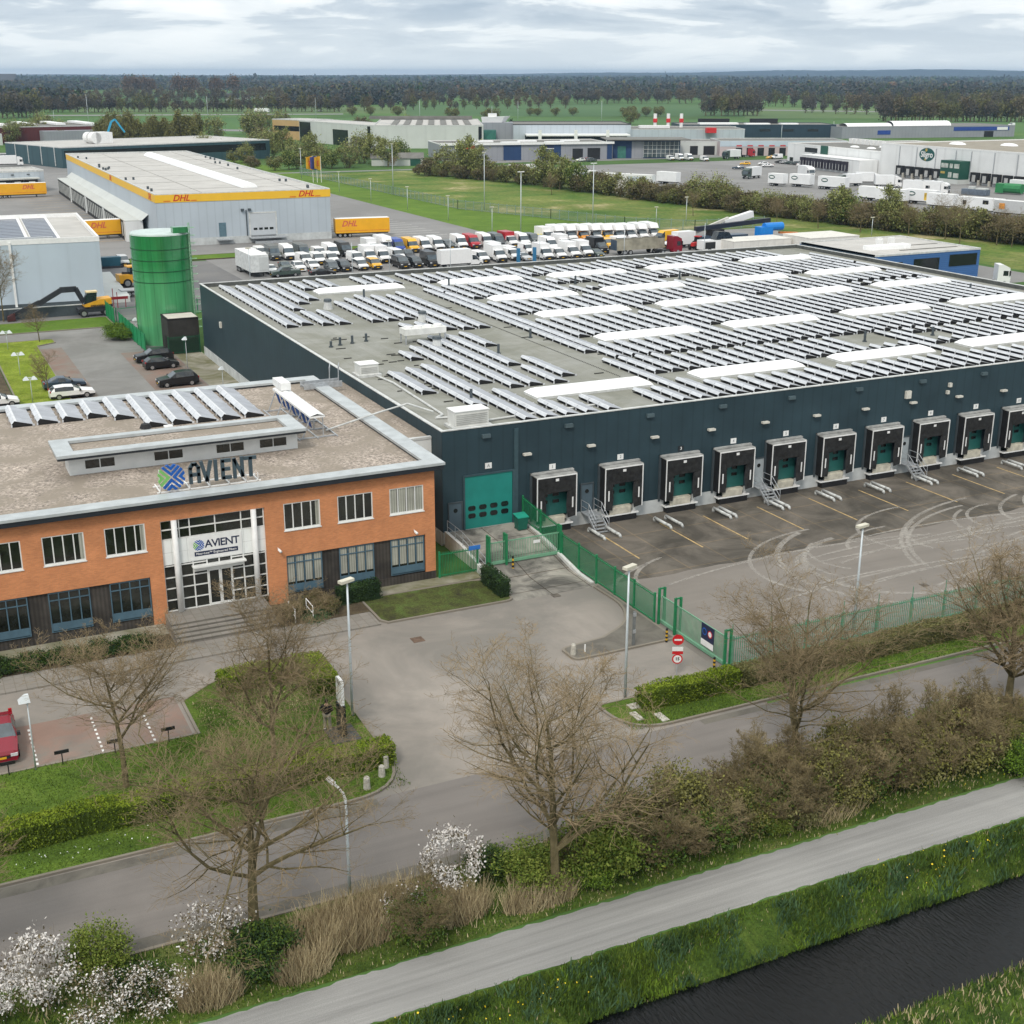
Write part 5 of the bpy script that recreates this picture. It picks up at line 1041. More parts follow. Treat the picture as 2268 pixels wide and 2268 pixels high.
def place(kind, P, heading, pnt, label, cat, group=None, name=None):
    r_ = dup(proto(kind)[0])
    r_.location = (P[0], P[1], P[2] if len(P) > 2 else 0); r_.rotation_euler = (0, 0, heading)
    for ch in r_.children:
        if ch.name.startswith('body'): ch.material_slots[0].link = 'OBJECT'; ch.material_slots[0].material = pnt
    r_.name = name or {'hatch': 'hatchback_car', 'suv': 'sport_utility_car', 'estate': 'estate_car', 'sedan': 'saloon_car', 'pickup': 'pickup_truck', 'minivan': 'minivan', 'van': 'delivery_van', 'high_van': 'tall_van'}[kind]
    tag(r_, label, cat, group); return r_
DN, DS, UPH = R(-90), R(180), 0.0          # facing the warehouse, facing left, facing right
# car park behind the office
def car_at(bx, by, kind, hd, pnt, label): P = G(bx, by); return place(kind, P, hd, pnt, label, 'car')
car_at(341, 800, 'suv', DS+R(3), P_BLACK, 'black sport utility car facing left nearest the green fence')
car_at(357, 815, 'hatch', R(4), P_BLACK, 'black hatchback facing right with its tail lights showing')
car_at(394, 853, 'suv', DS+R(2), P_BLACK, 'black sport utility car facing left nearest the warehouse wall')
car_at(160, 880, 'estate', R(1), P_WHITE, 'white estate car behind the office roof in the rear car park')
car_at(143, 860, 'sedan', R(2), P_NAVY, 'slate blue saloon beside the white estate in the rear car park')
car_at(-2, 900, 'hatch', R(0), P_WHITE, 'white car cut by the left edge behind the office roof')
P = G(-2, 1702); place('sedan', (P.x+.25, P.y+2.4, 0), DN-R(2), P_CRIM, 'crimson red car parked nose out in the brick bay by the lawn', 'car')
# box bodied vans built on the cab
def box_van(P, hd, pnt, bpnt, label, L=4.2, h=3.1, luton=False, group=None, name='box_van'):
    r_ = place('cab', (P[0]+math.cos(hd)*2.0, P[1]+math.sin(hd)*2.0), hd, pnt, label, 'box van', group, name)
    m = MB(); m.box(-1.2-L, -1.08, .75, -1.2, 1.08, h)
    if luton: m.faces([(-1.2, -1.06, 2.35), (.15, -1.0, 2.4), (.15, 1.0, 2.4), (-1.2, 1.06, 2.35), (-1.2, -1.06, h), (-.5, -1.0, h), (-.5, 1.0, h), (-1.2, 1.06, h)], [(0, 1, 5, 4), (1, 2, 6, 5), (2, 3, 7, 6), (4, 5, 6, 7), (3, 2, 1, 0)])
    o = m.build('box_body', [bpnt], r_); MB().box(-1.22-L, -1.0, .6, -1.2, 1.0, .749).build('chassis', [M_BUMP], r_); wheels([-L+.1], 1.0, .37, r_); return r_
LG = 'vans and cars in the lot behind the warehouse'
ROWN = {'b': 'rear row of the van lot', 'm': 'middle row of the van lot', 'f': 'front row of the van lot'}
CN = {id(P_WHITE): 'white', id(P_BLACK): 'black', id(P_GREY): 'dark grey', id(P_YEL): 'yellow', id(P_BLUE): 'blue', id(P_RED): 'red', id(P_ORG): 'orange', id(P_GRN): 'grey green', id(P_LYEL): 'pale yellow', id(P_SILV): 'silver'}
KN = {'van': 'van', 'high_van': 'tall van', 'minivan': 'minivan', 'box': 'box van', 'luton': 'van with a box over its cab', 'hatch': 'hatchback', 'suv': 'sport utility car', 'sedan': 'saloon car', 'pickup': 'pickup'}
LOT = [('b', [(586, 574, 'van', P_WHITE), (614, 578, 'high_van', P_GREY), (646, 577, 'high_van', P_WHITE), (679, 575, 'high_van', P_GREY), (715, 575, 'van', P_WHITE), (743, 574, 'high_van', P_WHITE), (772, 570, 'high_van', P_BLACK), (808, 568, 'sedan', P_GRN), (833, 566, 'box', P_WHITE), (863, 564, 'luton', P_WHITE), (891, 562, 'high_van', P_BLUE), (921, 561, 'high_van', P_YEL), (948, 559, 'high_van', P_WHITE), (977, 557, 'high_van', P_WHITE), (1002, 553, 'suv', P_GREY), (1029, 553, 'high_van', P_WHITE), (1057, 552, 'high_van', P_RED), (1086, 549, 'high_van', P_WHITE), (1113, 549, 'high_van', P_GREY), (1140, 549, 'box', P_WHITE), (1167, 548, 'high_van', P_WHITE), (1190, 542, 'van', P_GREY), (1207, 540, 'pickup', P_LYEL), (1222, 538, 'box', P_WHITE), (1247, 538, 'luton', P_WHITE), (1273, 537, 'luton', P_WHITE), (1300, 537, 'luton', P_ORG), (1327, 536, 'luton', P_WHITE), (1354, 536, 'luton', P_YEL), (1380, 536, 'luton', P_WHITE), (1405, 535, 'luton', P_WHITE), (1431, 533, 'luton', P_WHITE), (1456, 531, 'luton', P_WHITE)]),
       ('m', [(683, 589, 'van', P_WHITE), (713, 588, 'van', P_WHITE), (741, 587, 'van', P_WHITE), (798, 586, 'van', P_WHITE), (828, 584, 'box', P_WHITE), (857, 584, 'box', P_WHITE), (889, 579, 'van', P_WHITE), (913, 576, 'pickup', P_BLACK), (1111, 576, 'box', P_WHITE), (1143, 572, 'van', P_WHITE), (1180, 566, 'van', P_WHITE), (1229, 558, 'high_van', P_WHITE), (1260, 556, 'box', P_WHITE), (1340, 563, 'box', P_BLACK), (1356, 553, 'van', P_YEL), (1385, 550, 'van', P_WHITE)]),
       ('f', [(607, 608, 'hatch', P_WHITE), (640, 600, 'sedan', P_GRN), (669, 603, 'suv', P_WHITE), (701, 600, 'suv', P_WHITE), (743, 604, 'minivan', P_GREY), (770, 603, 'minivan', P_BLACK), (807, 600, 'minivan', P_WHITE), (838, 598, 'minivan', P_YEL), (899, 596, 'van', P_BLACK), (929, 594, 'minivan', P_BLACK), (965, 593, 'high_van', P_BLACK), (1076, 584, 'van', P_WHITE), (1115, 582, 'box', P_WHITE), (1146, 578, 'van', P_WHITE), (1171, 579, 'sedan', P_SILV), (1219, 578, 'box', P_WHITE), (1247, 576, 'van', P_WHITE), (1278, 574, 'box', P_WHITE), (1307, 571, 'box', P_WHITE), (1332, 571, 'hatch', P_GRN)])]
rv = random.Random(9)
for row, items in LOT:
    cnt = {}; tot = {}
    for it in items: k = (CN[id(it[3])], it[2]); tot[k] = tot.get(k, 0)+1
    for bx, by, kind, pnt in items:
        k = (CN[id(pnt)], kind); cnt[k] = cnt.get(k, 0)+1; o_ = '' if tot[k] == 1 else ORD[cnt[k]-1]+' '
        lb = '%s%s %s%s in the %s' % (o_, CN[id(pnt)], KN[kind], ' from the left' if tot[k] > 1 else '', ROWN[row]); 
        if len(lb.split()) > 16: lb = '%s%s cab box van from the left in the %s' % (o_, CN[id(pnt)], ROWN[row])
        P = G(bx, by); hd = DN+R(rv.uniform(-3, 3)); cat = 'van' if 'van' in KN[kind] else 'car'
        if kind in ('box', 'luton'):
            L = 4.0 if kind == 'luton' else 3.6; box_van((P.x, P.y+3.3), hd, pnt, P_RED if bx == 1140 else (pnt if pnt is P_BLACK else P_WHITE), lb, L, 3.35 if kind == 'luton' else 3.0, kind == 'luton', LG)
        else: place(kind, (P.x, P.y+PROF[kind][0]/2), hd, pnt, lb, cat, LG)
P = G(632, 612); place('pickup', P, DS, P_GRN, 'grey green pickup standing sideways in front of the van lot', 'car', LG)
P = G(714, 611); place('sedan', P, UPH, P_BLACK, 'low black car standing sideways in front of the van lot', 'car', LG)
P = G(1473, 538); place('high_van', P, DS+R(8), P_YEL, 'yellow tall van seen from its side beside the box vans', 'van', LG)
P = G(1500, 549); box_van(P, DS+R(6), P_WHITE, P_WHITE, 'white box van facing left beside the red tractor', 4.6, 3.3, False, LG)
P = G(1030, 590); box_van(P, UPH, P_WHITE, P_WHITE, 'long white box van standing sideways behind the warehouse parapet', 6.0, 3.3, False, LG)
P = G(276, 590); place('minivan', (P.x, P.y+1.5), DN, P_SILV, 'silver minivan nose on beside the green silo', 'car')
# white trailer with a tarpaulin top
def box_trailer(P, hd, L, h, mt, label, cat='trailer', legs=True, group=None, side=None, z0=.95, W=2.5, name='trailer'):
    t_ = thing(name, label, cat, (P[0], P[1], 0), hd, group); hw = W/2; m = MB(); m.box(-L/2, -hw, z0, L/2, hw, h); m.build('box_body', [mt], t_); MB().box(-L/2, -hw+.05, h+.001, L/2, hw-.05, h+.04).build('roof', [M_WHITE], t_)
    MB().box(-L/2+.2, -hw*.5, z0-.3, L/2-.2, hw*.5, z0-.01).build('chassis', [M_BUMP], t_); wheels([-L*.42, -L*.33, -L*.24] if L > 9 else [-L*.3, -L*.18], hw, .45, t_)
    if legs: 
        for s in (-1, 1): MB().box(L*.3-.08, s*hw*.7-.06, 0, L*.3+.08, s*hw*.7+.06, z0-.31).build('support_leg', [M_BUMP], t_)
    return t_
M_TARP = mat('crumpled_white_tarp', (.62, .64, .64), .6, .14, 1.6, bump=.5, bscale=2)
t_ = box_trailer((24.0, 145.6), DN, 11, 3.9, M_TARP, 'large white tarpaulin trailer at the left end of the van lot', name='tarpaulin_trailer', W=3.2)
MB().box(5.52, -.1, 1.2, 5.56, 1.5, 3.5).build('rear_door', [M_SILV if False else mat('pale_door_panel', (.52, .54, .54), .5, .05, 2)], t_)
# long open skip trailer, red lorry cab, machines at the right end of the lot
def lorry_cab(parent, x, mt, W=2.45, h=3.5, tall=True):
    hw = W/2; m = MB(); m.faces([(x, -hw, .5), (x+2.1, -hw, .5), (x+2.2, -hw, 1.5), (x+1.95, -hw, h-.5), (x+.9, -hw, h), (x, -hw, h), (x, hw, .5), (x+2.1, hw, .5), (x+2.2, hw, 1.5), (x+1.95, hw, h-.5), (x+.9, hw, h), (x, hw, h)], [(0, 1, 2, 3, 4, 5), (11, 10, 9, 8, 7, 6), (1, 7, 8, 2), (2, 8, 9, 3), (3, 9, 10, 4), (4, 10, 11, 5), (5, 11, 6, 0)])
    o = m.build('cab', [mt], parent); MB().faces([(x+2.21, -hw*.88, 1.6), (x+2.21, hw*.88, 1.6), (x+2.02, hw*.85, h-.85), (x+2.02, -hw*.85, h-.85)], [(0, 1, 2, 3)]).build('windscreen', [M_VWS], parent)
    for s in (-1, 1): MB().box(x+.9, s*hw, 1.65, x+1.75, s*(hw+.012), h-1.0).build('side_window', [M_VGLASS], parent); MB().box(x+1.9, s*(hw+.02), 1.7, x+2.1, s*(hw+.25), 2.5).build('mirror', [M_BUMP], parent); MB().box(x+2.12, s*hw*.55, .75, x+2.22, s*hw*.9, .95).build('headlight', [M_HEAD], parent)
    MB().box(x+2.1, -hw*.6, .55, x+2.205, hw*.6, 1.35).build('grille', [M_BUMP], parent); wheels([x+1.2], hw-.02, .5, parent, .3); return o
def lorry(P, hd, label, cmt, bmt=None, L=8, h=3.8, group=None, name='lorry', tractor=False, flat=False):
    t_ = thing(name, label, 'lorry', (P[0], P[1], 0), hd, group); lorry_cab(t_, L/2-2.0, cmt); e_ = L/2-2.15
    MB().box(-L/2, -.45, .6, e_, .45, .85).build('chassis', [M_BUMP], t_)
    if not tractor and not flat: MB().box(-L/2, -1.25, .95, e_, 1.25, h).build('box_body', [bmt or P_WHITE], t_)
    if flat: MB().box(-L/2, -1.22, 1.0, e_, 1.22, 1.18).build('flatbed', [bmt or P_SILV], t_)
    if tractor: MB().box(-L/2+.3, -.6, .86, -L/2+1.6, .6, 1.0).build('coupling_plate', [M_BUMP], t_)
    wheels([-L/2+1.2] if L < 9 else [-L/2+1.2, -L/2+2.5], 1.2, .5, t_, .4); return t_
P = G(1412, 562); t_ = thing('skip_trailer', 'long open trailer with pale concrete coloured side walls in the van lot', 'trailer', (P.x, P.y, 0)); L = 11; m = MB()
for y in (-1.25, 1.2): m.box(-L/2, y, 1.0, L/2, y+.05, 3.0)
m.box(-L/2, -1.2, 1.0, -L/2+.06, 1.2, 3.0, 1); m.box(L/2-.06, -1.2, 1.0, L/2, 1.2, 3.1, 1); m.box(-L/2+.06, -1.2, 1.0, L/2-.06, 1.2, 1.1, 2); m.build('tipper_body', [mat('weathered_beige_panel', (.30, .28, .22), .8, .25, .8), P_NAVY, M_BUMP], t_); wheels([-3.5, -2.3, 3.2], 1.2, .5, t_)
P = G(1476, 562); lorry((P.x, P.y), UPH, 'dark red lorry cab right of the open trailer', P_CRIM, tractor=True, L=5.5, name='lorry_cab')
P = G(1543, 552); tr = thing('tractor', 'small red farm tractor with big rear wheels', 'tractor', (P.x, P.y, 0), DN-R(60)); M_TRED = mat('tractor_red', (.5, .03, .03), .4)
MB().box(.2, -.4, .8, 2.0, .4, 1.5).build('bonnet', [M_TRED], tr); MB().box(-1.0, -.7, 1.0, .2, .7, 1.4).build('body', [M_TRED], tr); m = MB(); m.box(-.9, -.65, 2.5, .2, .65, 2.65, 0).box(-.85, -.6, 1.4, .15, .6, 2.499, 1); m.build('cab', [M_TRED, M_VGLASS], tr)
for s in (-1, 1): MB().tube((-.6, s*.7, .8), (-.6, s*1.15, .8), .8, n=16).build('wheel', [M_TYRE], tr); MB().tube((1.5, s*.6, .5), (1.5, s*.95, .5), .5, n=12).build('wheel', [M_TYRE], tr); MB().tube((-.6, s*1.151, .8), (-.6, s*1.17, .8), .42, n=10).build('rim', [P_WHITE], tr)
P = G(1620, 545); cr = thing('mobile_crane', 'dark mobile crane with its long boom lying level above the lot', 'crane', (P.x, P.y+4, 0)); m = MB(); m.box(-6, -1.3, .8, 6, 1.3, 1.9); m.build('chassis', [P_NAVY], cr); MB().bar((-6.5, 0, 3.4), (13, 1.0, 4.3), .9, .9).build('boom', [mat('dark_boom', (.015, .02, .035), .5, .1, 2)], cr); MB().box(-3, -1.2, 1.91, 0, 1.2, 3.2).build('cab', [M_BUMP], cr); wheels([-4.5, -3, 2.5, 4], 1.25, .65, cr); MB().bar((-5.5, 1.2, 2.6), (3.0, 2.0, 5.0), .5, .6).build('jib', [mat('pale_jib', (.6, .58, .53), .5, .1, 2)], cr); MB().bar((2, 2.1, 4.0), (9.5, 2.6, 5.6), 1.2, 1.3).build('telescopic_arm', [P_WHITE], cr)
P = G(1590, 556); t_ = thing('dark_machine', 'low white lorry with a black engine opening below the crane boom', 'lorry', (P.x, P.y-1, 0)); m = MB(); m.box(-5, -1.2, .7, 4.5, 1.2, 2.5); m.build('body', [P_WHITE], t_); MB().box(-4.6, -1.25, .9, -2.2, -1.201, 2.2).build('engine_opening', [M_BUMP], t_); MB().box(0, -1.24, 1.2, .8, -1.201, 2.0).build('side_window', [M_VGLASS], t_); wheels([-3.5, 3], 1.2, .5, t_); MB().faces([(-2, -1, 2.5), (2.2, -1, 2.5), (1.2, -.9, 3.9), (-1.2, -.9, 4.1), (-2, 1, 2.5), (2.2, 1, 2.5), (1.2, .9, 3.9), (-1.2, .9, 4.1)], [(0, 1, 2, 3), (7, 6, 5, 4), (1, 5, 6, 2), (3, 2, 6, 7), (0, 3, 7, 4)]).build('cab', [M_VGLASS], t_)
P = G(1690, 545); t_ = thing('blue_machine', 'bright blue drilling machine behind the warehouse parapet', 'machine', (P.x, P.y, 0)); M_BM = mat('machine_blue', (.01, .20, .60), .4, .05, 2); MB().box(-1.6, -1, .6, 1.6, 1, 4.0).build('housing', [M_BM], t_); MB().tube((0, 0, 3.9), (4.5, 0, 3.9), .85, n=12).build('tank', [M_BM], t_); MB().box(-1.7, -1.05, 0, 1.7, 1.05, .599).build('track', [M_BUMP], t_); MB().bar((4, .2, 2.6), (9, .5, 2.2), .5, .4).build('arm', [mat('orange_arm', (.7, .22, .05), .5)], t_)
P = G(1400, 547); t_ = thing('blue_skip', 'small bright blue skip between the box vans', 'skip', (P.x, P.y, 0)); MB().faces([(-1.8, -.9, .2), (1.8, -.9, .2), (1.8, .9, .2), (-1.8, .9, .2), (-2.2, -1, 1.7), (2.2, -1, 1.7), (2.2, 1, 1.7), (-2.2, 1, 1.7)], [(0, 1, 5, 4), (1, 2, 6, 5), (2, 3, 7, 6), (3, 0, 4, 7), (4, 5, 6, 7)]).build('hull', [paint((.02, .10, .55), 'bright_blue')], t_)
P = G(1166, 583); t_ = thing('car_lift', 'blue two post car lift frame between the parked vans', 'car lift', (P.x, P.y, 0)); M_LB = mat('lift_blue', (.03, .17, .33), .5)
for x in (-1.7, 1.7): MB().box(x-.25, -.3, 0, x+.25, .3, 2.9).build('post', [M_LB], t_)
MB().box(-1.45, -.25, .05, 1.45, .25, .25).build('base_beam', [M_LB], t_)
# white site cabins / flat roof block at the right end
for x0, x1, y0, y1, h, lb in ((131, 143.2, 124, 133, 3.0, 'low white flat roofed store left of the blue building'), (116.5, 130.6, 129.5, 136, 2.5, 'long white flat store behind the warehouse rear corner')):
    t_ = thing('white_store', lb, 'store', ((x0+x1)/2, y0, 0)); MB().box(x0, y0, 0, x1, y1, h).build('wall', [mat('cream_store_panel', (.68, .66, .62), .6, .05, 1, stripe=.1, sfreq=.5, sharp=True)], t_, True); MB().box(x0-.05, y0-.05, h+.001, x1+.05, y1+.05, h+.12).build('roof', [mat('cream_flat_roof', (.66, .64, .59), .7, .06, 1)], t_, True)
# ---------------- yellow excavator, telehandler, flatbed lorry, skips by the left
M_EY = mat('machine_yellow', (.72, .36, .03), .4, .08, 1.5); M_EB = mat('machine_dark_steel', (.03, .032, .04), .5, .2, 2); M_OCB = mat('cream_cab_roof', (.75, .60, .36), .5)
P = G(212, 702); ex = thing('excavator', 'yellow wheeled excavator with a long black arm reaching to the ground', 'excavator', (P.x, P.y+1.4, 0), R(2))
MB().box(-2.3, -1.15, .7, 2.3, 1.15, 1.25).build('chassis', [M_EB], ex); m = MB(); m.box(-.6, -1.2, 1.3, 2.6, 1.2, 1.75, 1); m.faces([(-1.4, -1.2, 1.5), (.3, -1.2, 1.5), (2.5, -1.2, 1.7), (2.5, -1.2, 2.6), (.8, -1.2, 2.5), (-1.4, -1.2, 1.9), (-1.4, 1.2, 1.5), (.3, 1.2, 1.5), (2.5, 1.2, 1.7), (2.5, 1.2, 2.6), (.8, 1.2, 2.5), (-1.4, 1.2, 1.9)], [(0, 1, 2, 3, 4, 5), (11, 10, 9, 8, 7, 6), (2, 8, 9, 3), (3, 9, 10, 4), (4, 10, 11, 5), (5, 11, 6, 0)], 0); m.build('body', [M_EY, M_EB], ex)
m = MB(); m.faces([(-1.5, -1.15, 1.9), (.3, -1.15, 2.1), (.5, -1.1, 3.5), (-.9, -1.1, 3.6), (-1.5, 0, 1.9), (.3, 0, 2.1), (.5, 0, 3.5), (-.9, 0, 3.6)], [(0, 1, 2, 3), (7, 6, 5, 4), (1, 5, 6, 2), (0, 3, 7, 4)]); m.build('cab', [M_VGLASS], ex); MB().box(-1.0, -1.2, 3.55, .6, .05, 3.75).build('cab_roof', [M_OCB], ex)
m = MB(); m.path([(-1.45, .5, 1.9), (-1.9, .5, 3.6)], .09, 6); m.bar((-1.2, .5, 1.9), (-2.2, .5, 4.1), .5, .7).bar((-2.1, .5, 4.0), (-4.4, .5, 4.0), .5, .8).bar((-4.2, .5, 4.0), (-7.6, .5, 2.2), .45, .7); m.build('boom', [M_EB], ex); MB().bar((-7.4, .5, 2.5), (-11.2, .5, .9), .4, .55).build('dipper_arm', [M_EB], ex); MB().faces([(-11.0, 0, 1.2), (-12.0, 0, .7), (-12.1, 0, .05), (-11.0, 0, .1), (-11.0, 1, 1.2), (-12.0, 1, .7), (-12.1, 1, .05), (-11.0, 1, .1)], [(0, 1, 2, 3), (7, 6, 5, 4), (0, 4, 5, 1), (1, 5, 6, 2), (3, 7, 4, 0)]).build('bucket', [mat('rusty_bucket', (.06, .02, .02), .7, .2, 2)], ex); wheels([-1.6, 1.6], 1.2, .55, ex, .4)
P = G(300, 634); te = thing('telehandler', 'orange yellow telescopic handler with a cab beside the silo', 'loader', (P.x, P.y, 0), R(8)); m = MB(); m.faces([(-2.8, -1.1, .8), (2.6, -1.1, .8), (2.8, -1.1, 1.6), (.5, -1.1, 2.1), (-2.9, -1.1, 2.2), (-2.8, 1.1, .8), (2.6, 1.1, .8), (2.8, 1.1, 1.6), (.5, 1.1, 2.1), (-2.9, 1.1, 2.2)], [(0, 1, 2, 3, 4), (9, 8, 7, 6, 5), (1, 6, 7, 2), (2, 7, 8, 3), (3, 8, 9, 4), (4, 9, 5, 0)]); m.build('body', [M_EY], te); MB().faces([(-1.0, -.9, 2.1), (.8, -.9, 2.1), (.6, -.85, 3.3), (-.9, -.85, 3.3), (-1.0, .9, 2.1), (.8, .9, 2.1), (.6, .85, 3.3), (-.9, .85, 3.3)], [(0, 1, 2, 3), (7, 6, 5, 4), (1, 5, 6, 2), (0, 3, 7, 4)]).build('cab', [M_VGLASS], te); MB().box(-1.3, -1, 3.31, .7, 1, 3.5).build('cab_roof', [M_EY], te); MB().bar((-2, .2, 2.3), (4.2, .2, 1.6), .5, .5).build('boom', [M_EB], te); wheels([-1.6, 1.8], 1.15, .75, te, .45)
P = G(305, 655); lorry((P.x+1.5, P.y), R(2), 'black cab lorry with an empty grey flatbed beside the silo', P_BLACK, P_SILV, 8.5, flat=True, name='flatbed_lorry')
P = G(246, 593); t_ = thing('skip', 'dark blue skip with a grey panel beside the white hall', 'skip', (P.x, P.y, 0)); MB().faces([(-1.6, -.8, .4), (1.6, -.8, .4), (1.6, .8, .4), (-1.6, .8, .4), (-1.8, -.9, 2.0), (1.8, -.9, 2.0), (1.8, .9, 2.0), (-1.8, .9, 2.0)], [(0, 1, 5, 4), (1, 2, 6, 5), (2, 3, 7, 6), (3, 0, 4, 7), (4, 5, 6, 7)]).build('hull', [mat('skip_petrol_blue', (.015, .08, .12), .5, .1, 2)], t_); MB().box(-2.0, -.9, .05, 2.0, .9, .39).build('pallet', [M_EB], t_)
# white artic tractor unit beyond the warehouse
P = G(2192, 627); lorry((P.x-1.5, P.y-1, 0), R(-28), 'white tractor unit without a trailer beside the blue building', P_WHITE, tractor=True, L=6.3, h=3.8, name='lorry_tractor_unit')

# ================================================================ vegetation
M_BARK = mat('mossy_bark', (.135, .112, .06), .9, .3, 3, spec=.1); M_TWIG = mat('pale_twigs', (.25, .19, .115), .9, .25, 1.2, spec=.1); M_TWIG2 = mat('brown_twigs', (.20, .16, .088), .9, .3, .8, spec=.1)
def leafm(name, a, b): return mat(name, a, .75, 0.2, .9, col2=b, spec=.2)
M_LF = {'spring': [leafm('leaf_spring', (.12, .155, .025), (.20, .24, .045)), leafm('leaf_fresh_green', (.06, .10, .014), (.11, .16, .022))],
        'weed': [leafm('weed_blue_green', (.05, .10, .045), (.09, .16, .07)), leafm('leaf_dark_green', (.02, .045, .014), (.04, .08, .022))],
        'green': [leafm('leaf_fresh_green', (.06, .10, .014), (.11, .16, .022)), leafm('leaf_mid_green', (.035, .07, .014), (.065, .115, .02))],
        'bright': [leafm('leaf_bright_green', (.10, .18, .015), (.17, .26, .03)), leafm('leaf_mid_green', (.035, .07, .014), (.065, .115, .02))],
        'olive': [leafm('leaf_olive', (.13, .125, .045), (.19, .18, .07)), leafm('leaf_olive_dark', (.075, .075, .028), (.11, .11, .042))],
        'yellow': [leafm('leaf_yellow_green', (.15, .15, .035), (.23, .22, .06)), leafm('leaf_olive', (.10, .105, .03), (.15, .15, .045))],
        'brown': [leafm('twig_mass_brown', (.145, .115, .065), (.20, .16, .095)), leafm('twig_mass_dark', (.07, .058, .034), (.11, .09, .05))],
        'willow': [leafm('leaf_willow', (.24, .27, .08), (.34, .36, .13)), leafm('leaf_willow_dark', (.11, .125, .04), (.15, .17, .055))],
        'white': [leafm('blossom_white', (.62, .58, .55), (.80, .78, .76)), leafm('blossom_cream', (.50, .46, .42), (.66, .63, .60))],
        'grey': [leafm('grey_twig_mass', (.085, .075, .06), (.125, .105, .08)), leafm('grey_twig_dark', (.06, .055, .045), (.09, .08, .06))],
        'rust': [leafm('rust_twig_mass', (.15, .09, .055), (.20, .125, .08)), leafm('grey_twig_mass', (.085, .075, .06), (.125, .105, .08))],
        'dark': [leafm('leaf_dark_green', (.02, .045, .014), (.04, .08, .022)), leafm('leaf_near_black', (.012, .026, .010), (.024, .045, .015))],
        'hedge': [leafm('hedge_top_leaf', (.13, .19, .012), (.22, .28, .025)), leafm('hedge_shade_leaf', (.045, .07, .010), (.09, .13, .015))],
        'dry': [leafm('dry_stalk', (.38, .31, .18), (.56, .47, .29)), leafm('dry_stalk_brown', (.24, .185, .11), (.34, .27, .16))]}
def segs_quads(S, n=3):
    S = np.array(S, np.float32); p, q, r0, r1 = S[:, 0:3], S[:, 3:6], S[:, 6], S[:, 7]; d = q-p; d /= np.linalg.norm(d, axis=1, keepdims=True)+1e-9
    ref = np.where(np.abs(d[:, :1]) < .8, np.array([[1., 0, 0]]), np.array([[0, 1., 0]])); a = ref-d*(ref*d).sum(1, keepdims=True); a /= np.linalg.norm(a, axis=1, keepdims=True); b = np.cross(d, a)
    out = []
    for k in range(n):
        t0, t1 = 2*math.pi*k/n, 2*math.pi*(k+1)/n; e0, e1 = a*math.cos(t0)+b*math.sin(t0), a*math.cos(t1)+b*math.sin(t1)
        out.append(np.stack([p+e0*r0[:, None], p+e1*r0[:, None], q+e1*r1[:, None], q+e0*r1[:, None]], 1))
    return np.concatenate(out).astype(np.float32)
def leaf_quads(P, size, rng, asp=.55, flat=0.0):
    n = len(P); a = rng.normal(size=(n, 3)); a[:, 2] *= (1-flat); a /= np.linalg.norm(a, axis=1, keepdims=True)+1e-9; b = rng.normal(size=(n, 3)); b[:, 2] *= (1-flat); b -= a*(a*b).sum(1, keepdims=True); b /= np.linalg.norm(b, axis=1, keepdims=True)+1e-9
    s = size*rng.uniform(.6, 1.35, (n, 1))*.5; a *= s; b *= s*asp
    return np.stack([P-a-b, P+a-b, P+a+b, P-a+b], 1).astype(np.float32)
class Grow:
    def __init__(s, seed, ch, ln, up, wob, maxlev): s.r = random.Random(seed); s.ch, s.ln, s.up, s.wob, s.mx = ch, ln, up, wob, maxlev; s.S = [[] for _ in range(maxlev+1)]
    def go(s, p, d, L, r, lev):
        R_ = s.r; ns = (7, 6, 5, 3, 2)[lev]; sg = L/ns; rr = r
        for i in range(ns):
            w_ = s.wob[lev]; d = Vector((d.x+R_.uniform(-w_, w_), d.y+R_.uniform(-w_, w_), d.z+R_.uniform(-w_, w_)+s.up[lev])).normalized(); q = p+d*sg; r2 = max(.006, r*(1-.78*(i+1)/ns)); s.S[lev].append((*p, *q, rr, r2)); rr = r2; p = q
            if lev < s.mx and (i >= s.ch[lev][2] or lev > 0):
                for _ in range(s.ch[lev][0] if R_.random() < s.ch[lev][1] else s.ch[lev][0]-1):
                    a = R_.uniform(0, 6.283); t = Vector((math.cos(a), math.sin(a), R_.uniform(-.2, .25))); sp = s.ch[lev][3]; e_ = (d*R_.uniform(.55, .9)+t*sp).normalized()
                    f_ = 1-.55*i/ns; s.go(p, e_, L*s.ln[lev]*R_.uniform(.7, 1.2)*f_, rr*R_.uniform(.5, .72), lev+1)
def tree_parts(seed, H, r0, fork=2, spread=.9, n0=3, fine=True, dens=1.0, wide=.62, up=.09):
    g = Grow(seed, [(n0, .75, fork, spread), (2, .85, 0, .85), (2, .95, 0, .8), (2, .8*dens, 0, .8)], [wide*1.3, .55, .55, .5], [.04, up, .03, .02, .01], [.07, .2, .25, .3, .35], 4 if fine else 3)
    g.go(Vector((0, 0, -.1)), Vector((0, 0, 1)), H*.8, r0, 0); return g
def bare_tree(name, label, P, H, r0, seed, rz=0, group=None, **k):
    g = tree_parts(seed, H, r0, **k); t_ = thing(name, label, 'tree', P, rz, group); MB().quads(segs_quads(g.S[0], 7)).build('trunk', [M_BARK], t_, False, True)
    m = MB(); m.quads(segs_quads(g.S[1], 5), 0)
    for lv, S in enumerate(g.S[2:]): m.quads(segs_quads(S, 3), 0 if lv == 0 else 1)
    m.build('crown', [M_BARK, M_TWIG], t_, False, True); return t_
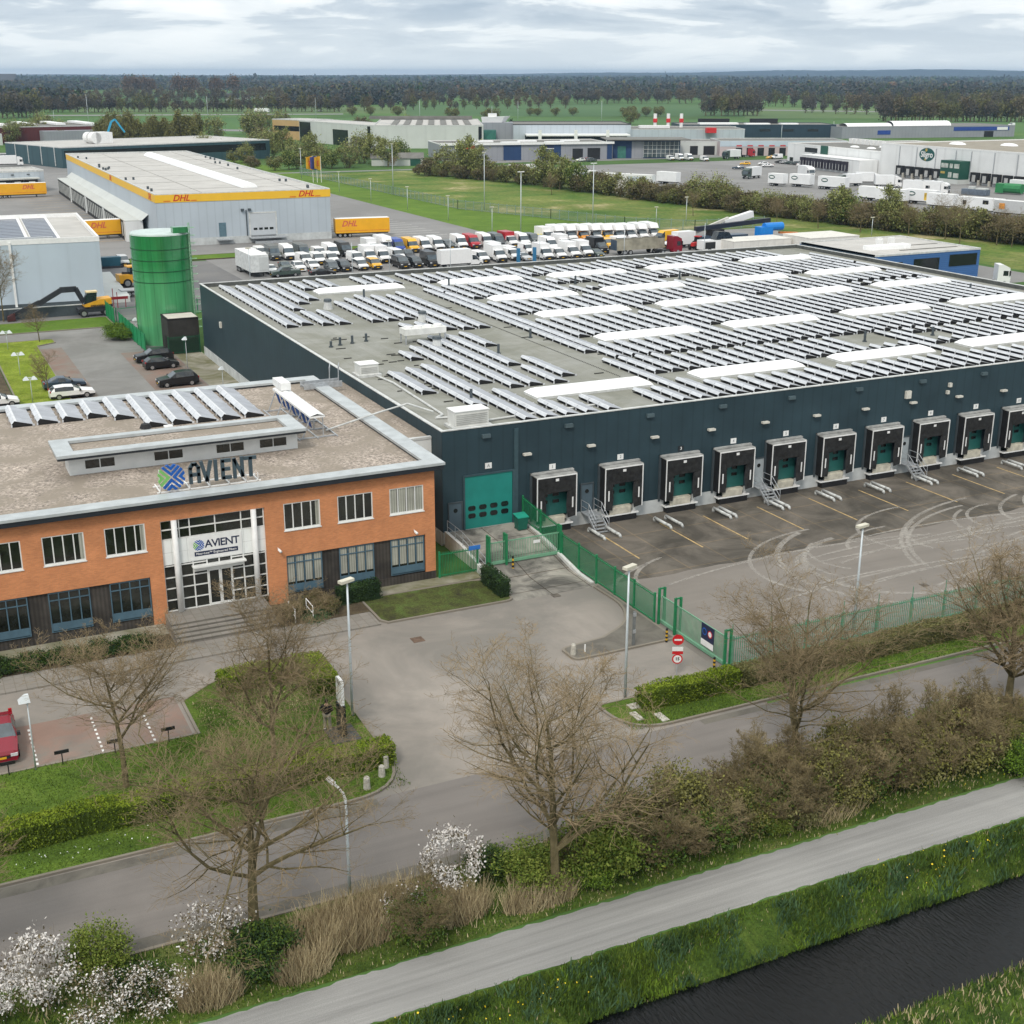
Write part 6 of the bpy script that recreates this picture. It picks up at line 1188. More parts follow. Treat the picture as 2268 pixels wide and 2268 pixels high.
TREES = [((280, 1745), 8.0, .17, 11, 'bare spreading street tree on the lawn in front of the office windows', dict(fork=2, wide=.74, up=.08, spread=1.1)), ((606, 1688), 8.6, .15, 23, 'bare tree with upright limbs on the lawn before the entrance steps', dict(fork=1, wide=.62, up=.16)), ((563, 2094), 9.4, .27, 37, 'big bare gnarled tree with wide crooked limbs beside the street', dict(fork=2, wide=.92, spread=1.5, up=.035)),
         ((1230, 1992), 10.8, .24, 41, 'bare tree with a straight trunk and dense twigs beside the driveway mouth', dict(fork=1, wide=.70, up=.13, spread=1.1)), ((1764, 1704), 9.2, .21, 59, 'bare forked tree rising from the thicket before the palisade fence', dict(fork=1, wide=.82, up=.10, spread=1.1)), ((2232, 1566), 8.4, .24, 67, 'bare many limbed tree at the right edge over the thicket', dict(fork=1, wide=.78, n0=4, up=.12)), ((-125, 2190), 8, .2, 71, 'bare tree whose twigs reach in at the lower left edge', dict(fork=2, wide=.62))]
for (bx, by), H, r0, sd, lb, k in TREES: P = G(bx, by); P.z = .05; bare_tree('bare_tree', lb, P, H, r0, sd, R(sd*31), 'bare trees along the street', **k)
for bx, by, H, sd, lb in [(88, 758, 4.6, 3, 'small bare tree on the planting strip farthest up the car park'), (110, 880, 4.8, 4, 'small bare tree beside the white estate car'), (8, 712, 9.0, 6, 'bare tree at the left edge in front of the white hall')]:
    P = G(bx, by); bare_tree('bare_tree', lb, P, H, .05+.008*H, sd, 0, 'bare trees by the rear car park', fine=H > 6)
# patterns of foliage: mesh pairs (stem, crown) shared by many plants
def cloud(rng, n, rx, ry, z0, z1, clumps, tight=.22, shell=.6):
    c = rng.normal(size=(clumps, 3)); c /= np.linalg.norm(c, axis=1, keepdims=True); c *= (rng.uniform(0, 1, (clumps, 1))**(1/3))*(1-shell)+shell*rng.uniform(.75, 1.0, (clumps, 1)); c *= .85
    k = rng.integers(0, clumps, n); P = c[k]+rng.normal(size=(n, 3))*tight*rng.uniform(.5, 1.3, (clumps, 1))[k]
    P[:, 0] *= rx; P[:, 1] *= ry; zc, hz_ = (z0+z1)/2, (z1-z0)/2; P[:, 2] = zc+P[:, 2]*hz_; P[:, 2] = np.maximum(P[:, 2], .03)
    return P
PAT = {}
def plant_pattern(key, kind, seed, r, h, n, leaf, stem='stems', z0=.12, clumps=26, tight=.2, kind2=None, mix=.3, stems=9, sr=.03):
    rng = np.random.default_rng(seed); rr = random.Random(seed); S = []
    if stem == 'stems':
        for i in range(stems):
            a = rr.uniform(0, 6.28); p = Vector((math.cos(a), math.sin(a), 0))*r*rr.uniform(.02, .25); d = Vector((math.cos(a)*rr.uniform(.1, .6), math.sin(a)*rr.uniform(.1, .6), 1)).normalized(); L = h*rr.uniform(.65, .95); q0 = p
            for j in range(4): d = (d+Vector((rr.uniform(-.15, .15), rr.uniform(-.15, .15), .03))).normalized(); q = q0+d*L/4; S.append((*q0, *q, sr*(1-.2*j), sr*(1-.2*(j+1)))); q0 = q
    else:
        S.append((0, 0, -.1, 0, 0, h*.35, sr*3, sr*2.2)); 
        for i in range(stems):
            a = rr.uniform(0, 6.28); q = Vector((math.cos(a)*r*.6, math.sin(a)*r*.6, h*rr.uniform(.5, .85))); S.append((0, 0, h*rr.uniform(.15, .35), *q, sr*1.6, sr*.5))
    P = cloud(rng, n, r, r, h*z0, h, clumps, tight); q = leaf_quads(P, leaf, rng); mi = (rng.uniform(size=n) < .38).astype(np.int32)
    mats_ = list(M_LF[kind])
    if kind2: mats_ += M_LF[kind2]; mi = np.where(rng.uniform(size=n) < mix, mi+2, mi)
    m1 = MB().quads(segs_quads(S, 4)).mesh('stem', [M_BARK]); m2 = MB().quads(q, mi).mesh('crown', mats_); PAT[key] = (m1, m2)
def plant(key, name, label, cat, P, s=1.0, sz=None, rz=0.0, group=None, stem='stem'):
    t_ = thing(name, label, cat, P, rz, group); t_.scale = (s, s, sz or s)
    for nm, me in zip((stem, 'crown'), PAT[key]): o = bpy.data.objects.new(nm, me); COL.objects.link(o); o.parent = t_
    return t_
# thicket of twiggy shrubs: many stems grown from the ground
def twig_pattern(key, seed, r, h, stems, leafkind, leafn, tw=M_TWIG2):
    g = Grow(seed, [(2, .8, 1, .6), (2, .8, 0, .7), (2, .7, 0, .7)], [.5, .55, .5], [.03, .03, .02, .02], [.12, .2, .3, .3], 3); rr = random.Random(seed)
    for i in range(stems): a = rr.uniform(0, 6.28); q = rr.uniform(.05, .5)*r; g.go(Vector((math.cos(a)*q, math.sin(a)*q, -.05)), Vector((math.cos(a)*rr.uniform(0, .6), math.sin(a)*rr.uniform(0, .6), 1)).normalized(), h*rr.uniform(.6, 1.0), .022, 0)
    m1 = MB().quads(segs_quads(g.S[0], 4)).mesh('stem', [M_BARK]); m = MB()
    for S in g.S[1:]: m.quads(segs_quads(S, 3), 0)
    if leafn: rng = np.random.default_rng(seed); m.quads(leaf_quads(cloud(rng, leafn, r, r, .1, h*.8, 30, .2), .11, rng), 1+(rng.uniform(size=leafn) < .5).astype(np.int32))
    PAT[key] = (m1, m.mesh('crown', [tw]+M_LF[leafkind]))
for i in range(3): twig_pattern('thicket%d' % i, 100+i, 1.9, 3.4, 13, ('green', 'olive', 'yellow')[i], (3600, 2600, 4200)[i])
plant_pattern('bush_green', 'spring', 1, 1.7, 2.6, 8500, .10, clumps=30, tight=.24); plant_pattern('bush_olive', 'yellow', 2, 1.7, 3.0, 7500, .09, clumps=34, kind2='olive'); plant_pattern('bush_bright', 'bright', 3, 1.9, 2.4, 8500, .11, clumps=32)
plant_pattern('bush_dark', 'dark', 8, 1.5, 1.8, 8500, .09, clumps=30, kind2='green', mix=.5)
plant_pattern('blossom', 'white', 4, 1.5, 3.0, 2500, .095, z0=.12, clumps=46, tight=.13, kind2='brown', mix=.25, stems=16, sr=.014); plant_pattern('blossom_thin', 'white', 5, 1.5, 2.3, 1700, .08, z0=.08, clumps=40, tight=.16, kind2='brown', mix=.5, stems=16, sr=.014)
def near(key, name, lb, cat, bx, by, s, sz=None, rz=0.0): P = G(bx, by); P.z = -.02; plant(key, name, lb, cat, P, s, sz, R(rz))
for a in [('blossom', 'blossoming_shrub', 'white blossoming shrub beside the street right of the lamp', 'shrub', 1000, 1985, .95, 1.15, 10), ('blossom_thin', 'blossoming_shrub', 'thin pink white blossoming shrub among the dry grass', 'shrub', 905, 2045, .85, .8, 70), ('blossom_thin', 'blossoming_shrub', 'sparse white blossoming shrub left of the big gnarled tree', 'shrub', 478, 2115, 1.15, 1.2, 30), ('blossom', 'blossoming_shrub', 'full white blossoming shrub at the lower left corner', 'shrub', 105, 2232, .98, 1.15, 120), ('blossom_thin', 'blossoming_shrub', 'low white blossoming shrub right of the corner blossom', 'shrub', 225, 2262, 1.0, .9, 200), ('blossom_thin', 'blossoming_shrub', 'low white blossoming shrub near the pale path', 'shrub', 345, 2240, 1.0, .9, 250), ('blossom', 'blossoming_shrub', 'white blossoming shrub cut by the lower left edge', 'shrub', 5, 2262, .7, .75, 300),
          ('bush_dark', 'green_bush', 'dark green bush at the foot of the big gnarled tree', 'bush', 572, 2150, 1.05, 1.0, 0), ('bush_green', 'green_bush', 'fresh green bush behind the corner blossom', 'bush', 225, 2150, .8, .7, 40), ('bush_green', 'green_bush', 'yellowish green bush at the foot of the straight trunked tree', 'bush', 1195, 1962, .95, .75, 80), ('bush_green', 'green_bush', 'fresh green bush just right of the straight trunked tree', 'bush', 1335, 1935, 1.15, 1.15, 140), ('bush_bright', 'green_bush', 'small bright green bush by the pale path', 'bush', 1315, 1965, .5, .6, 0), ('bush_olive', 'green_bush', 'yellow green bush rising above the thicket in the middle', 'bush', 1492, 1860, 1.2, 1.25, 190), ('bush_bright', 'green_bush', 'bright green bush before the street at the right', 'bush', 2090, 1660, 1.1, 1.0, 30), ('bush_green', 'green_bush', 'small fresh bush at the edge of the brown thicket', 'bush', 1716, 1850, .45, .6, 30), ('bush_bright', 'green_bush', 'bright green bush at the far right end of the thicket', 'bush', 2262, 1712, .7, .7, 60), ('bush_dark', 'green_bush', 'low dark green bush between the blossom and the straight trunk', 'bush', 1090, 1935, .8, .6, 60), ('bush_dark', 'green_bush', 'low dark bush under the left blossoming shrubs', 'bush', 300, 2205, .8, .6, 20)]: near(*a)
rr = random.Random(77)
TH = [(1400, 1880), (1440, 1905), (1545, 1880), (1590, 1850), (1640, 1845), (1690, 1825), (1740, 1830), (1790, 1795), (1835, 1785), (1880, 1780), (1925, 1755), (1975, 1740), (2020, 1735), (2070, 1715), (2120, 1705), (2165, 1690), (2210, 1670), (2260, 1655), (1620, 1800), (1720, 1770), (1860, 1725), (1960, 1700), (2150, 1650), (2245, 1610), (2300, 1640), (1270, 1925), (930, 2080)]
for i, (bx, by) in enumerate(TH):
    s = rr.uniform(.75, 1.1) if bx < 2200 and bx > 1300 else .7; near('thicket%d' % rr.randrange(3) if i % 4 else 'bush_olive', 'twiggy_shrub', 'brown and olive twiggy shrub, %s along the thicket from its left end' % ORD[i], 'shrub', bx, by, s, s*rr.uniform(.85, 1.15), rr.uniform(0, 360))
# hedges
def hedge(label, x0, x1, y0, y1, h, dens=420, kind='hedge', name='hedge', seed=1, z=.08, leaf=.085):
    rng = np.random.default_rng(seed); t_ = thing(name, label, 'hedge', ((x0+x1)/2, (y0+y1)/2, z)); a, b_ = (x1-x0)/2, (y1-y0)/2; e_ = .07
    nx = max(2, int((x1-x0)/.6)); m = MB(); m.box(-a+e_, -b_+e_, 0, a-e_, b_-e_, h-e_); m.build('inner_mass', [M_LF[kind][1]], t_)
    Ps = []
    def surf(n, f): Ps.append((f(rng.uniform(-1, 1, n), rng.uniform(0, 1, n))))
    nt_ = int((x1-x0)*(y1-y0)*dens); top = np.stack([rng.uniform(-a, a, nt_), rng.uniform(-b_, b_, nt_), h+rng.normal(0, .045, nt_)], 1)
    nf = int((x1-x0)*h*dens*.8); fr = np.stack([rng.uniform(-a, a, nf), -b_+rng.normal(0, .05, nf), rng.uniform(0, h, nf)], 1); bk = np.stack([rng.uniform(-a, a, nf//3), b_+rng.normal(0, .05, nf//3), rng.uniform(0, h, nf//3)], 1)
    ne = int((y1-y0)*h*dens); en = np.stack([rng.choice([-a, a], ne)+rng.normal(0, .05, ne), rng.uniform(-b_, b_, ne), rng.uniform(0, h, ne)], 1)
    P = np.concatenate([top, fr, bk, en]); sag = .06*np.sin(P[:, 0]*1.7+seed)+.05*np.sin(P[:, 0]*.61+2*seed); P[:, 2] += sag*(P[:, 2]/h); P[:, 1] += .06*np.sin(P[:, 0]*1.1+seed)
    mi = np.concatenate([(rng.uniform(size=nt_) < .10), (rng.uniform(size=len(P)-nt_) < .72)]).astype(np.int32)  # sides get mostly the dark leaf: hedge self-shadow put into the colour
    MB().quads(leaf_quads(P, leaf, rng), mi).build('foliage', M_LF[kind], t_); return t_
hedge('long clipped yellow green hedge between the front lawn and the street', -46, -15.0, -29.35, -28.1, 1.2, seed=1)
hedge('clipped hedge along the inner edge of the office lawn', -21.2, -16.6, -17.6, -16.2, 1.05, seed=2); hedge('clipped hedge block at the lawn corner facing the driveway', -16.7, -14.95, -20.2, -16.3, 1.1, seed=3)
hedge('clipped hedge starting at the yard entrance beside the street', -.3, 6.2, -29.9, -28.8, 1.15, seed=4); hedge('brownish hedge running along the palisade fence beside the street', 6.3, 62, -29.9, -28.7, 1.15, 330, 'olive', seed=5)
hedge('dark clipped hedge under the office windows by the planting bed', -10.9, -7.9, -7.9, -7.0, 1.2, 300, 'dark', seed=6); hedge('dark conical hedge beside the ramp gate', -.55, .25, -11.3, -7.9, 1.15, 300, 'dark', seed=7)
plant_pattern('low_ground_shrub', 'green', 21, 1.3, .75, 2600, .13, clumps=24, z0=.0)
PAT['juniper'] = PAT['low_ground_shrub']
plant_pattern('juniper', 'weed', 22, 1.3, .7, 5000, .07, clumps=24, z0=0)
plant_pattern('low_dark', 'dark', 23, 1.3, .7, 5000, .075, clumps=24, z0=0, kind2='green', mix=.3)
for bx, by, s, lb in [(700, 1370, .9, 'low blue green juniper in the planting bed below the dark hedge'), (722, 1352, .8, 'low juniper behind the other one in the planting bed')]: near('juniper', 'juniper', lb, 'shrub', bx, by, s, .8)
for i in range(9): P = (-24.5-i*2.0, -8.7, .1); plant('low_dark', 'low_shrub', '%s low dark shrub along the office front from the steps leftward' % ORD[i], 'shrub', P, 1.0, 1.0, i*1.3, 'low shrubs along the office front')
for i, (x, y) in enumerate([(-14.2, -8.6), (-12.6, -7.6), (-11.9, -8.8)]): plant('thicket1', 'twiggy_shrub', 'low reddish twiggy shrub beside the entrance steps, %s from them' % ORD[i], 'shrub', (x, y, .1), .45, .4, i*2.0)
for bx, by, s, lb in [(262, 740, 1.0, 'rear rounded bright bush by the green fence'), (268, 752, 1.05, 'front rounded bright bush by the green fence')]: near('bush_bright', 'round_bush', lb, 'bush', bx, by, s, .65)
# loose grass, herbs, dry stalks (nobody could count these)
def tufts(rng, X, Y, Z, h, w, lean=.35):
    n = len(X); a = rng.uniform(0, 6.283, n); hh = h*rng.uniform(.5, 1.3, n); ww = w*rng.uniform(.6, 1.3, n); dx, dy = np.cos(a), np.sin(a); l = lean*hh*rng.uniform(.2, 1.2, n); b = rng.uniform(0, 6.283, n); lx, ly = np.cos(b)*l, np.sin(b)*l
    p0 = np.stack([X-dx*ww/2, Y-dy*ww/2, Z], 1); p1 = np.stack([X+dx*ww/2, Y+dy*ww/2, Z], 1); p2 = np.stack([X+lx+dx*ww*.15, Y+ly+dy*ww*.15, Z+hh], 1); p3 = np.stack([X+lx-dx*ww*.15, Y+ly-dy*ww*.15, Z+hh], 1)
    return np.stack([p0, p1, p2, p3], 1).astype(np.float32)
rng = np.random.default_rng(8)
def bankz(y): return np.interp(y, [-56.3, -54.9, -54.0, -49.0, -48.1, -47.0, -44.1], [0, -.35, -1.25, -1.25, -.55, -.012, -.012])
def patchy(n, x0, x1, y0, y1, sc, th, seed):
    r = np.random.default_rng(seed); X = r.uniform(x0, x1, n); Y = r.uniform(y0, y1, n); ph = r.uniform(0, 6, 4); v = np.sin(X*sc+ph[0]+1.7*np.sin(Y*sc*.8+ph[2]))+np.sin(Y*sc*1.6+ph[1]+1.3*np.sin(X*sc*.5+ph[3])); k = v > th; return X[k], Y[k]
GM = M_LF['green']+M_LF['bright'][:1]+M_LF['dark'][:1]+M_LF['dry'][:1]+M_LF['weed'][:1]
m = MB(); X, Y = rng.uniform(-42, 26, 34000), rng.uniform(-49.2, -47.05, 34000); m.quads(tufts(rng, X, Y, bankz(Y)-.02, .17, .05), rng.choice([0, 1, 2, 4], 34000, p=[.45, .3, .22, .03]))
for sd, hh, mi in ((1, .36, 1), (2, .33, 3), (3, .30, 0), (4, .25, 2), (5, .42, 5), (6, .4, 5)):
    X, Y = patchy(16000, -42, 26, -49.15, -47.3, .9+.2*sd, .75, sd); m.quads(tufts(rng, X, Y, bankz(Y)-.02, hh, .075, .6), mi)
X, Y = rng.uniform(-20, 30, 9000), rng.uniform(-57.5, -54.2, 9000); m.quads(tufts(rng, X, Y, bankz(Y)-.02, .3, .06, .5), rng.choice([0, 1, 2, 3, 4], 9000, p=[.25, .2, .15, .1, .3]))
tag(m.build('bank_grass', GM), 'rough grass and herbs on the ditch banks', 'grass', kind='stuff')
m = MB(); X, Y = rng.uniform(-46, 40, 36000), rng.uniform(-44.0, -39.0, 36000); m.quads(tufts(rng, X, Y, np.zeros(len(X))-.02, .16, .05), rng.choice([0, 1, 2, 4], 36000, p=[.38, .36, .1, .16]))
X, Y = patchy(12000, -46, 40, -43.4, -39.2, 1.0, .5, 9); m.quads(tufts(rng, X, Y, np.zeros(len(X))-.02, .4, .06, .5), rng.choice([0, 1, 4], len(X), p=[.4, .3, .3]))
tag(m.build('verge_grass', GM), 'mixed grass on the verge between street and path', 'grass', kind='stuff')
m = MB()
for cx, cy, rx, ry, n in [(-21.5, -41.3, 2.6, 1.5, 5200), (-19.2, -41.2, 2.2, 1.4, 4200), (-17.2, -42.2, 1.6, .9, 1800), (-13.5, -43.0, 1.8, .6, 1400), (-27.8, -43.0, 1.3, .7, 1500), (-24.2, -43.1, 1.2, .6, 1000), (2, -42.8, 2.5, .8, 700)]:
    a = rng.uniform(0, 6.283, n); q = np.sqrt(rng.uniform(0, 1, n)); m.quads(tufts(rng, cx+np.cos(a)*q*rx, cy+np.sin(a)*q*ry, np.zeros(n)-.02, 1.05, .03, .55), (rng.uniform(size=n) < .4).astype(np.int32))
tag(m.build('dry_grass', M_LF['dry']), 'tall dry straw coloured grass on the verge', 'dry grass', kind='stuff')
m = MB(); n = 26000; X, Y = rng.uniform(-48, -15, n), rng.uniform(-31.5, -21.6, n); k = ~((Y > -29.4) & (Y < -28.0)); X, Y = X[k], Y[k]; m.quads(tufts(rng, X, Y, np.zeros(len(X))+.08, .09, .05, .6), rng.choice([0, 1, 2], len(X), p=[.5, .25, .25]))
n = 5000; X, Y = rng.uniform(-23, -15, n), rng.uniform(-21.6, -17.8, n); m.quads(tufts(rng, X, Y, np.zeros(n)+.08, .09, .05, .6), rng.choice([0, 1, 4], n, p=[.4, .3, .3])); n = 9000; X, Y = rng.uniform(-2, 50, n), rng.uniform(-31.5, -30, n); m.quads(tufts(rng, X, Y, np.zeros(n)+.08, .10, .05, .6), rng.choice([0, 1, 2], n))
tag(m.build('lawn_grass', GM), 'short lawn blades on the front lawns', 'grass', kind='stuff')
m = MB()
for cx, cy, n in [(-23.9, -47.6, 40), (-18, -48, 30), (6, -47.6, 26), (-10, -43.4, 14), (12, -43.8, 12), (3, -48, 20), (-29, -30.5, 25), (-34, -30.6, 20)]:
    X, Y = cx+rng.normal(0, 2.2, n), cy+rng.normal(0, .3, n); P = np.stack([X, Y, bankz(Y)+rng.uniform(.15, .45, n)], 1); m.quads(leaf_quads(P, .055, rng, 1.0), (0 if cy < -32 else 1))
tag(m.build('wild_flowers', [mat('yellow_petals', (.75, .55, .02), .6), M_WHITE]), 'scattered small yellow and white flowers in the grass', 'flowers', kind='stuff')
# ================================================================ buildings farther off
def clad(n, c, st=.14, f=.6): return mat(n, c, .55, .05, .15, stripe=st, sfreq=f, sharp=True, spec=.3)
M_LG = clad('light_grey_cladding', (.44, .49, .54)); M_PG = clad('pale_blue_grey_panel', (.47, .545, .61), .06, .25); M_MG = clad('mid_grey_cladding', (.28, .29, .32)); M_NV = clad('navy_cladding', (.02, .05, .13)); M_DN = clad('dark_navy_cladding', (.022, .045, .065)); M_TL = clad('teal_cladding', (.04, .085, .10), .3, .22); M_RD = clad('dark_red_cladding', (.10, .022, .02), .2, .5); M_WC = clad('white_wall_panel', (.74, .75, .75), .12, .12); M_BL = clad('blue_boarding', (.055, .15, .36), .0)
M_OW = clad('off_white_wall', (.55, .57, .55), .08, .2); M_TAN = clad('tan_wall', (.50, .34, .16), .08, .2)
M_RW = mat('pale_roof_membrane', (.47, .455, .43), .8, .08, .3, big=.06, bigscale=.1); M_RGR = mat('grey_roof_membrane', (.17, .165, .15), .85, .15, .3); M_RB = mat('beige_roof_membrane', (.28, .25, .20), .85, .12, .3)
M_YB = mat('yellow_band', (.80, .47, .03), .5, .03, .5); M_LRED = mat('red_lettering', (.55, .02, .02), .5)
def hall(name, label, cat, A, B, depth, h, wm_, rm, trim=None, par=.35, group=None):
    A, B = Vector((A[0], A[1])), Vector((B[0], B[1])); d = B-A; L = d.length; rz = math.atan2(d.y, d.x); t_ = thing(name, label, cat, (A.x, A.y, 0), rz, group); t_['L'] = L
    m = MB(); m.poly([(0, 0, 0), (L, 0, 0), (L, 0, h), (0, 0, h)]).poly([(L, 0, 0), (L, depth, 0), (L, depth, h), (L, 0, h)]).poly([(L, depth, 0), (0, depth, 0), (0, depth, h), (L, depth, h)]).poly([(0, depth, 0), (0, 0, 0), (0, 0, h), (0, depth, h)]); m.build('wall', [wm_], t_)
    MB().rect(.25, .25, L-.25, depth-.25, h-par).build('roof', [rm], t_); m = MB()
    for a in ((-.06, -.06, L+.06, .25), (-.06, depth-.25, L+.06, depth+.06), (-.06, .25, .25, depth-.25), (L-.25, .25, L+.06, depth-.25)): m.box(a[0], a[1], h-par-.1, a[2], a[3], h+.06)
    m.build('parapet', [trim or M_TRIM], t_); del t_['L']; return t_, L
def pt(name, par_, mt, *boxes): 
    m = MB()
    for b_ in boxes: m.box(*b_)
    return m.build(name, [mt], par_)
# yellow banded parcel depot
dh, L = hall('parcel_depot', 'long grey parcel depot with a yellow band and red lettering under a pale roof', 'depot', (16.3, 190.3), (53.2, 189.5), 157, 10.6, M_LG, M_RW)
pt('yellow_band', dh, M_YB, (-.08, -.08, 8.9, L+.08, -.002, 10.45), (-.08, -.002, 8.9, -.002, 156, 10.45)); pt('plinth', dh, M_PLINTH, (0, -.06, 0, L, -.003, 1.5))
for x in (4.2, L-6.3): lettering('DHL', 1.75, M_LRED, dh, face_front(x+1, -.1, 9.68), off=.03, shear=.35, ext=.01); pt('red_stripe', dh, M_LRED, (x-2.6, -.1, 9.05, x-1.2, -.085, 9.12), (x-2.6, -.1, 9.2, x-1.2, -.085, 9.27), (x+3.0, -.1, 9.05, x+4.2, -.085, 9.12), (x+3.0, -.1, 9.2, x+4.2, -.085, 9.27))
for y in (4, 60): lettering('DHL', 1.75, M_LRED, dh, face_left(-.1, y+2, 9.68), off=.03, shear=.35, ext=.01)
o = pt('roller_door', dh, mat('pale_grey_door2', (.50, .53, .56), .5, .04, .5), (19.3, -.06, 1.2, 24.7, -.003, 6.0)); pt('door_frame', o, M_TRIM, (19.0, -.1, 1.2, 19.29, -.003, 6.3), (24.71, -.1, 1.2, 25.0, -.003, 6.3), (19.29, -.1, 6.01, 24.71, -.003, 6.3))
for k in range(4): pt('door_window', o, M_DWIN, (19.9+k*1.15, -.09, 2.6, 20.7+k*1.15, -.062, 3.05))
pt('door', dh, mat('steel_blue_door', (.10, .17, .21), .5), (12.6, -.05, 1.1, 14.1, -.003, 4.4)); pt('loading_step', dh, M_STEELW, (12.0, -1.6, .9, 15.2, -.07, 1.05), (18.8, -2.4, 1.0, 26.5, -.07, 1.2), (19.5, -2.6, 0, 27.6, -2.41, .5)); 
pt('downpipe', dh, M_GREYB, (18.4, -.2, 1.5, 18.6, -.07, 6.8), (17.4, -.5, 6.6, 18.0, -.07, 7.1), (18.9, -.5, 6.6, 19.5, -.07, 7.1))
m = MB(); n = 8; rx = 22.5
for i in range(n): a0, a1 = math.pi*i/n, math.pi*(i+1)/n; m.poly([(rx-1.7*math.cos(a0), 12, 10.3+1.1*math.sin(a0)), (rx-1.7*math.cos(a1), 12, 10.3+1.1*math.sin(a1)), (rx-1.7*math.cos(a1), 140, 10.3+1.1*math.sin(a1)), (rx-1.7*math.cos(a0), 140, 10.3+1.1*math.sin(a0))])
m.poly([(rx-1.7*math.cos(math.pi*i/n), 12, 10.3+1.1*math.sin(math.pi*i/n)) for i in range(n+1)]); m.build('ridge_rooflight', [M_DOME], dh)
m = MB(); 
for x in (10.5, 32): m.box(x, 2, 10.26, x+.12, 155, 10.32)
for y in range(15, 155, 20): m.box(.6, y, 10.26, L-.6, y+.15, 10.3)
m.build('roof_seam', [mat('grey_seam', (.34, .33, .31), .8)], dh)
rr = random.Random(4)
for k in range(26): x, y = rr.choice([(rr.uniform(1, 3), rr.uniform(3, 150)), (rr.uniform(33, 36), rr.uniform(3, 150))]); pt('roof_vent', dh, M_GREYB, (x, y, 10.26, x+.45, y+.45, 10.85))
m = MB(); m.faces([(-1.6, 10, 4.4), (-.01, 10, 5.7), (-.01, 146, 5.7), (-1.6, 146, 4.4)], [(0, 1, 2, 3)]); m.build('canopy_slope', [M_OW], dh)
for k in range(40): pt('dock_bay', dh, M_BLACK if k % 10 else M_WC, (-4.6, 12+k*3.25, .0, -1.0, 15.1+k*3.25, 4.2)); pt('bay_roof', dh, M_OW, (-4.7, 12+k*3.25, 4.201, -1.0, 15.2+k*3.25, 4.4))
for k in range(40): pt('dock_door', dh, M_OW, (-4.68, 13.0+k*3.25, .8, -4.61, 14.0+k*3.25, 3.7))
wg, L2 = hall('depot_wing', 'low grey depot wing with black dock doors behind the yellow trailer', 'depot wing', (-90, 330), (12, 341), 16, 6.3, M_LG, M_RW); pt('dock_canopy', wg, M_OW, (0, -3.2, 3.9, L2-2, -.01, 4.3))
for k in range(24): o = pt('dock_bay', wg, M_BLACK, (L2-6-k*4.2, -2.9, .0, L2-2.6-k*4.2, -1.5, 3.89)); pt('dock_door', o, M_OW, (L2-5.2-k*4.2, -3.0, .9, L2-3.4-k*4.2, -2.91, 3.3))
for k in range(10): pt('wall_lamp', wg, M_GREYB, (L2-5-k*4.6, -.3, 5.0, L2-4.2-k*4.6, -.01, 5.25))
# flags
for i, (px, c_, lb) in enumerate([(694, (.80, .47, .03), 'left yellow flag with a red emblem by the depot'), (703, (.10, .12, .40), 'middle blue and pink flag by the depot'), (712, (.80, .47, .03), 'right yellow flag with a red emblem by the depot')]):
    P = G(px, 404); h = zat(P, 345); t_ = thing('flag_pole', lb, 'flag', P); MB().tube((0, 0, 0), (0, 0, h), .1, .06, 6).build('pole', [M_WHITE], t_); m = MB()
    for k in range(5): x0, x1 = -.1-k*.42, -.1-(k+1)*.42; m.faces([(x0, .25*math.sin(k*1.2), h-4.6+.12*k), (x1, .25*math.sin(k*1.2+1.2), h-4.5+.12*k), (x1, .25*math.sin(k*1.2+1.2), h-.15-.06*k), (x0, .25*math.sin(k*1.2), h-.1-.06*k)], [(0, 1, 2, 3), (3, 2, 1, 0)])
    o = m.build('flag', [mat('flag_%s' % ('yellow' if i != 1 else 'blue'), c_, .7, .1, 1)], t_)
    if i == 1: pt('pink_corner', o, mat('flag_pink', (.5, .08, .2), .7), (-1.6, .3, h-4.3, -.4, .36, h-2.9))
    else: lettering('DHL', .95, M_LRED, o, Matrix(((0, -1, 0, -1.1), (0, 0, -1, -.42), (1, 0, 0, h-2.3), (0, 0, 0, 1))), off=.02, shear=.3)
# yellow trailers
for P, hd, lb in [((5.2, 210.5), R(4), 'yellow trailer with red lettering standing behind the white hall'), ((3.0, 322), R(1), 'yellow trailer with red lettering before the depot wing docks'), ((60.5, 190.5), R(-8), 'yellow trailer with red lettering at the right corner of the depot')]:
    t_ = box_trailer(P, hd, 14 if P[0] < 50 else 12, 4.0, mat('trailer_yellow', (.80, .40, .015), .45, .05, .6), lb, name='yellow_trailer'); lettering('DHL', 1.7, mat('faded_red_lettering', (.62, .13, .07), .5), t_, face_front(2.0 if P[0] < 50 else -3, -1.27, 2.9), off=.05, shear=.35, ext=.005)
    pt('stripe', t_, mat('orange_stripe', (.70, .24, .03), .5), (-6.9 if P[0] < 50 else -5.9, -1.262, 1.35, 6.9 if P[0] < 50 else 5.9, -1.252, 1.5))
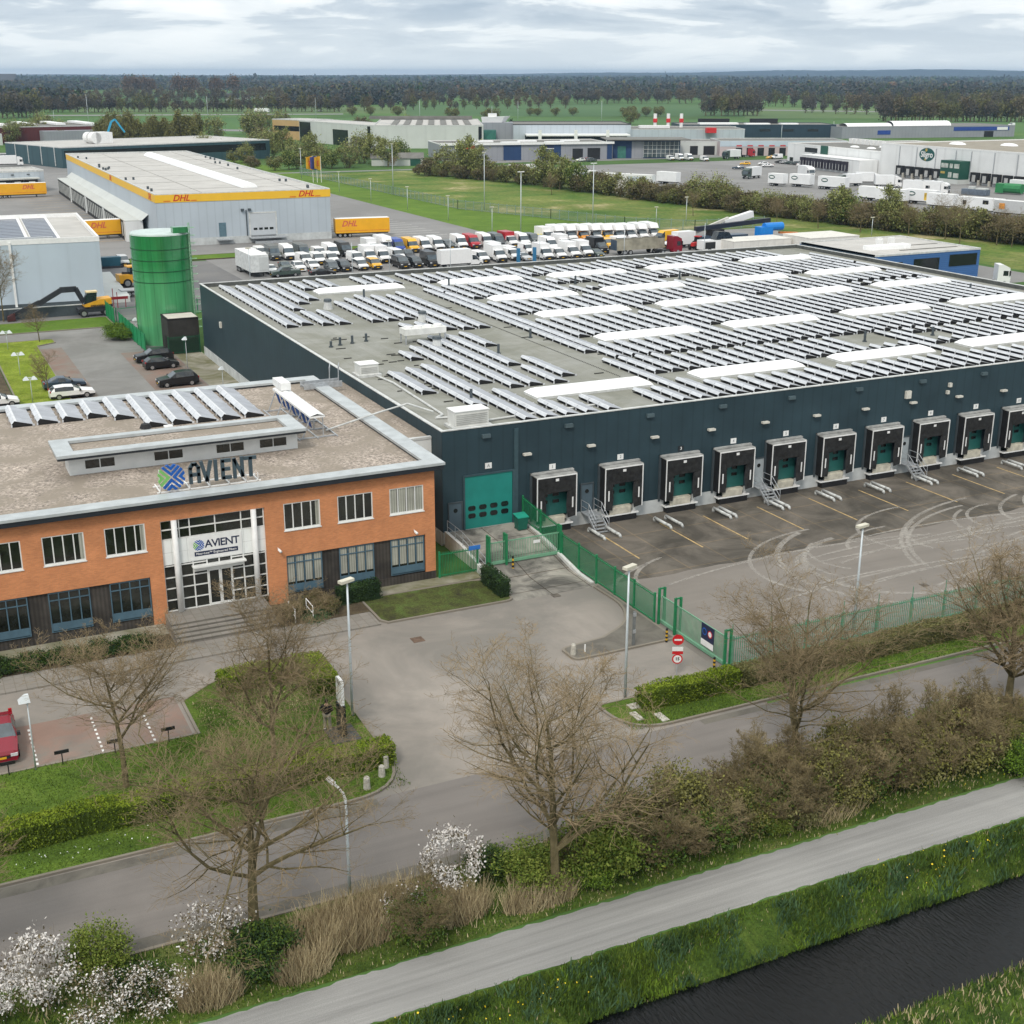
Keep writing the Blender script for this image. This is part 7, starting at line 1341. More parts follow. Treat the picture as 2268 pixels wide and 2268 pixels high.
# white hall at the left with the flat solar field
w1, L3 = hall('white_hall', 'pale blue grey hall with a flat solar field on its roof at the left edge', 'hall', (-60, 124.9), (-5.4, 121.9), 38, 10.5, M_PG, M_RW, M_WHITE, .6)
pt('downpipe', w1, M_WHITE, (L3-13.0, -.25, .6, L3-12.65, -.003, 10.2)); pt('wall_lamp', w1, M_BLACK, (L3-18.6, -.4, 7.2, L3-17.6, -.003, 7.5)); pt('loading_apron', w1, M_OW, (L3+.01, 2, 0, L3+4, 30, 1.0), (L3-40, -1.5, 0, L3, -.003, .35)); pt('dark_base', w1, M_GREYB, (0, -.05, 0, L3, -.003, 1.0))
for c_ in range(9):
    m = MB(); m.box(L3-9.5-c_*4.6, 3.5, 9.92, L3-5.2-c_*4.6, 38, 10.02, 1)
    for r_ in range(15): m.box(L3-9.4-c_*4.6, 3.6+r_*2.2, 10.021, L3-5.7-c_*4.6, 5.3+r_*2.2, 10.10, 0)
    o = m.build('solar_field_strip', [mat('dark_solar_glass', (.07, .075, .10), .18, .3, .5, spec=.7), M_WHITE]); o.parent = None; o.matrix_world = wmat(w1); tag(o, 'dark flat solar strip on the white hall roof, %s from the right end' % ORD[c_], 'solar panels', 'flat solar strips on the white hall')
pt('roof_duct', w1, M_STEELW, (L3-40, 1.6, 9.92, L3-6.5, 2.6, 10.6))
fb = thing('front_wall', 'long dark low boundary wall before the white hall', 'wall', (-30, 115, 0)); MB().box(-60, 115.0, 0, -9.5, 115.3, 1.5).build('wall_panel', [M_GREYB], fb, True); MB().box(-60, 114.95, 1.5, -9.5, 115.35, 1.6).build('coping', [M_TRIM], fb, True)
rl = tag(MB().bar((-5.2, 119, 1.5), (-2.4, 119, 1.5), .2, .4).bar((-4.6, 119, 0), (-4.6, 119, 3.0), .1, .1).bar((-4.0, 119, 0), (-4.0, 119, 2.4), .1, .1).bar((-2.8, 119, 0), (-2.8, 119, 1.5), .1, .1).build('red_barrier', [mat('dark_red_steel', (.22, .012, .018), .5)]), 'red steel frame with a bar in front of the white hall corner', 'barrier')
# teal and red halls, machines behind
tl, L4 = hall('teal_hall', 'dark teal hall with a broad pale roof behind the depot', 'hall', (30.5, 443), (118, 470), 52, 7.6, M_TL, M_RW, M_TRIM, .2)
for k in range(4): pt('downpipe', tl, M_TRIM, (-.2, 6+k*12, .5, -.003, 6.4+k*12, 7.4))
pt('dark_window_band', tl, M_DWIN, (1, -.05, 3.5, L4-2, -.003, 6.3)); m = MB(); 
for y in (20, 24.5): m.tube((24, y, 9.6), (24, y+3.2, 9.6), 2.2, n=14); m.box(24, y, 7.45, 31, y+3.2, 11.7)
m.build('air_ducts', [M_WHITE], tl)
rd, L5 = hall('red_hall', 'dark red hall with long white rooflights far at the left', 'hall', (-40, 640), (76, 652), 60, 8.0, M_RD, M_RGR, M_TRIM, .2); m = MB()
for k in range(6): m.box(L5-78+k*15, 14, 8.0, L5-73+k*15, 52, 9.0)
m.build('rooflights', [M_DOME], rd); pt('white_annex', rd, M_OW, (L5-75, -18, 0, L5-52, -.02, 5.5)); pt('grey_annex', rd, M_MG, (L5-30, -10, 0, L5-.5, -.02, 5.9)); pt('dark_gate', rd, M_BLACK, (L5-90, -18.5, 0, L5-76, -.02, 5.8))
P = G(240, 340); bc = thing('blue_crane', 'light blue crane arm folded above the far roofs', 'crane', (P.x, P.y, 0)); M_CB = mat('crane_blue', (.04, .35, .55), .5); MB().box(-3, -2, 0, 3, 2, 5).build('base', [M_EB], bc); MB().bar((-1, 0, 5), (2.5, 0, 13.6), .8, .8).bar((2.5, 0, 13.6), (4.2, 0, 14.6), .7, .7).bar((4.2, 0, 14.6), (8, 0, 9.0), .7, .7).build('arm', [M_CB], bc)
P = G(15, 368); lorry((P.x, P.y), R(-6), 'white lorry at the far left edge before the teal hall', P_WHITE, P_WHITE, 12, 4.0); P = G(24, 346); lorry((P.x, P.y), R(20), 'red and grey lorry beside the teal hall wall', P_RED, P_SILV, 10, 3.6, flat=True)
# trade park in the middle
bg_, L6 = hall('grey_hall', 'large pale grey hall behind the willows with strips on its roof', 'hall', (183.5, 523), (232, 503), 90, 10.7, M_OW, M_RW, M_TRIM, .3); m = MB()
for k in range(7): m.box(8+k*6, 6, 10.42, 11+k*6, 78, 10.75)
m.build('dark_roof_strips', [M_RGR], bg_); pt('corner_window', bg_, M_DWIN, (L6-2.4, -.06, 1, L6-.8, -.003, 10)); pt('parapet_screen', bg_, M_RGR, (-6, 88, 10.7, L6-3, 91, 12.2))
fr_, L7 = hall('office_block', 'tan and grey office front at the left end of the big grey hall', 'office block', (172, 606), (183.4, 523), 20, 10.6, M_OW, M_RW, M_TRIM, .3); pt('dark_recess', fr_, M_DWIN, (0.5, -.06, 0, 14, -.003, 10)); pt('tall_window', fr_, M_DWIN, (40, -.06, 0, 57, -.003, 7.5)); pt('tall_slot', fr_, M_DWIN, (L7-6, -.06, 2, L7-3, -.003, 10))
tn, L8 = hall('tan_block', 'tan fronted office block with a dark window band beyond the willows', 'office', (166, 636), (177, 608), 18, 10.6, M_TAN, M_RW, M_TRIM, .3); pt('window_band', tn, M_DWIN, (1.5, -.06, 4.6, 24, -.003, 7.2))
sp_, L9 = hall('trade_units', 'row of low grey and navy trade units with a pale roof edge', 'trade units', (176, 421.5), (247, 405), 34, 6.6, M_MG, M_RGR, M_WHITE, .2)
pt('white_roof_edge', sp_, M_WHITE, (-.5, -.8, 6.2, L9+.5, -.003, 7.1)); 
for x0, x1 in ((26, 33.5), (41.5, 50.5), (70.5, L9-.2)): pt('navy_panel', sp_, M_NV, (x0, -.12, 0, x1, -.004, 6.18))
pt('dark_window', sp_, M_DWIN, (7, -.1, 0, 9.5, -.004, 4.8)); pt('open_gate', sp_, M_BLACK, (62, -.1, 0, 67.5, -.004, 4.6), (55.5, -.1, 0, 60, -.004, 4.4))
for x, w_, c_ in ((8.5, 5.5, M_LRED), (42.5, 5, M_NAVY)): o = pt('shop_sign', sp_, c_, (x, -.2, 4.7, x+w_, -.13, 6.1)); pt('white_line', o, M_WHITE, (x, -.22, 4.45, x+w_, -.13, 4.69))
m = MB()
for k in range(6): m.box(8+k*9.5, 8+(k % 2)*10, 6.41, 16+k*9.5, 11+(k % 2)*10, 7.0)
m.build('rooflights', [M_DOME], sp_)
h2, L10 = hall('grey_hall', 'mid grey hall with a dark roof and white canopy behind the trade units', 'hall', (262.8, 534), (318, 510), 46, 9.6, M_LG, M_RGR, M_BLACK, .2); pt('canopy', h2, M_WHITE, (6, -14, 4.4, L10-2, -.01, 5.1)); pt('canopy_shade_wall', h2, M_DWIN, (6, -.06, 0, L10-2, -.004, 4.3)); pt('canopy_pylon', h2, M_WHITE, (12, -14.4, 0, 13.6, -13.9, 7.4), (30, -14.4, 0, 31.6, -13.9, 7.4), (46, -14.4, 0, 47.6, -13.9, 7.4)); pt('end_tower', h2, M_MG, (-16, 4, 0, -.01, 16, 10.3)); pt('green_glass_box', h2, mat('green_glass', (.05, .17, .14), .15, .2, .5), (-19, -6, 0, -9, 3.9, 7.0))
bo = thing('boat', 'white motor boat set up on a showroom roof', 'boat', (257, 545, 10.3), R(-25)); m = MB(); m.faces([(-6, -1.2, 0), (4, -1.2, 0), (6, 0, .4), (4, 1.2, 0), (-6, 1.2, 0), (-6.5, -2, 2.6), (5.5, -2, 2.9), (8.5, 0, 3.2), (5.5, 2, 2.9), (-6.5, 2, 2.6)], [(0, 1, 6, 5), (1, 2, 7, 6), (2, 3, 8, 7), (3, 4, 9, 8), (4, 0, 5, 9), (5, 6, 7, 8, 9)]); m.build('hull', [P_WHITE], bo); MB().box(-3, -1.3, 2.7, 1.5, 1.3, 4.4).build('cabin', [P_WHITE], bo); MB().tube((-1, 0, 4.4), (-1, 0, 8), .12, n=5).build('mast', [M_STEELW], bo)
gp, L11 = hall('glass_pavilion', 'car showroom with navy wings and a tall glass front under a flat dark roof', 'showroom', (249.5, 409), (276, 398), 22, 7.4, M_NV, M_RGR, M_BLACK, .2); pt('glass_front', gp, mat('showroom_glass', (.06, .08, .09), .1, .4, .4, spec=.8), (13, -.2, .4, L11-.3, -.004, 6.8)); m = MB()
for k in range(9): m.box(13+k*1.85, -.26, .4, 13.15+k*1.85, -.201, 6.8)
for z in (2, 3.6, 5.2): m.box(13, -.25, z, L11-.3, -.2005, z+.12)
m.build('glazing_bars', [M_TRIM], gp); pt('green_glass_door', gp, MATS['green_glass'], (2, -.1, 0, 5.5, -.004, 5)); pt('dark_panel', gp, M_MG, (8, -.12, 0, 12.9, -.004, 6.9)); m = MB(); m.box(-3, -3, 7.45, L11+4, 20, 7.8); m.build('overhanging_roof', [M_RGR], gp)
ws_, L12 = hall('repair_shed', 'pale grey repair shed with three dark gates beside the glass showroom', 'shed', (288.7, 418), (318, 405), 20, 5.8, M_OW, M_RGR, M_TRIM, .2)
for x in (4.5, 10.5, 19): pt('gate', ws_, M_BLACK, (x, -.08, 0, x+(3.5 if x < 9 else 5), -.004, 3.8))
h3, L13 = hall('grey_hall', 'light grey hall with red and white chimneys behind the repair shed', 'hall', (318.5, 511), (372, 487), 40, 7.2, M_LG, M_RGR, M_TRIM, .2); 
for k in range(3): o = MB().tube((16+k*7, 28, 7), (16+k*7, 28, 14), .9, n=10).build('chimney', [M_WHITE], h3); pt('red_band', o, M_LRED, (15.0+k*7, 27, 9.5, 17.0+k*7, 29, 11.5))
pt('roof_unit', h3, M_WHITE, (6, 14, 7.1, 22, 20, 8.4)); pt('red_cube', h3, M_LRED, (38, -6, 5.5, 43, -1, 8.0))
dn, L14 = hall('navy_hall', 'long dark navy hall with white rooflights before the green field', 'hall', (377, 556), (457, 519.5), 36, 7.0, M_DN, M_RGR, M_DN, .2); pt('white_gateway', dn, M_OW, (25, -.4, 0, 31.5, -.01, 6.2)); 
for x in (8, 45, 58, 72): pt('window', dn, M_DWIN, (x, -.07, 3.4, x+6, -.004, 4.6))
m = MB(); m.box(12, 6, 6.9, 34, 14, 7.8).box(38, 6, 6.9, 52, 12, 7.6).box(58, 6, 6.9, 68, 12, 7.6); m.build('rooflights', [M_DOME], dn); pt('roof_screen', dn, M_BLACK, (14, 24, 6.9, 32, 26, 9.5), (44, 24, 6.9, 60, 26, 9.5))
pk, L15 = hall('garage_units', 'grey garage row with pink framed dark doors left of the white warehouse', 'garages', (301, 405), (352, 382), 26, 6.3, clad('pink_grey_wall', (.50, .42, .42), .06, .2), M_RGR, M_TRIM, .2); pt('grey_upper_wall', pk, M_PG, (0, -.12, 3.9, L15, -.004, 6.2))
for k in range(9): o = pt('garage_door', pk, M_DWIN, (7+k*4.8, -.1, 0, 9.8+k*4.8, -.004, 3.4)); pt('door_sign', o, M_LRED, (7.2+k*4.8, -.16, 4.0, 9.6+k*4.8, -.121, 4.5))
fg, L16 = hall('grey_hall', 'long low grey hall with blue signs and white barrel rooflights behind the white warehouse', 'hall', (452, 508), (560, 488), 40, 6.2, M_MG, M_RGR, M_MG, .2); pt('blue_sign', fg, mat('sign_blue', (.02, .06, .28), .5), (70, -.2, 3.6, 106, -.01, 5.6), (22, -.2, 2.0, 30, -.01, 4.2)); pt('white_sign', fg, M_WHITE, (98, -.26, 3.8, 105, -.205, 5.4)); pt('open_gate', fg, M_BLACK, (90, -.1, 0, 96, -.004, 3.2))
for a, b_, h in ((8, 36, 1.6), (37, 74, 2.6)):
    m = MB(); n = 6
    for i in range(n): a0, a1 = math.pi*i/n, math.pi*(i+1)/n; m.poly([(a, 14-5*math.cos(a0), 6.1+h*math.sin(a0)), (b_, 14-5*math.cos(a0), 6.1+h*math.sin(a0)), (b_, 14-5*math.cos(a1), 6.1+h*math.sin(a1)), (a, 14-5*math.cos(a1), 6.1+h*math.sin(a1))])
    m.build('barrel_rooflight', [M_DOME], fg)
# white wholesale warehouse at the right
sg, L17 = hall('white_warehouse', 'white wholesale warehouse with an oval green emblem, dock doors and a green tower', 'warehouse', (288.5, 287), (283.5, 130), 90, 11.0, M_WC, M_RB, M_WHITE, .3)
M_SG = mat('emblem_dark_green', (.01, .085, .075), .5, .05, 2); m = MB(); ex_, ez_ = 24.0, 8.2
m.prism([(3.75*math.cos(2*math.pi*k/28), 2.15*math.sin(2*math.pi*k/28)) for k in range(28)], 0, .08); m.v = [(ex_+a, -.01-c_, ez_+b_) for a, b_, c_ in m.v]; o = m.build('emblem', [M_SG], sg); lettering('Sligro', 2.7, M_WHITE, o, face_front(ex_, -.11, ez_-.05), off=.06, ext=.01, sp=.98)
m = MB(); m.tube((ex_-.4, -.095, ez_+1.5), (ex_-.4, -.1, ez_+1.5), .55, n=12); m.tube((ex_-.6, -.095, ez_-1.6), (ex_-.6, -.1, ez_-1.6), .45, n=12); m.build('gold_dots', [mat('emblem_gold', (.45, .33, .08), .5)], o)
for x in (10.2, 19, 28.5, 38.1, 45.2, 55.5, 65.5, 76, 87, 98, 109): pt('downpipe', sg, M_STEELW, (x-.15, -.2, 2, x+.15, -.003, 10.3))
for x in [10.2+4.65*k for k in range(5)]+[46.7+4.75*k for k in range(14)]:
    o = pt('dock_shelter', sg, M_BLACK, (x, -1.2, .9, x+3.3, -.004, 3.9)); pt('dock_door', o, mat('pale_dock_door', (.42, .42, .41), .6), (x+.9, -1.26, 1.0, x+2.4, -1.201, 3.1)); pt('buffer', o, M_CONC, (x+3.4, -1.2, 0, x+4.2, -.004, 1.6))
tw = pt('tower', sg, mat('tower_green', (.012, .075, .05), .5, .06, .6), (35.6, -4, 1.4, 44.8, -.01, 7.2)); pt('tower_base', tw, M_OW, (35.3, -4.4, 0, 45.1, -.01, 1.39)); pt('window_row', tw, mat('pale_lit_panes', (.45, .48, .44), .3, .3, .6), (36.0, -4.06, 4.9, 39.2, -4.002, 6.3), (40, -4.06, 4.9, 41.4, -4.002, 6.3), (42.1, -4.06, 4.9, 44.4, -4.002, 6.3), (39.6, -4.06, 1.9, 41.2, -4.002, 3.6), (42, -4.06, 1.9, 44.4, -4.002, 3.4)); pt('gold_mark', tw, mat('emblem_gold', (.45, .33, .08)), (36, -4.07, 3.0, 38, -4.002, 3.7))
for x, y in ((16, 20), (30, 30), (50, 28), (66, 30), (90, 34), (112, 30)): MB().dome((x, y, 10.75), 3.6, 2.2, .9, 0, 12, 3).build('roof_dome', [M_DOME], sg)
sl2, L18 = hall('white_lower_hall', 'lower white hall with eight dock doors and a stair at the white warehouse end', 'hall', (296.5, 351), (289, 287.2), 60, 8.0, M_WC, M_RGR, M_WHITE, .3); pt('window_band', sl2, M_DWIN, (13, -.07, 5.2, 22, -.004, 6.9)); pt('green_gable', sl2, mat('tower_green', (.012, .075, .05)), (25, -.5, 3.2, 29.5, -.004, 8.1)); pt('stair', sl2, M_GREYB, (18, -2.2, 1.5, 18.3, -.5, 4.2)); MB().bar((15, -1.5, .2), (22, -1.5, 5), 1.0, .3).build('stair_flight', [M_GREYB], sl2); pt('window', sl2, M_DWIN, (2, -.07, 1, 4.6, -.004, 2.6))
ax = pt('dock_annex', sl2, M_WC, (24, -8, 0, L18-1, -.51, 4.8)); pt('annex_roof', ax, M_WHITE, (24, -8.1, 4.81, L18-1, -.51, 5.0))
for k in range(8): o = pt('dock_shelter', sl2, mat('violet_black_shelter', (.022, .018, .03), .7), (24.6+k*4.1, -9.0, .8, 27.6+k*4.1, -8.01, 4.1)); pt('white_flap', o, M_TRIM, (25.0+k*4.1, -9.06, .9, 25.2+k*4.1, -9.001, 3.0), (27.0+k*4.1, -9.06, .9, 27.2+k*4.1, -9.001, 3.0))
for k in range(6): MB().dome((32+k*5.5, 10+(k % 2)*9, 7.7), 2.4, 1.4, .6, 0, 10, 3).build('roof_dome', [M_DOME], sl2)
for k in range(4): pt('roof_unit', sl2, M_WHITE, (6+k*6, 24, 7.7, 8+k*6, 26, 9.6), (9+k*6, 24, 7.7, 10.8+k*6, 26, 9.6))
# blue building and its roof
bb, L19 = hall('blue_building', 'blue boarded building with a pale flat roof behind the right corner of the warehouse', 'building', (115.5, 87), (139, 87), 20.5, 5.0, M_BL, M_RW, M_TRIM, .15)
m = MB()
for k in range(14): m.box(0, -.03, .3+k*.33, L19, -.002, .33+k*.33)
m.build('board_shadow_gap', [mat('deep_blue_gap', (.03, .09, .24), .6)], bb); pt('dark_side', bb, M_DN, (-.06, .1, 3.4, -.003, 20, 5.1)); pt('window', bb, M_DWIN, (16.5, -.09, 2.2, 22.8, -.031, 4.2)); pt('recess', bb, M_DWIN, (8.5, -.09, 0, 14.2, -.031, 3.9)); pt('canopy_window', bb, M_DWIN, (1.5, -.09, 1.6, 6, -.031, 3.6)); pt('roof_strips', bb, M_RGR, (9, 4, 4.86, 22, 4.4, 4.95), (10, 9, 4.86, 22, 9.2, 4.95)); pt('rooflight', bb, M_DOME, (4, 6, 4.86, 13, 8, 5.6))
for x, y in ((10, 11), (11.6, 13), (14, 12.5)): pt('roof_unit', bb, M_WHITE, (x, y, 4.86, x+1.1, y+.7, 5.9))
# lorries and trailers in the wholesale yard
M_OVAL = mat('oval_emblem_green', (.03, .09, .085), .5); M_COLD = mat('white_trailer_side', (.76, .77, .78), .45, .04, .5)
TR = [(1185, 395, 13, R(-60), 'long plain white trailer at the left end of the wholesale yard'), (1237, 399, 9, R(-62), 'white trailer with an oval emblem second in the yard edge row'), (1290, 404, 10, R(-62), 'white trailer with an oval emblem and a snow picture third in the row'), (1392, 413, 18, R(-60), 'very long white trailer with dark lettering in the yard edge row'), (1480, 408, 8, R(-70), 'white lorry body behind the very long trailer'), (1722, 412, 6, R(-75), 'short white trailer with an oval emblem at the lot corner'), (1775, 414, 8, R(-75), 'white trailer with a large oval emblem beside the short one'), (1845, 420, 10, R(-75), 'white trailer with an oval emblem in front of the dock annex'), (1935, 445, 9, R(-75), 'white trailer half hidden by yellow green trees'), (1975, 450, 9, R(-72), 'white trailer with a yellow green picture on its end'), (2040, 452, 10, R(-75), 'white trailer with an oval emblem and a colourful picture'), (2085, 462, 8, R(-75), 'grey white trailer behind bare trees in the yard'), (2170, 472, 12, R(-75), 'white trailer with black cow pictures behind bare trees'), (2245, 480, 10, R(-75), 'grey trailer with an orange spot at the right edge'), (2255, 428, 5, R(-80), 'white container beside the green compactor')]
for i, (bx, by, Ln, hd, lb) in enumerate(TR):
    P = G(bx, by); t_ = box_trailer(P, hd, Ln, 3.9, M_COLD if i != 13 else P_SILV, lb, group='trailers in the wholesale yard', legs=Ln > 9)
    if 'oval' in lb: m = MB(); m.prism([(1.25*math.cos(k*.4189), .62*math.sin(k*.4189)) for k in range(15)], 0, .02); m.v = [(-Ln*.25+a, -1.26-c_, 2.8+b_) for a, b_, c_ in m.v]; o = m.build('oval_emblem', [M_OVAL], t_); MB().prism([(.95*math.cos(k*.4189), .3*math.sin(k*.4189)) for k in range(15)], 0, .01).build('emblem_centre', [M_WHITE], None); c2 = bpy.data.objects[-1] if False else COL.objects[-1]; c2.parent = o; c2.matrix_basis = face_front(-Ln*.25, -1.285, 2.8)
    if 'colourful' in lb: pt('picture', t_, mat('picture_yellow', (.6, .4, .05), .5, .5, .8), (1.5, -1.262, 1.2, 4.5, -1.252, 3.2))
    if 'cow' in lb: pt('cow_patch', t_, M_BLACK, (-4.5, -1.262, 2.0, -3.4, -1.252, 3.1), (1.2, -1.262, 2.4, 2.8, -1.252, 3.4))
    if 'orange' in lb: pt('orange_spot', t_, P_ORG, (-3.6, -1.262, 1.8, -2.0, -1.252, 3.2))
    if 'snow' in lb or 'lettering' in lb: pt('pale_picture', t_, mat('icy_picture', (.45, .50, .55), .5, .2, .5), (.5, -1.262, 1.5, Ln*.4, -1.252, 3.3))
for bx, by, hd, cm, lb, kw in [(1880, 412, R(170), P_GRN, 'dark green cab lorry with a white body before the dock annex', {}), (1665, 395, R(200), P_GRN, 'dark green cab lorry with a white body by the parked cars', {}), (1620, 352, R(185), P_GRN, 'white lorry with an oval emblem and a green cab at the repair shed', {}), (1655, 348, R(0), P_RED, 'red lorry cab in front of the garage row', dict(tractor=True, L=6)), (1785, 392, R(-100), P_WHITE, 'white lorry standing sideways near the dock annex corner', {}), (1920, 408, R(-30), P_WHITE, 'white lorry with a slanted cab before the canopy', {}), (1965, 415, R(-30), P_WHITE, 'white lorry with a slanted cab right of its neighbour', {}), (2030, 428, R(-60), P_WHITE, 'left white lorry of three before the dock doors', {}), (2050, 428, R(-60), P_WHITE, 'middle white lorry of three before the dock doors', {}), (2070, 430, R(-60), P_WHITE, 'right white lorry of three before the dock doors', {}), (985, 352, R(170), P_WHITE, 'white lorry half hidden behind the willow', {}), (1914, 288, R(187), P_WHITE, 'white cab lorry with a blue green trailer on the far road', dict(L=17)), (580, 249, R(-25), P_WHITE, 'white box lorry driving along the far road', dict(L=14))]:
    P = G(bx, by); lorry(P, hd, lb, cm, mat('blue_green_trailer', (.02, .15, .25), .5) if 'blue green' in lb else M_COLD, **kw)
for bx, by, kind, hd, c_, lb in [(1728, 362, 'sedan', R(100), P_BLACK, 'black car in the row left of the white lower hall'), (1738, 363, 'sedan', R(100), P_SILV, 'silver car in the row left of the white lower hall'), (1748, 364, 'sedan', R(100), P_GRN, 'grey green car in the row left of the white lower hall'), (1762, 365, 'estate', R(100), P_GREY, 'dark grey car nearest the white lower hall'), (1775, 368, 'hatch', R(15), P_WHITE, 'white car by the outside stair'), (1560, 357, 'van', R(-100), P_WHITE, 'white van right before the glass showroom'), (1505, 355, 'high_van', R(-100), P_WHITE, 'left tall white van before the repair shed'), (1525, 355, 'high_van', R(-100), P_WHITE, 'right tall white van before the repair shed'), (1485, 355, 'van', R(-100), P_WHITE, 'small white van left of the tall pair at the showroom'), (1635, 375, 'sedan', R(140), P_NAVY, 'dark blue car beside the lorry park'), (1650, 366, 'hatch', R(150), P_YEL, 'yellow car among the cars at the lorry park'), (1690, 366, 'hatch', R(160), P_WHITE, 'white car at the edge of the lorry park'), (1700, 370, 'sedan', R(160), P_WHITE, 'second white car at the edge of the lorry park'), (1285, 358, 'hatch', R(180), P_WHITE, 'white car by the open gate of the trade units'), (1310, 358, 'suv', R(10), P_GREY, 'dark car by the open gate of the trade units'), (1298, 357, 'hatch', R(100), P_RED, 'red car by the open gate of the trade units'), (1720, 352, 'van', R(185), P_WHITE, 'white van before the pink framed garages'), (1707, 352, 'hatch', R(185), P_YEL, 'yellow digger coloured car beside the white van at the garages'), (2240, 279, 'van', R(185), P_WHITE, 'white van on the far road at the right'), (709, 247, 'sedan', R(-20), P_WHITE, 'white car far away on the motorway')]:
    P = G(bx, by); place(kind, P, hd, c_, lb, 'van' if 'van' in kind else 'car')
P = G(1155, 352); cv_ = box_trailer(P, R(170), 6.5, 3.3, P_WHITE, 'white camper van behind the tree belt', 'camper', False, name='camper_van'); pt('window', cv_, M_VGLASS, (-2, -1.27, 2.0, -1, -1.252, 2.6), (.4, -1.27, 2.0, 1.3, -1.252, 2.6)); pt('alcove', cv_, P_WHITE, (3.2, -1.2, 2.2, 4.6, 1.2, 3.3)); pt('bonnet', cv_, P_WHITE, (3.26, -1.1, .6, 5.2, 1.1, 1.5))
P = G(1155, 392); hb_ = thing('red_hoarding', 'red triangular hoarding with white lines behind the twin lamp', 'hoarding', P, R(-25)); h1, h2_ = zat(P, 366), zat(P, 388); m = MB(); m.prism([(-4.6, h1), (5.2, h1-.4), (1.6, h2_), (-1.6, h2_)], -.12, .12); m.v = [(a, c_, b_) for a, b_, c_ in m.v]; m.build('panel', [M_LRED], hb_); pt('white_line', hb_, M_WHITE, (-1.8, -.2, h1-1.7, 2.6, -.13, h1-1.2), (-4.6, -.3, h1-.1, 5.2, .14, h1+.35)); pt('post', hb_, M_STEELW, (-.9, -.1, 0, -.7, .1, h2_+.2), (.7, -.1, 0, .9, .1, h2_+.2))
P = G(1030, 312); ps_ = thing('white_pylon', 'tall white pylon sign with grey marks beside the big grey hall', 'pylon sign', P, R(-25)); h = zat(P, 273); pt('panel', ps_, M_WHITE, (-2.3, -.4, h*.35, 2.3, .4, h)); pt('mark', ps_, M_MG, (-1.4, -.46, h*.55, -.6, -.405, h*.72), (-.3, -.46, h*.55, .4, -.405, h*.72), (.7, -.46, h*.55, 1.4, -.405, h*.72)); pt('post', ps_, M_STEELW, (-.3, -.3, 0, .3, .3, h*.349))
P = G(2235, 430); cp2 = thing('compactor', 'green waste compactor before the dock doors', 'compactor', (P.x, P.y, 0), R(-75)); M_CG = mat('compactor_green', (.03, .20, .07), .5, .1, 1); MB().box(-4, -1.3, .3, -1.4, 1.3, 3.0).build('press_head', [M_CG], cp2); MB().tube((-1.4, 0, 1.75), (4, 0, 1.75), 1.45, n=10).build('container', [M_CG], cp2)
P = G(2160, 432); sk2 = thing('skip', 'grey open skip with scrap left of the green compactor', 'skip', (P.x, P.y, 0), R(-75)); pt('hull', sk2, mat('skip_grey', (.12, .15, .19), .6, .2, 1), (-4, -1.2, .1, 4, 1.2, 1.7)); pt('scrap', sk2, M_OW, (.5, -1, 1.71, 3.6, 1, 2.1), (-2.2, -.6, 1.71, -.4, .6, 2.4))
P = G(880, 366); hu = thing('small_house', 'small dark low house hidden among the willows', 'house', P, R(-20)); MB().box(-10, -3.5, 0, 10, 3.5, 2.8).build('wall', [M_OW], hu); MB().faces([(-10.4, -4, 2.8), (10.4, -4, 2.8), (10.4, 4, 2.8), (-10.4, 4, 2.8), (-10.4, 0, 4.8), (10.4, 0, 4.8)], [(0, 1, 5, 4), (2, 3, 4, 5), (1, 2, 5), (3, 0, 4)]).build('roof', [M_RGR], hu); pt('door', hu, MATS['tower_green'], (5, -3.6, 0, 9, -3.51, 2.5))
# farm houses far out
for bx, by, w_, lb in [(515, 222, 16, 'low dark farm barn in the fields left of the two gables'), (545, 220, 12, 'gabled farmhouse roof between bare trees in the fields'), (572, 219, 12, 'right gabled farmhouse roof in the fields'), (1250, 217, 18, 'dark pointed farmhouse roof among the trees in the middle'), (108, 225, 20, 'wide low farm roof among trees far left'), (1795, 237, 12, 'white walled house by the far right trees'), (2140, 228, 22, 'grey roofed farmhouse far at the right'), (1890, 216, 12, 'small pale house at the far forest edge'), (15, 190, 60, 'long pale roof far away at the left edge')]:
    P = G(bx, by); t_ = thing('farmhouse', lb, 'farmhouse', P, R(-25 if bx % 2 else 40)); hh = w_*.22; MB().box(-w_/2, -w_*.3, 0, w_/2, w_*.3, hh).build('wall', [M_OW], t_); MB().faces([(-w_*.53, -w_*.34, hh), (w_*.53, -w_*.34, hh), (w_*.53, w_*.34, hh), (-w_*.53, w_*.34, hh), (-w_*.5, 0, hh+w_*.32), (w_*.5, 0, hh+w_*.32)], [(0, 1, 5, 4), (2, 3, 4, 5), (1, 2, 5), (3, 0, 4)]).build('roof', [mat('slate_roof', (.06, .062, .07), .7, .15, .3)], t_)
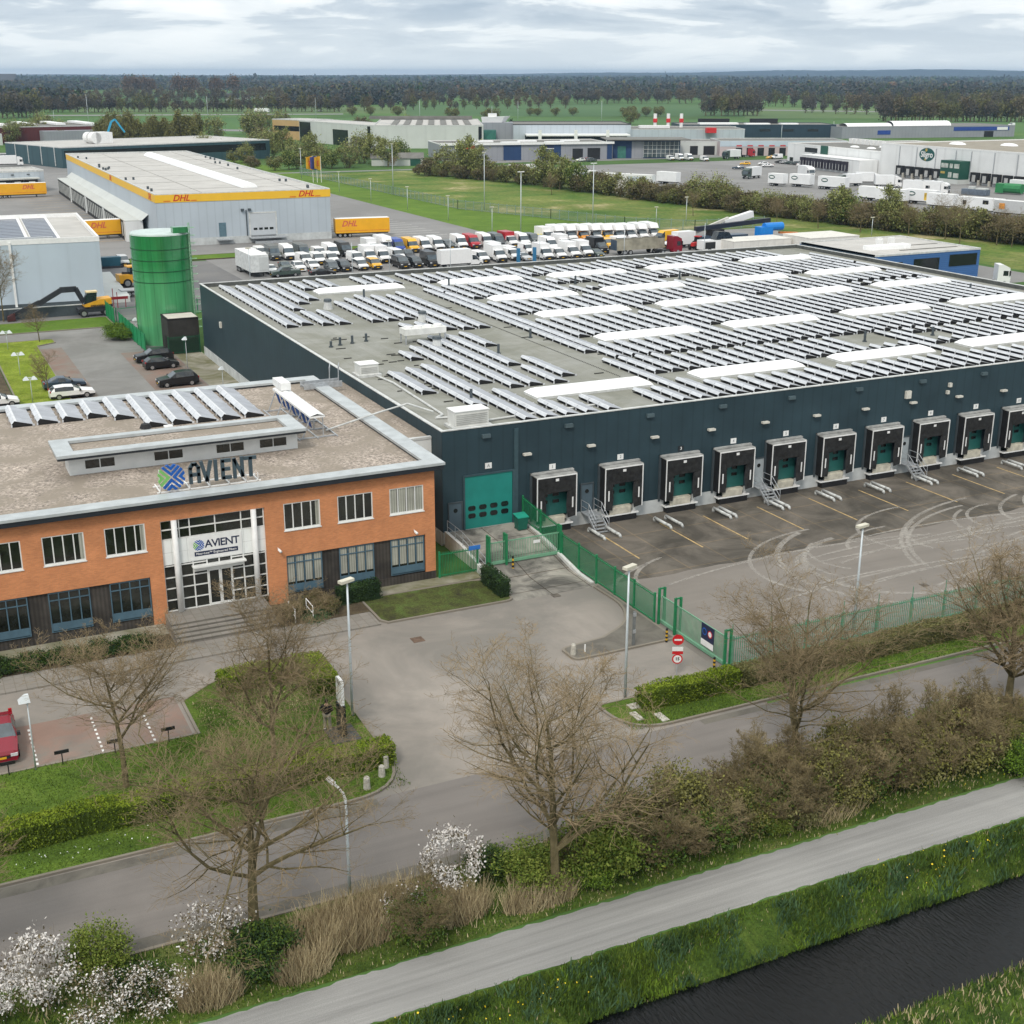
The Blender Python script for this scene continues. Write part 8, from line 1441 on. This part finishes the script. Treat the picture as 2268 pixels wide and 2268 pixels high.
# ---------------------------------------------------------------- tree belts and fields
plant_pattern('belt_brown', 'brown', 31, 3.4, 5.6, 2600, .34, clumps=26, tight=.22, kind2='olive', mix=.35, sr=.06); plant_pattern('belt_olive', 'olive', 32, 3.6, 6.2, 2600, .34, clumps=26, tight=.2, kind2='willow', mix=.3, sr=.06)
plant_pattern('willow', 'willow', 33, 4.2, 11.5, 3600, .36, stem='trunk', z0=.16, clumps=44, tight=.17, kind2='olive', mix=.3, sr=.10, stems=10); plant_pattern('willow2', 'willow', 34, 4.6, 9.5, 3600, .36, stem='stems', z0=.06, clumps=40, tight=.18, kind2='brown', mix=.25, sr=.09); plant_pattern('green_tree', 'green', 35, 3.4, 7.0, 2600, .34, stem='trunk', z0=.14, clumps=34, kind2='willow', mix=.4, sr=.08)
plant_pattern('birch', 'yellow', 36, 2.6, 11.5, 2400, .36, stem='trunk', z0=.05, clumps=44, tight=.16, kind2='olive', mix=.45, sr=.08); plant_pattern('blossom_far', 'white', 37, 2.6, 5.0, 1500, .3, clumps=36, kind2='olive', mix=.35, sr=.05); plant_pattern('conifer', 'dark', 38, 1.7, 6.5, 700, .5, stem='trunk', z0=.03, clumps=24, sr=.06)
rr = random.Random(21)
KL = {'belt_brown': 'brown bare shrub', 'belt_olive': 'olive budding shrub', 'willow': 'tall pale green willow', 'willow2': 'round pale green willow', 'green_tree': 'fresh green tree', 'birch': 'slender yellow green birch', 'blossom_far': 'white blossoming tree', 'conifer': 'dark conifer'}
def far_plant(key, P, s, where, group): plant(key, 'tree' if key in ('willow', 'green_tree', 'birch', 'conifer') else 'shrub', '%s %s' % (KL[key], where), 'tree' if key in ('willow', 'green_tree', 'birch', 'conifer') else 'shrub', P, s, s*rr.uniform(.85, 1.15), rr.uniform(0, 6.28), group)
bl = [(905, 386), (1000, 394), (1100, 402), (1200, 412), (1320, 428), (1400, 440), (1500, 452), (1600, 466), (1700, 478), (1800, 490), (1900, 503), (2000, 514), (2100, 524), (2290, 545)]
x = 930
while x < 2300:
    y = np.interp(x, [b_[0] for b_ in bl], [b_[1] for b_ in bl])
    for row in range(2):
        P = G(x+rr.uniform(-8, 8), y); P.x += row*4.2+rr.uniform(-1.5, 1.5); P.y += row*2.5+rr.uniform(-2, 2); P.z = 0
        u = rr.random(); key = 'belt_brown' if u < .5 else 'belt_olive' if u < .92 else 'willow2'
        zone = 'left end' if x < 1250 else 'left middle' if x < 1550 else 'right middle' if x < 1850 else 'right end'
        far_plant(key, P, rr.uniform(.5, 1.05)*(1 if key != 'willow2' else .6), 'in the belt beyond the meadow, %s' % zone, 'belt beyond the meadow, %s, %s' % (zone, KL[key]))
    x += 15
for bx, by, key, s, wh_ in [(985, 388, 'willow2', 1.05, 'at the left end of the belt beside the hidden lorry'), (1035, 395, 'willow', 1.25, 'tallest at the left end of the belt'), (1060, 397, 'willow', 1.05, 'right of the tallest at the left end'), (1205, 414, 'willow', 1.15, 'in the belt behind the twin lamp'), (1240, 420, 'willow', 1.0, 'in the belt right of the twin lamp'), (1275, 424, 'green_tree', 1.25, 'beside the open gate of the trade units'), (1385, 437, 'blossom_far', 1.05, 'standing in the belt before the white trailers'), (1545, 456, 'willow2', .95, 'in the belt before the very long trailer'), (1590, 462, 'willow2', .9, 'right of the very long trailer in the belt'), (1858, 497, 'willow', .95, 'before the dock annex in the belt'), (1875, 498, 'green_tree', 1.15, 'beside the tall willow before the dock annex'), (1965, 508, 'willow', .8, 'hiding the white trailers at the right')]: P = G(bx, by); far_plant(key, P, s, wh_, 'single trees of the belt')
for i, (bx, by, H) in enumerate([(1222, 432, 6), (1535, 478, 6), (1720, 500, 6.5), (1812, 506, 6), (1905, 515, 7), (2012, 522, 7), (2093, 530, 9), (2125, 540, 9), (2207, 543, 8), (2240, 548, 7), (1078, 390, 5), (870, 378, 5)]):
    P = G(bx, by); bare_tree('bare_tree', '%s small bare tree from the left standing before the belt' % ORD[i], P, H, .08+.006*H, 200+i, 0, 'bare trees before the belt', fine=False, dens=.8)
for i, (bx, by, key, s) in enumerate([(520, 362, 'belt_olive', .9), (545, 360, 'willow2', .8), (575, 340, 'willow2', 1.25), (600, 348, 'willow2', 1.1), (630, 352, 'willow', 1.1), (655, 358, 'willow2', 1.0), (690, 366, 'willow', 1.05), (715, 372, 'willow2', .9), (735, 374, 'green_tree', 1.1), (660, 374, 'belt_olive', 1.2), (770, 372, 'willow2', 1.15), (800, 362, 'willow2', 1.3), (830, 366, 'willow', 1.15), (860, 370, 'willow', 1.1), (885, 364, 'green_tree', 1.2), (505, 350, 'belt_olive', 1.1), (560, 376, 'belt_brown', .9), (640, 376, 'green_tree', .9), (610, 378, 'belt_olive', .9), (470, 350, 'belt_brown', 1.0), (455, 345, 'willow2', .9)]): P = G(bx, by); far_plant(key, P, s, 'number %d from the left of the clump behind the flags' % (i+1) if False else '%s in the clump behind the flags' % ('at the left' if bx < 600 else 'in the middle' if bx < 720 else 'at the right'), 'clump behind the flags, '+KL[key]+(' left' if bx < 600 else ' middle' if bx < 720 else ' right'))
for i in range(34):
    bx = 222+i*6.6+rr.uniform(-3, 3); P = G(bx, 331+rr.uniform(-4, 5)); far_plant('birch', P, rr.uniform(1.15, 1.5), 'in the dense birch grove behind the depot', 'birch grove behind the depot')
for i in range(12): P = G(976+i*15.5, 306); far_plant('conifer', (P.x, P.y, 0), rr.uniform(1.1, 1.4), 'in the row before the grey hall wall', 'conifers before the grey hall') if 1130 < 976+i*15.5 else None
for i in range(30):
    bx = rr.choice([rr.uniform(0, 230), rr.uniform(450, 640), rr.uniform(560, 1000)]); P = G(bx, rr.uniform(297, 318) if bx < 250 else rr.uniform(292, 312)); far_plant(rr.choice(['belt_olive', 'belt_brown', 'willow2']), P, rr.uniform(1.0, 1.6), 'in the hedgerow at the near edge of the fields', 'hedgerow shrubs at the near edge of the fields')
# fields: colour strips and far roads
fm = [gmat('field_a', [(.065, .14, .04), (.08, .16, .048), (.095, .175, .055)], .004, .08, .002, .1, 1, .05, .1), gmat('field_b', [(.055, .115, .04), (.07, .135, .05), (.085, .145, .055)], .004, .1, .002, .1, 1, .05, .1), gmat('field_c', [(.09, .145, .055), (.11, .165, .06), (.13, .18, .075)], .004, .1, .002, .1, 1, .05, .1)]
def far_poly(pts): return [tuple(G(x, y)[:2]) for x, y in pts]
for pts, i in [([(160, 262), (1000, 262), (1000, 296), (160, 296)], 0), ([(1000, 262), (2268, 268), (2268, 292), (1000, 285)], 0), ([(160, 236), (900, 236), (900, 251), (160, 251)], 2), ([(900, 232), (1650, 232), (1650, 258), (900, 258)], 1), ([(280, 205), (700, 205), (700, 222), (280, 222)], 1), ([(1650, 238), (2268, 240), (2268, 262), (1650, 262)], 2)]: struct('field', MB().sheet(far_poly(pts), .0), [fm[i]])
for pts in ([(100, 254.5), (760, 251.5), (760, 253.5), (100, 257)], [(480, 286), (660, 289), (660, 293), (480, 290)], [(1640, 242), (2050, 248), (2050, 250), (1640, 244)], [(1800, 283), (1900, 285), (1900, 288), (1800, 287)]): struct('motorway', MB().sheet(far_poly(pts), .01), [M_FAR])
# single field trees
def crown_cards(rng, n, r, h, z0, size):
    P = cloud(rng, n, r, r, z0, h, 14, .24); return leaf_quads(P, size, rng, .7)
for kk, kind, sd in (('field_grey', 'grey', 51), ('field_rust', 'rust', 52), ('field_brown', 'brown', 53), ('field_olive', 'olive', 54)): plant_pattern(kk, kind, sd, 4.6, 14, 900, .8, stem='trunk', z0=.14, clumps=22, tight=.24, sr=.16, stems=8); KL[kk] = {'field_grey': 'grey bare tree', 'field_rust': 'tall rust tinted tree', 'field_brown': 'brown bare tree', 'field_olive': 'olive green tree'}[kk]
def row(x0, x1, y0, y1, n, keys, s0, s1, where):
    for i in range(n):
        u = (i+.5+rr.uniform(-.35, .35))/n; P = G(x0+(x1-x0)*u, y0+(y1-y0)*u+rr.uniform(-.8, .8)); k = rr.choice(keys); plant(k, 'field_tree', '%s %s' % (KL[k], where), 'tree', P, rr.uniform(s0, s1), None, rr.uniform(0, 6.28), 'field trees, %s, %s' % (KL[k], where))
row(60, 760, 249, 247, 64, ['field_grey', 'field_grey', 'field_brown', 'field_olive'], .6, 1.2, 'in the row along the motorway')
row(0, 90, 262, 258, 8, ['field_olive', 'field_brown', 'field_grey'], 1.1, 1.5, 'at the far left edge of the fields')
for xx_ in (285, 300, 320, 335, 395, 405, 418, 430, 478, 485, 518): P = G(xx_, 214); plant('field_rust', 'field_tree', 'tall rust tinted tree standing above the far farm fields', 'tree', P, rr.uniform(1.9, 2.3), None, rr.uniform(0, 6), 'tall rust tinted trees in the fields')
row(180, 720, 224, 222, 46, ['field_grey', 'field_brown'], .9, 1.3, 'in the second row beyond the motorway'); row(740, 1260, 246, 240, 22, ['field_grey', 'field_brown', 'field_olive'], .6, 1.0, 'scattered over the middle fields'); row(900, 1700, 232, 228, 50, ['field_grey', 'field_brown'], .8, 1.4, 'in the far line of the middle fields')
row(1560, 1680, 256, 256, 12, ['field_olive', 'field_brown', 'field_grey'], .9, 1.4, 'in the copse right of the middle'); row(1700, 2268, 236, 240, 40, ['field_grey', 'field_brown', 'field_olive'], .9, 1.3, 'scattered over the right hand fields'); row(1950, 2268, 268, 270, 36, ['field_grey', 'field_olive', 'field_brown', 'field_olive'], .9, 1.3, 'in the copse behind the long grey hall'); row(1770, 1960, 250, 254, 8, ['field_grey', 'field_brown'], .8, 1.2, 'along the curved far road')
for bx, by, s in [(1075, 262, .9), (1010, 257, .8), (1000, 268, 1.2), (1090, 268, 1.3), (1175, 256, .9), (1190, 257, 1.0), (1230, 257, 1.0), (1270, 256, 1.0), (1385, 258, 1.1), (1400, 258, 1.1), (1430, 258, 1.1), (1460, 259, 1.2), (820, 256, 1.0), (780, 256, 1.1), (880, 258, 1.2), (1395, 276, 1.3), (1412, 264, .7)]: P = G(bx, by); far_plant('belt_olive' if s > .85 else 'belt_brown', P, s*1.2, 'alone in the middle of the green fields', 'single shrubs in the green fields')
# far woods: they read as one mass
rng = np.random.default_rng(99)
FK = [mat('wood_mass_grey', (.068, .074, .066), .9, .2, .01), mat('wood_mass_dark', (.042, .052, .046), .9, .2, .01), mat('wood_mass_brown', (.065, .053, .04), .9, .2, .01), M_LF['olive'][1], M_LF['dark'][0], M_LF['rust'][0], M_LF['olive'][0]]
def wood(name, lb, rows, n, hlo, hhi, w_, p, seed, card=2.6, per=16):
    r = np.random.default_rng(seed); m = MB(); Q = []; MI = []
    for (xa, ya), (xb, yb) in rows:
        for i in range(n):
            u = r.uniform(); P = G(xa+(xb-xa)*u, ya+(yb-ya)*u+r.normal(0, .6)); H = r.uniform(hlo, hhi); k = r.choice(len(FK), p=p); c = np.array([P.x, P.y, 0])+cloud(r, per, w_, w_, H*.08, H, 7, .3); Q.append(leaf_quads(c, card*H/15, r, .8)); MI.append(np.where(r.uniform(size=per) < .3, 1 if k < 3 else k, k))
    m.quads(np.concatenate(Q), np.concatenate(MI)); return tag(m.build(name, FK), lb, 'woodland', kind='stuff')
pw = [.34, .24, .2, .12, .06, .02, .02]
wood('far_woods', 'dense bare woodland beyond the fields', [((0, 232), (180, 236)), ((0, 240), (160, 242)), ((640, 232), (880, 231)), ((640, 224), (960, 222)), ((700, 215), (1240, 215)), ((1240, 217), (1760, 217)), ((1760, 215), (2268, 217)), ((1880, 226), (2268, 228))], 380, 11, 19, 6.5, pw, 1, 2.2, 20)
wood('far_woods', 'hazy bare woodland in the second distance', [((0, 199), (700, 198)), ((700, 209), (2268, 209)), ((500, 204), (2268, 204)), ((0, 196), (2268, 197)), ((0, 192), (2268, 193))], 800, 13, 20, 10, pw, 2, 3.4, 14)
wood('far_woods', 'dark blue woodland near the horizon', [((0, 187), (2268, 188)), ((0, 183), (2268, 184)), ((0, 179.5), (2268, 180.5)), ((0, 176.5), (2268, 177.5)), ((0, 174), (2268, 175))], 1000, 15, 24, 18, [.2, .4, .05, .1, .25, 0, 0], 3, 6, 10)
hm = gmat('wooded_hill', [(.010, .014, .010), (.016, .02, .014), (.022, .025, .018)], .004, .2, .002, .3, .01, .2, .02)
for d_, hb_, am, sd in ((8500, 22, 5, 3.1), (11500, 42, 12, 7.7)):
    m = MB(); pts = []
    for i in range(241):
        a = math.atan2(FW.y, FW.x)+R(32)-R(64)*i/240; u = i/240; hh = hb_+am*(math.sin(u*9+sd)+.6*math.sin(u*23+sd*2)+.35*math.sin(u*57+sd))/1.6+rr.uniform(-1.5, 1.5)
        pts.append((a, max(8, hh*(1.0 if d_ < 9000 else (.55+.75*min(1, max(0, (u-.42)/.25)))))))
    V = []
    for a, hh in pts:
        for k, (rd_, zz) in enumerate(((0, -1), (250, hh*.8), (500, hh), (1500, -2))): V.append((CAM.x+math.cos(a)*(d_+rd_), CAM.y+math.sin(a)*(d_+rd_), zz))
    m.faces(V, [(i*4+k, (i+1)*4+k, (i+1)*4+k+1, i*4+k+1) for i in range(240) for k in range(3)]); struct('hills', m, [hm])
P = G(1473, 175); t_ = thing('radio_mast', 'thin radio mast rising above the horizon hills', 'mast', P); pt('lattice', t_, M_GREYB, (-2, -2, 0, 2, 2, zat(P, 158)))
P = G(1958, 184); t_ = thing('church_tower', 'pale church tower far away at the right', 'church', P); h = zat(P, 174); pt('tower', t_, M_OW, (-4, -4, 0, 4, 4, h*.7)); MB().tube((0, 0, h*.7), (0, 0, h), 5, .2, 4).build('spire', [M_MG], t_)
# the air: one closed box of thin even haze round the whole site
hzm = bpy.data.materials.new('haze_air'); hzm.use_nodes = True; t = hzm.node_tree; t.nodes.remove(t.nodes['Principled BSDF']); pv_ = nd(t, 'ShaderNodeVolumePrincipled'); pv_.inputs['Density'].default_value = 8.0e-5; pv_.inputs['Color'].default_value = (.46, .66, .92, 1); pv_.inputs['Anisotropy'].default_value = .2
t.links.new(pv_.outputs[0], t.nodes['Material Output'].inputs['Volume'])
tag(MB().box(-15500, -1500, -3.2, 15500, 15500, 72).build('haze', [hzm]), kind='stuff')

for p in PROT.values():                      # the patterns themselves are not part of the scene
    for ch in list(p[0].children_recursive)+[p[0]]: bpy.data.objects.remove(ch)
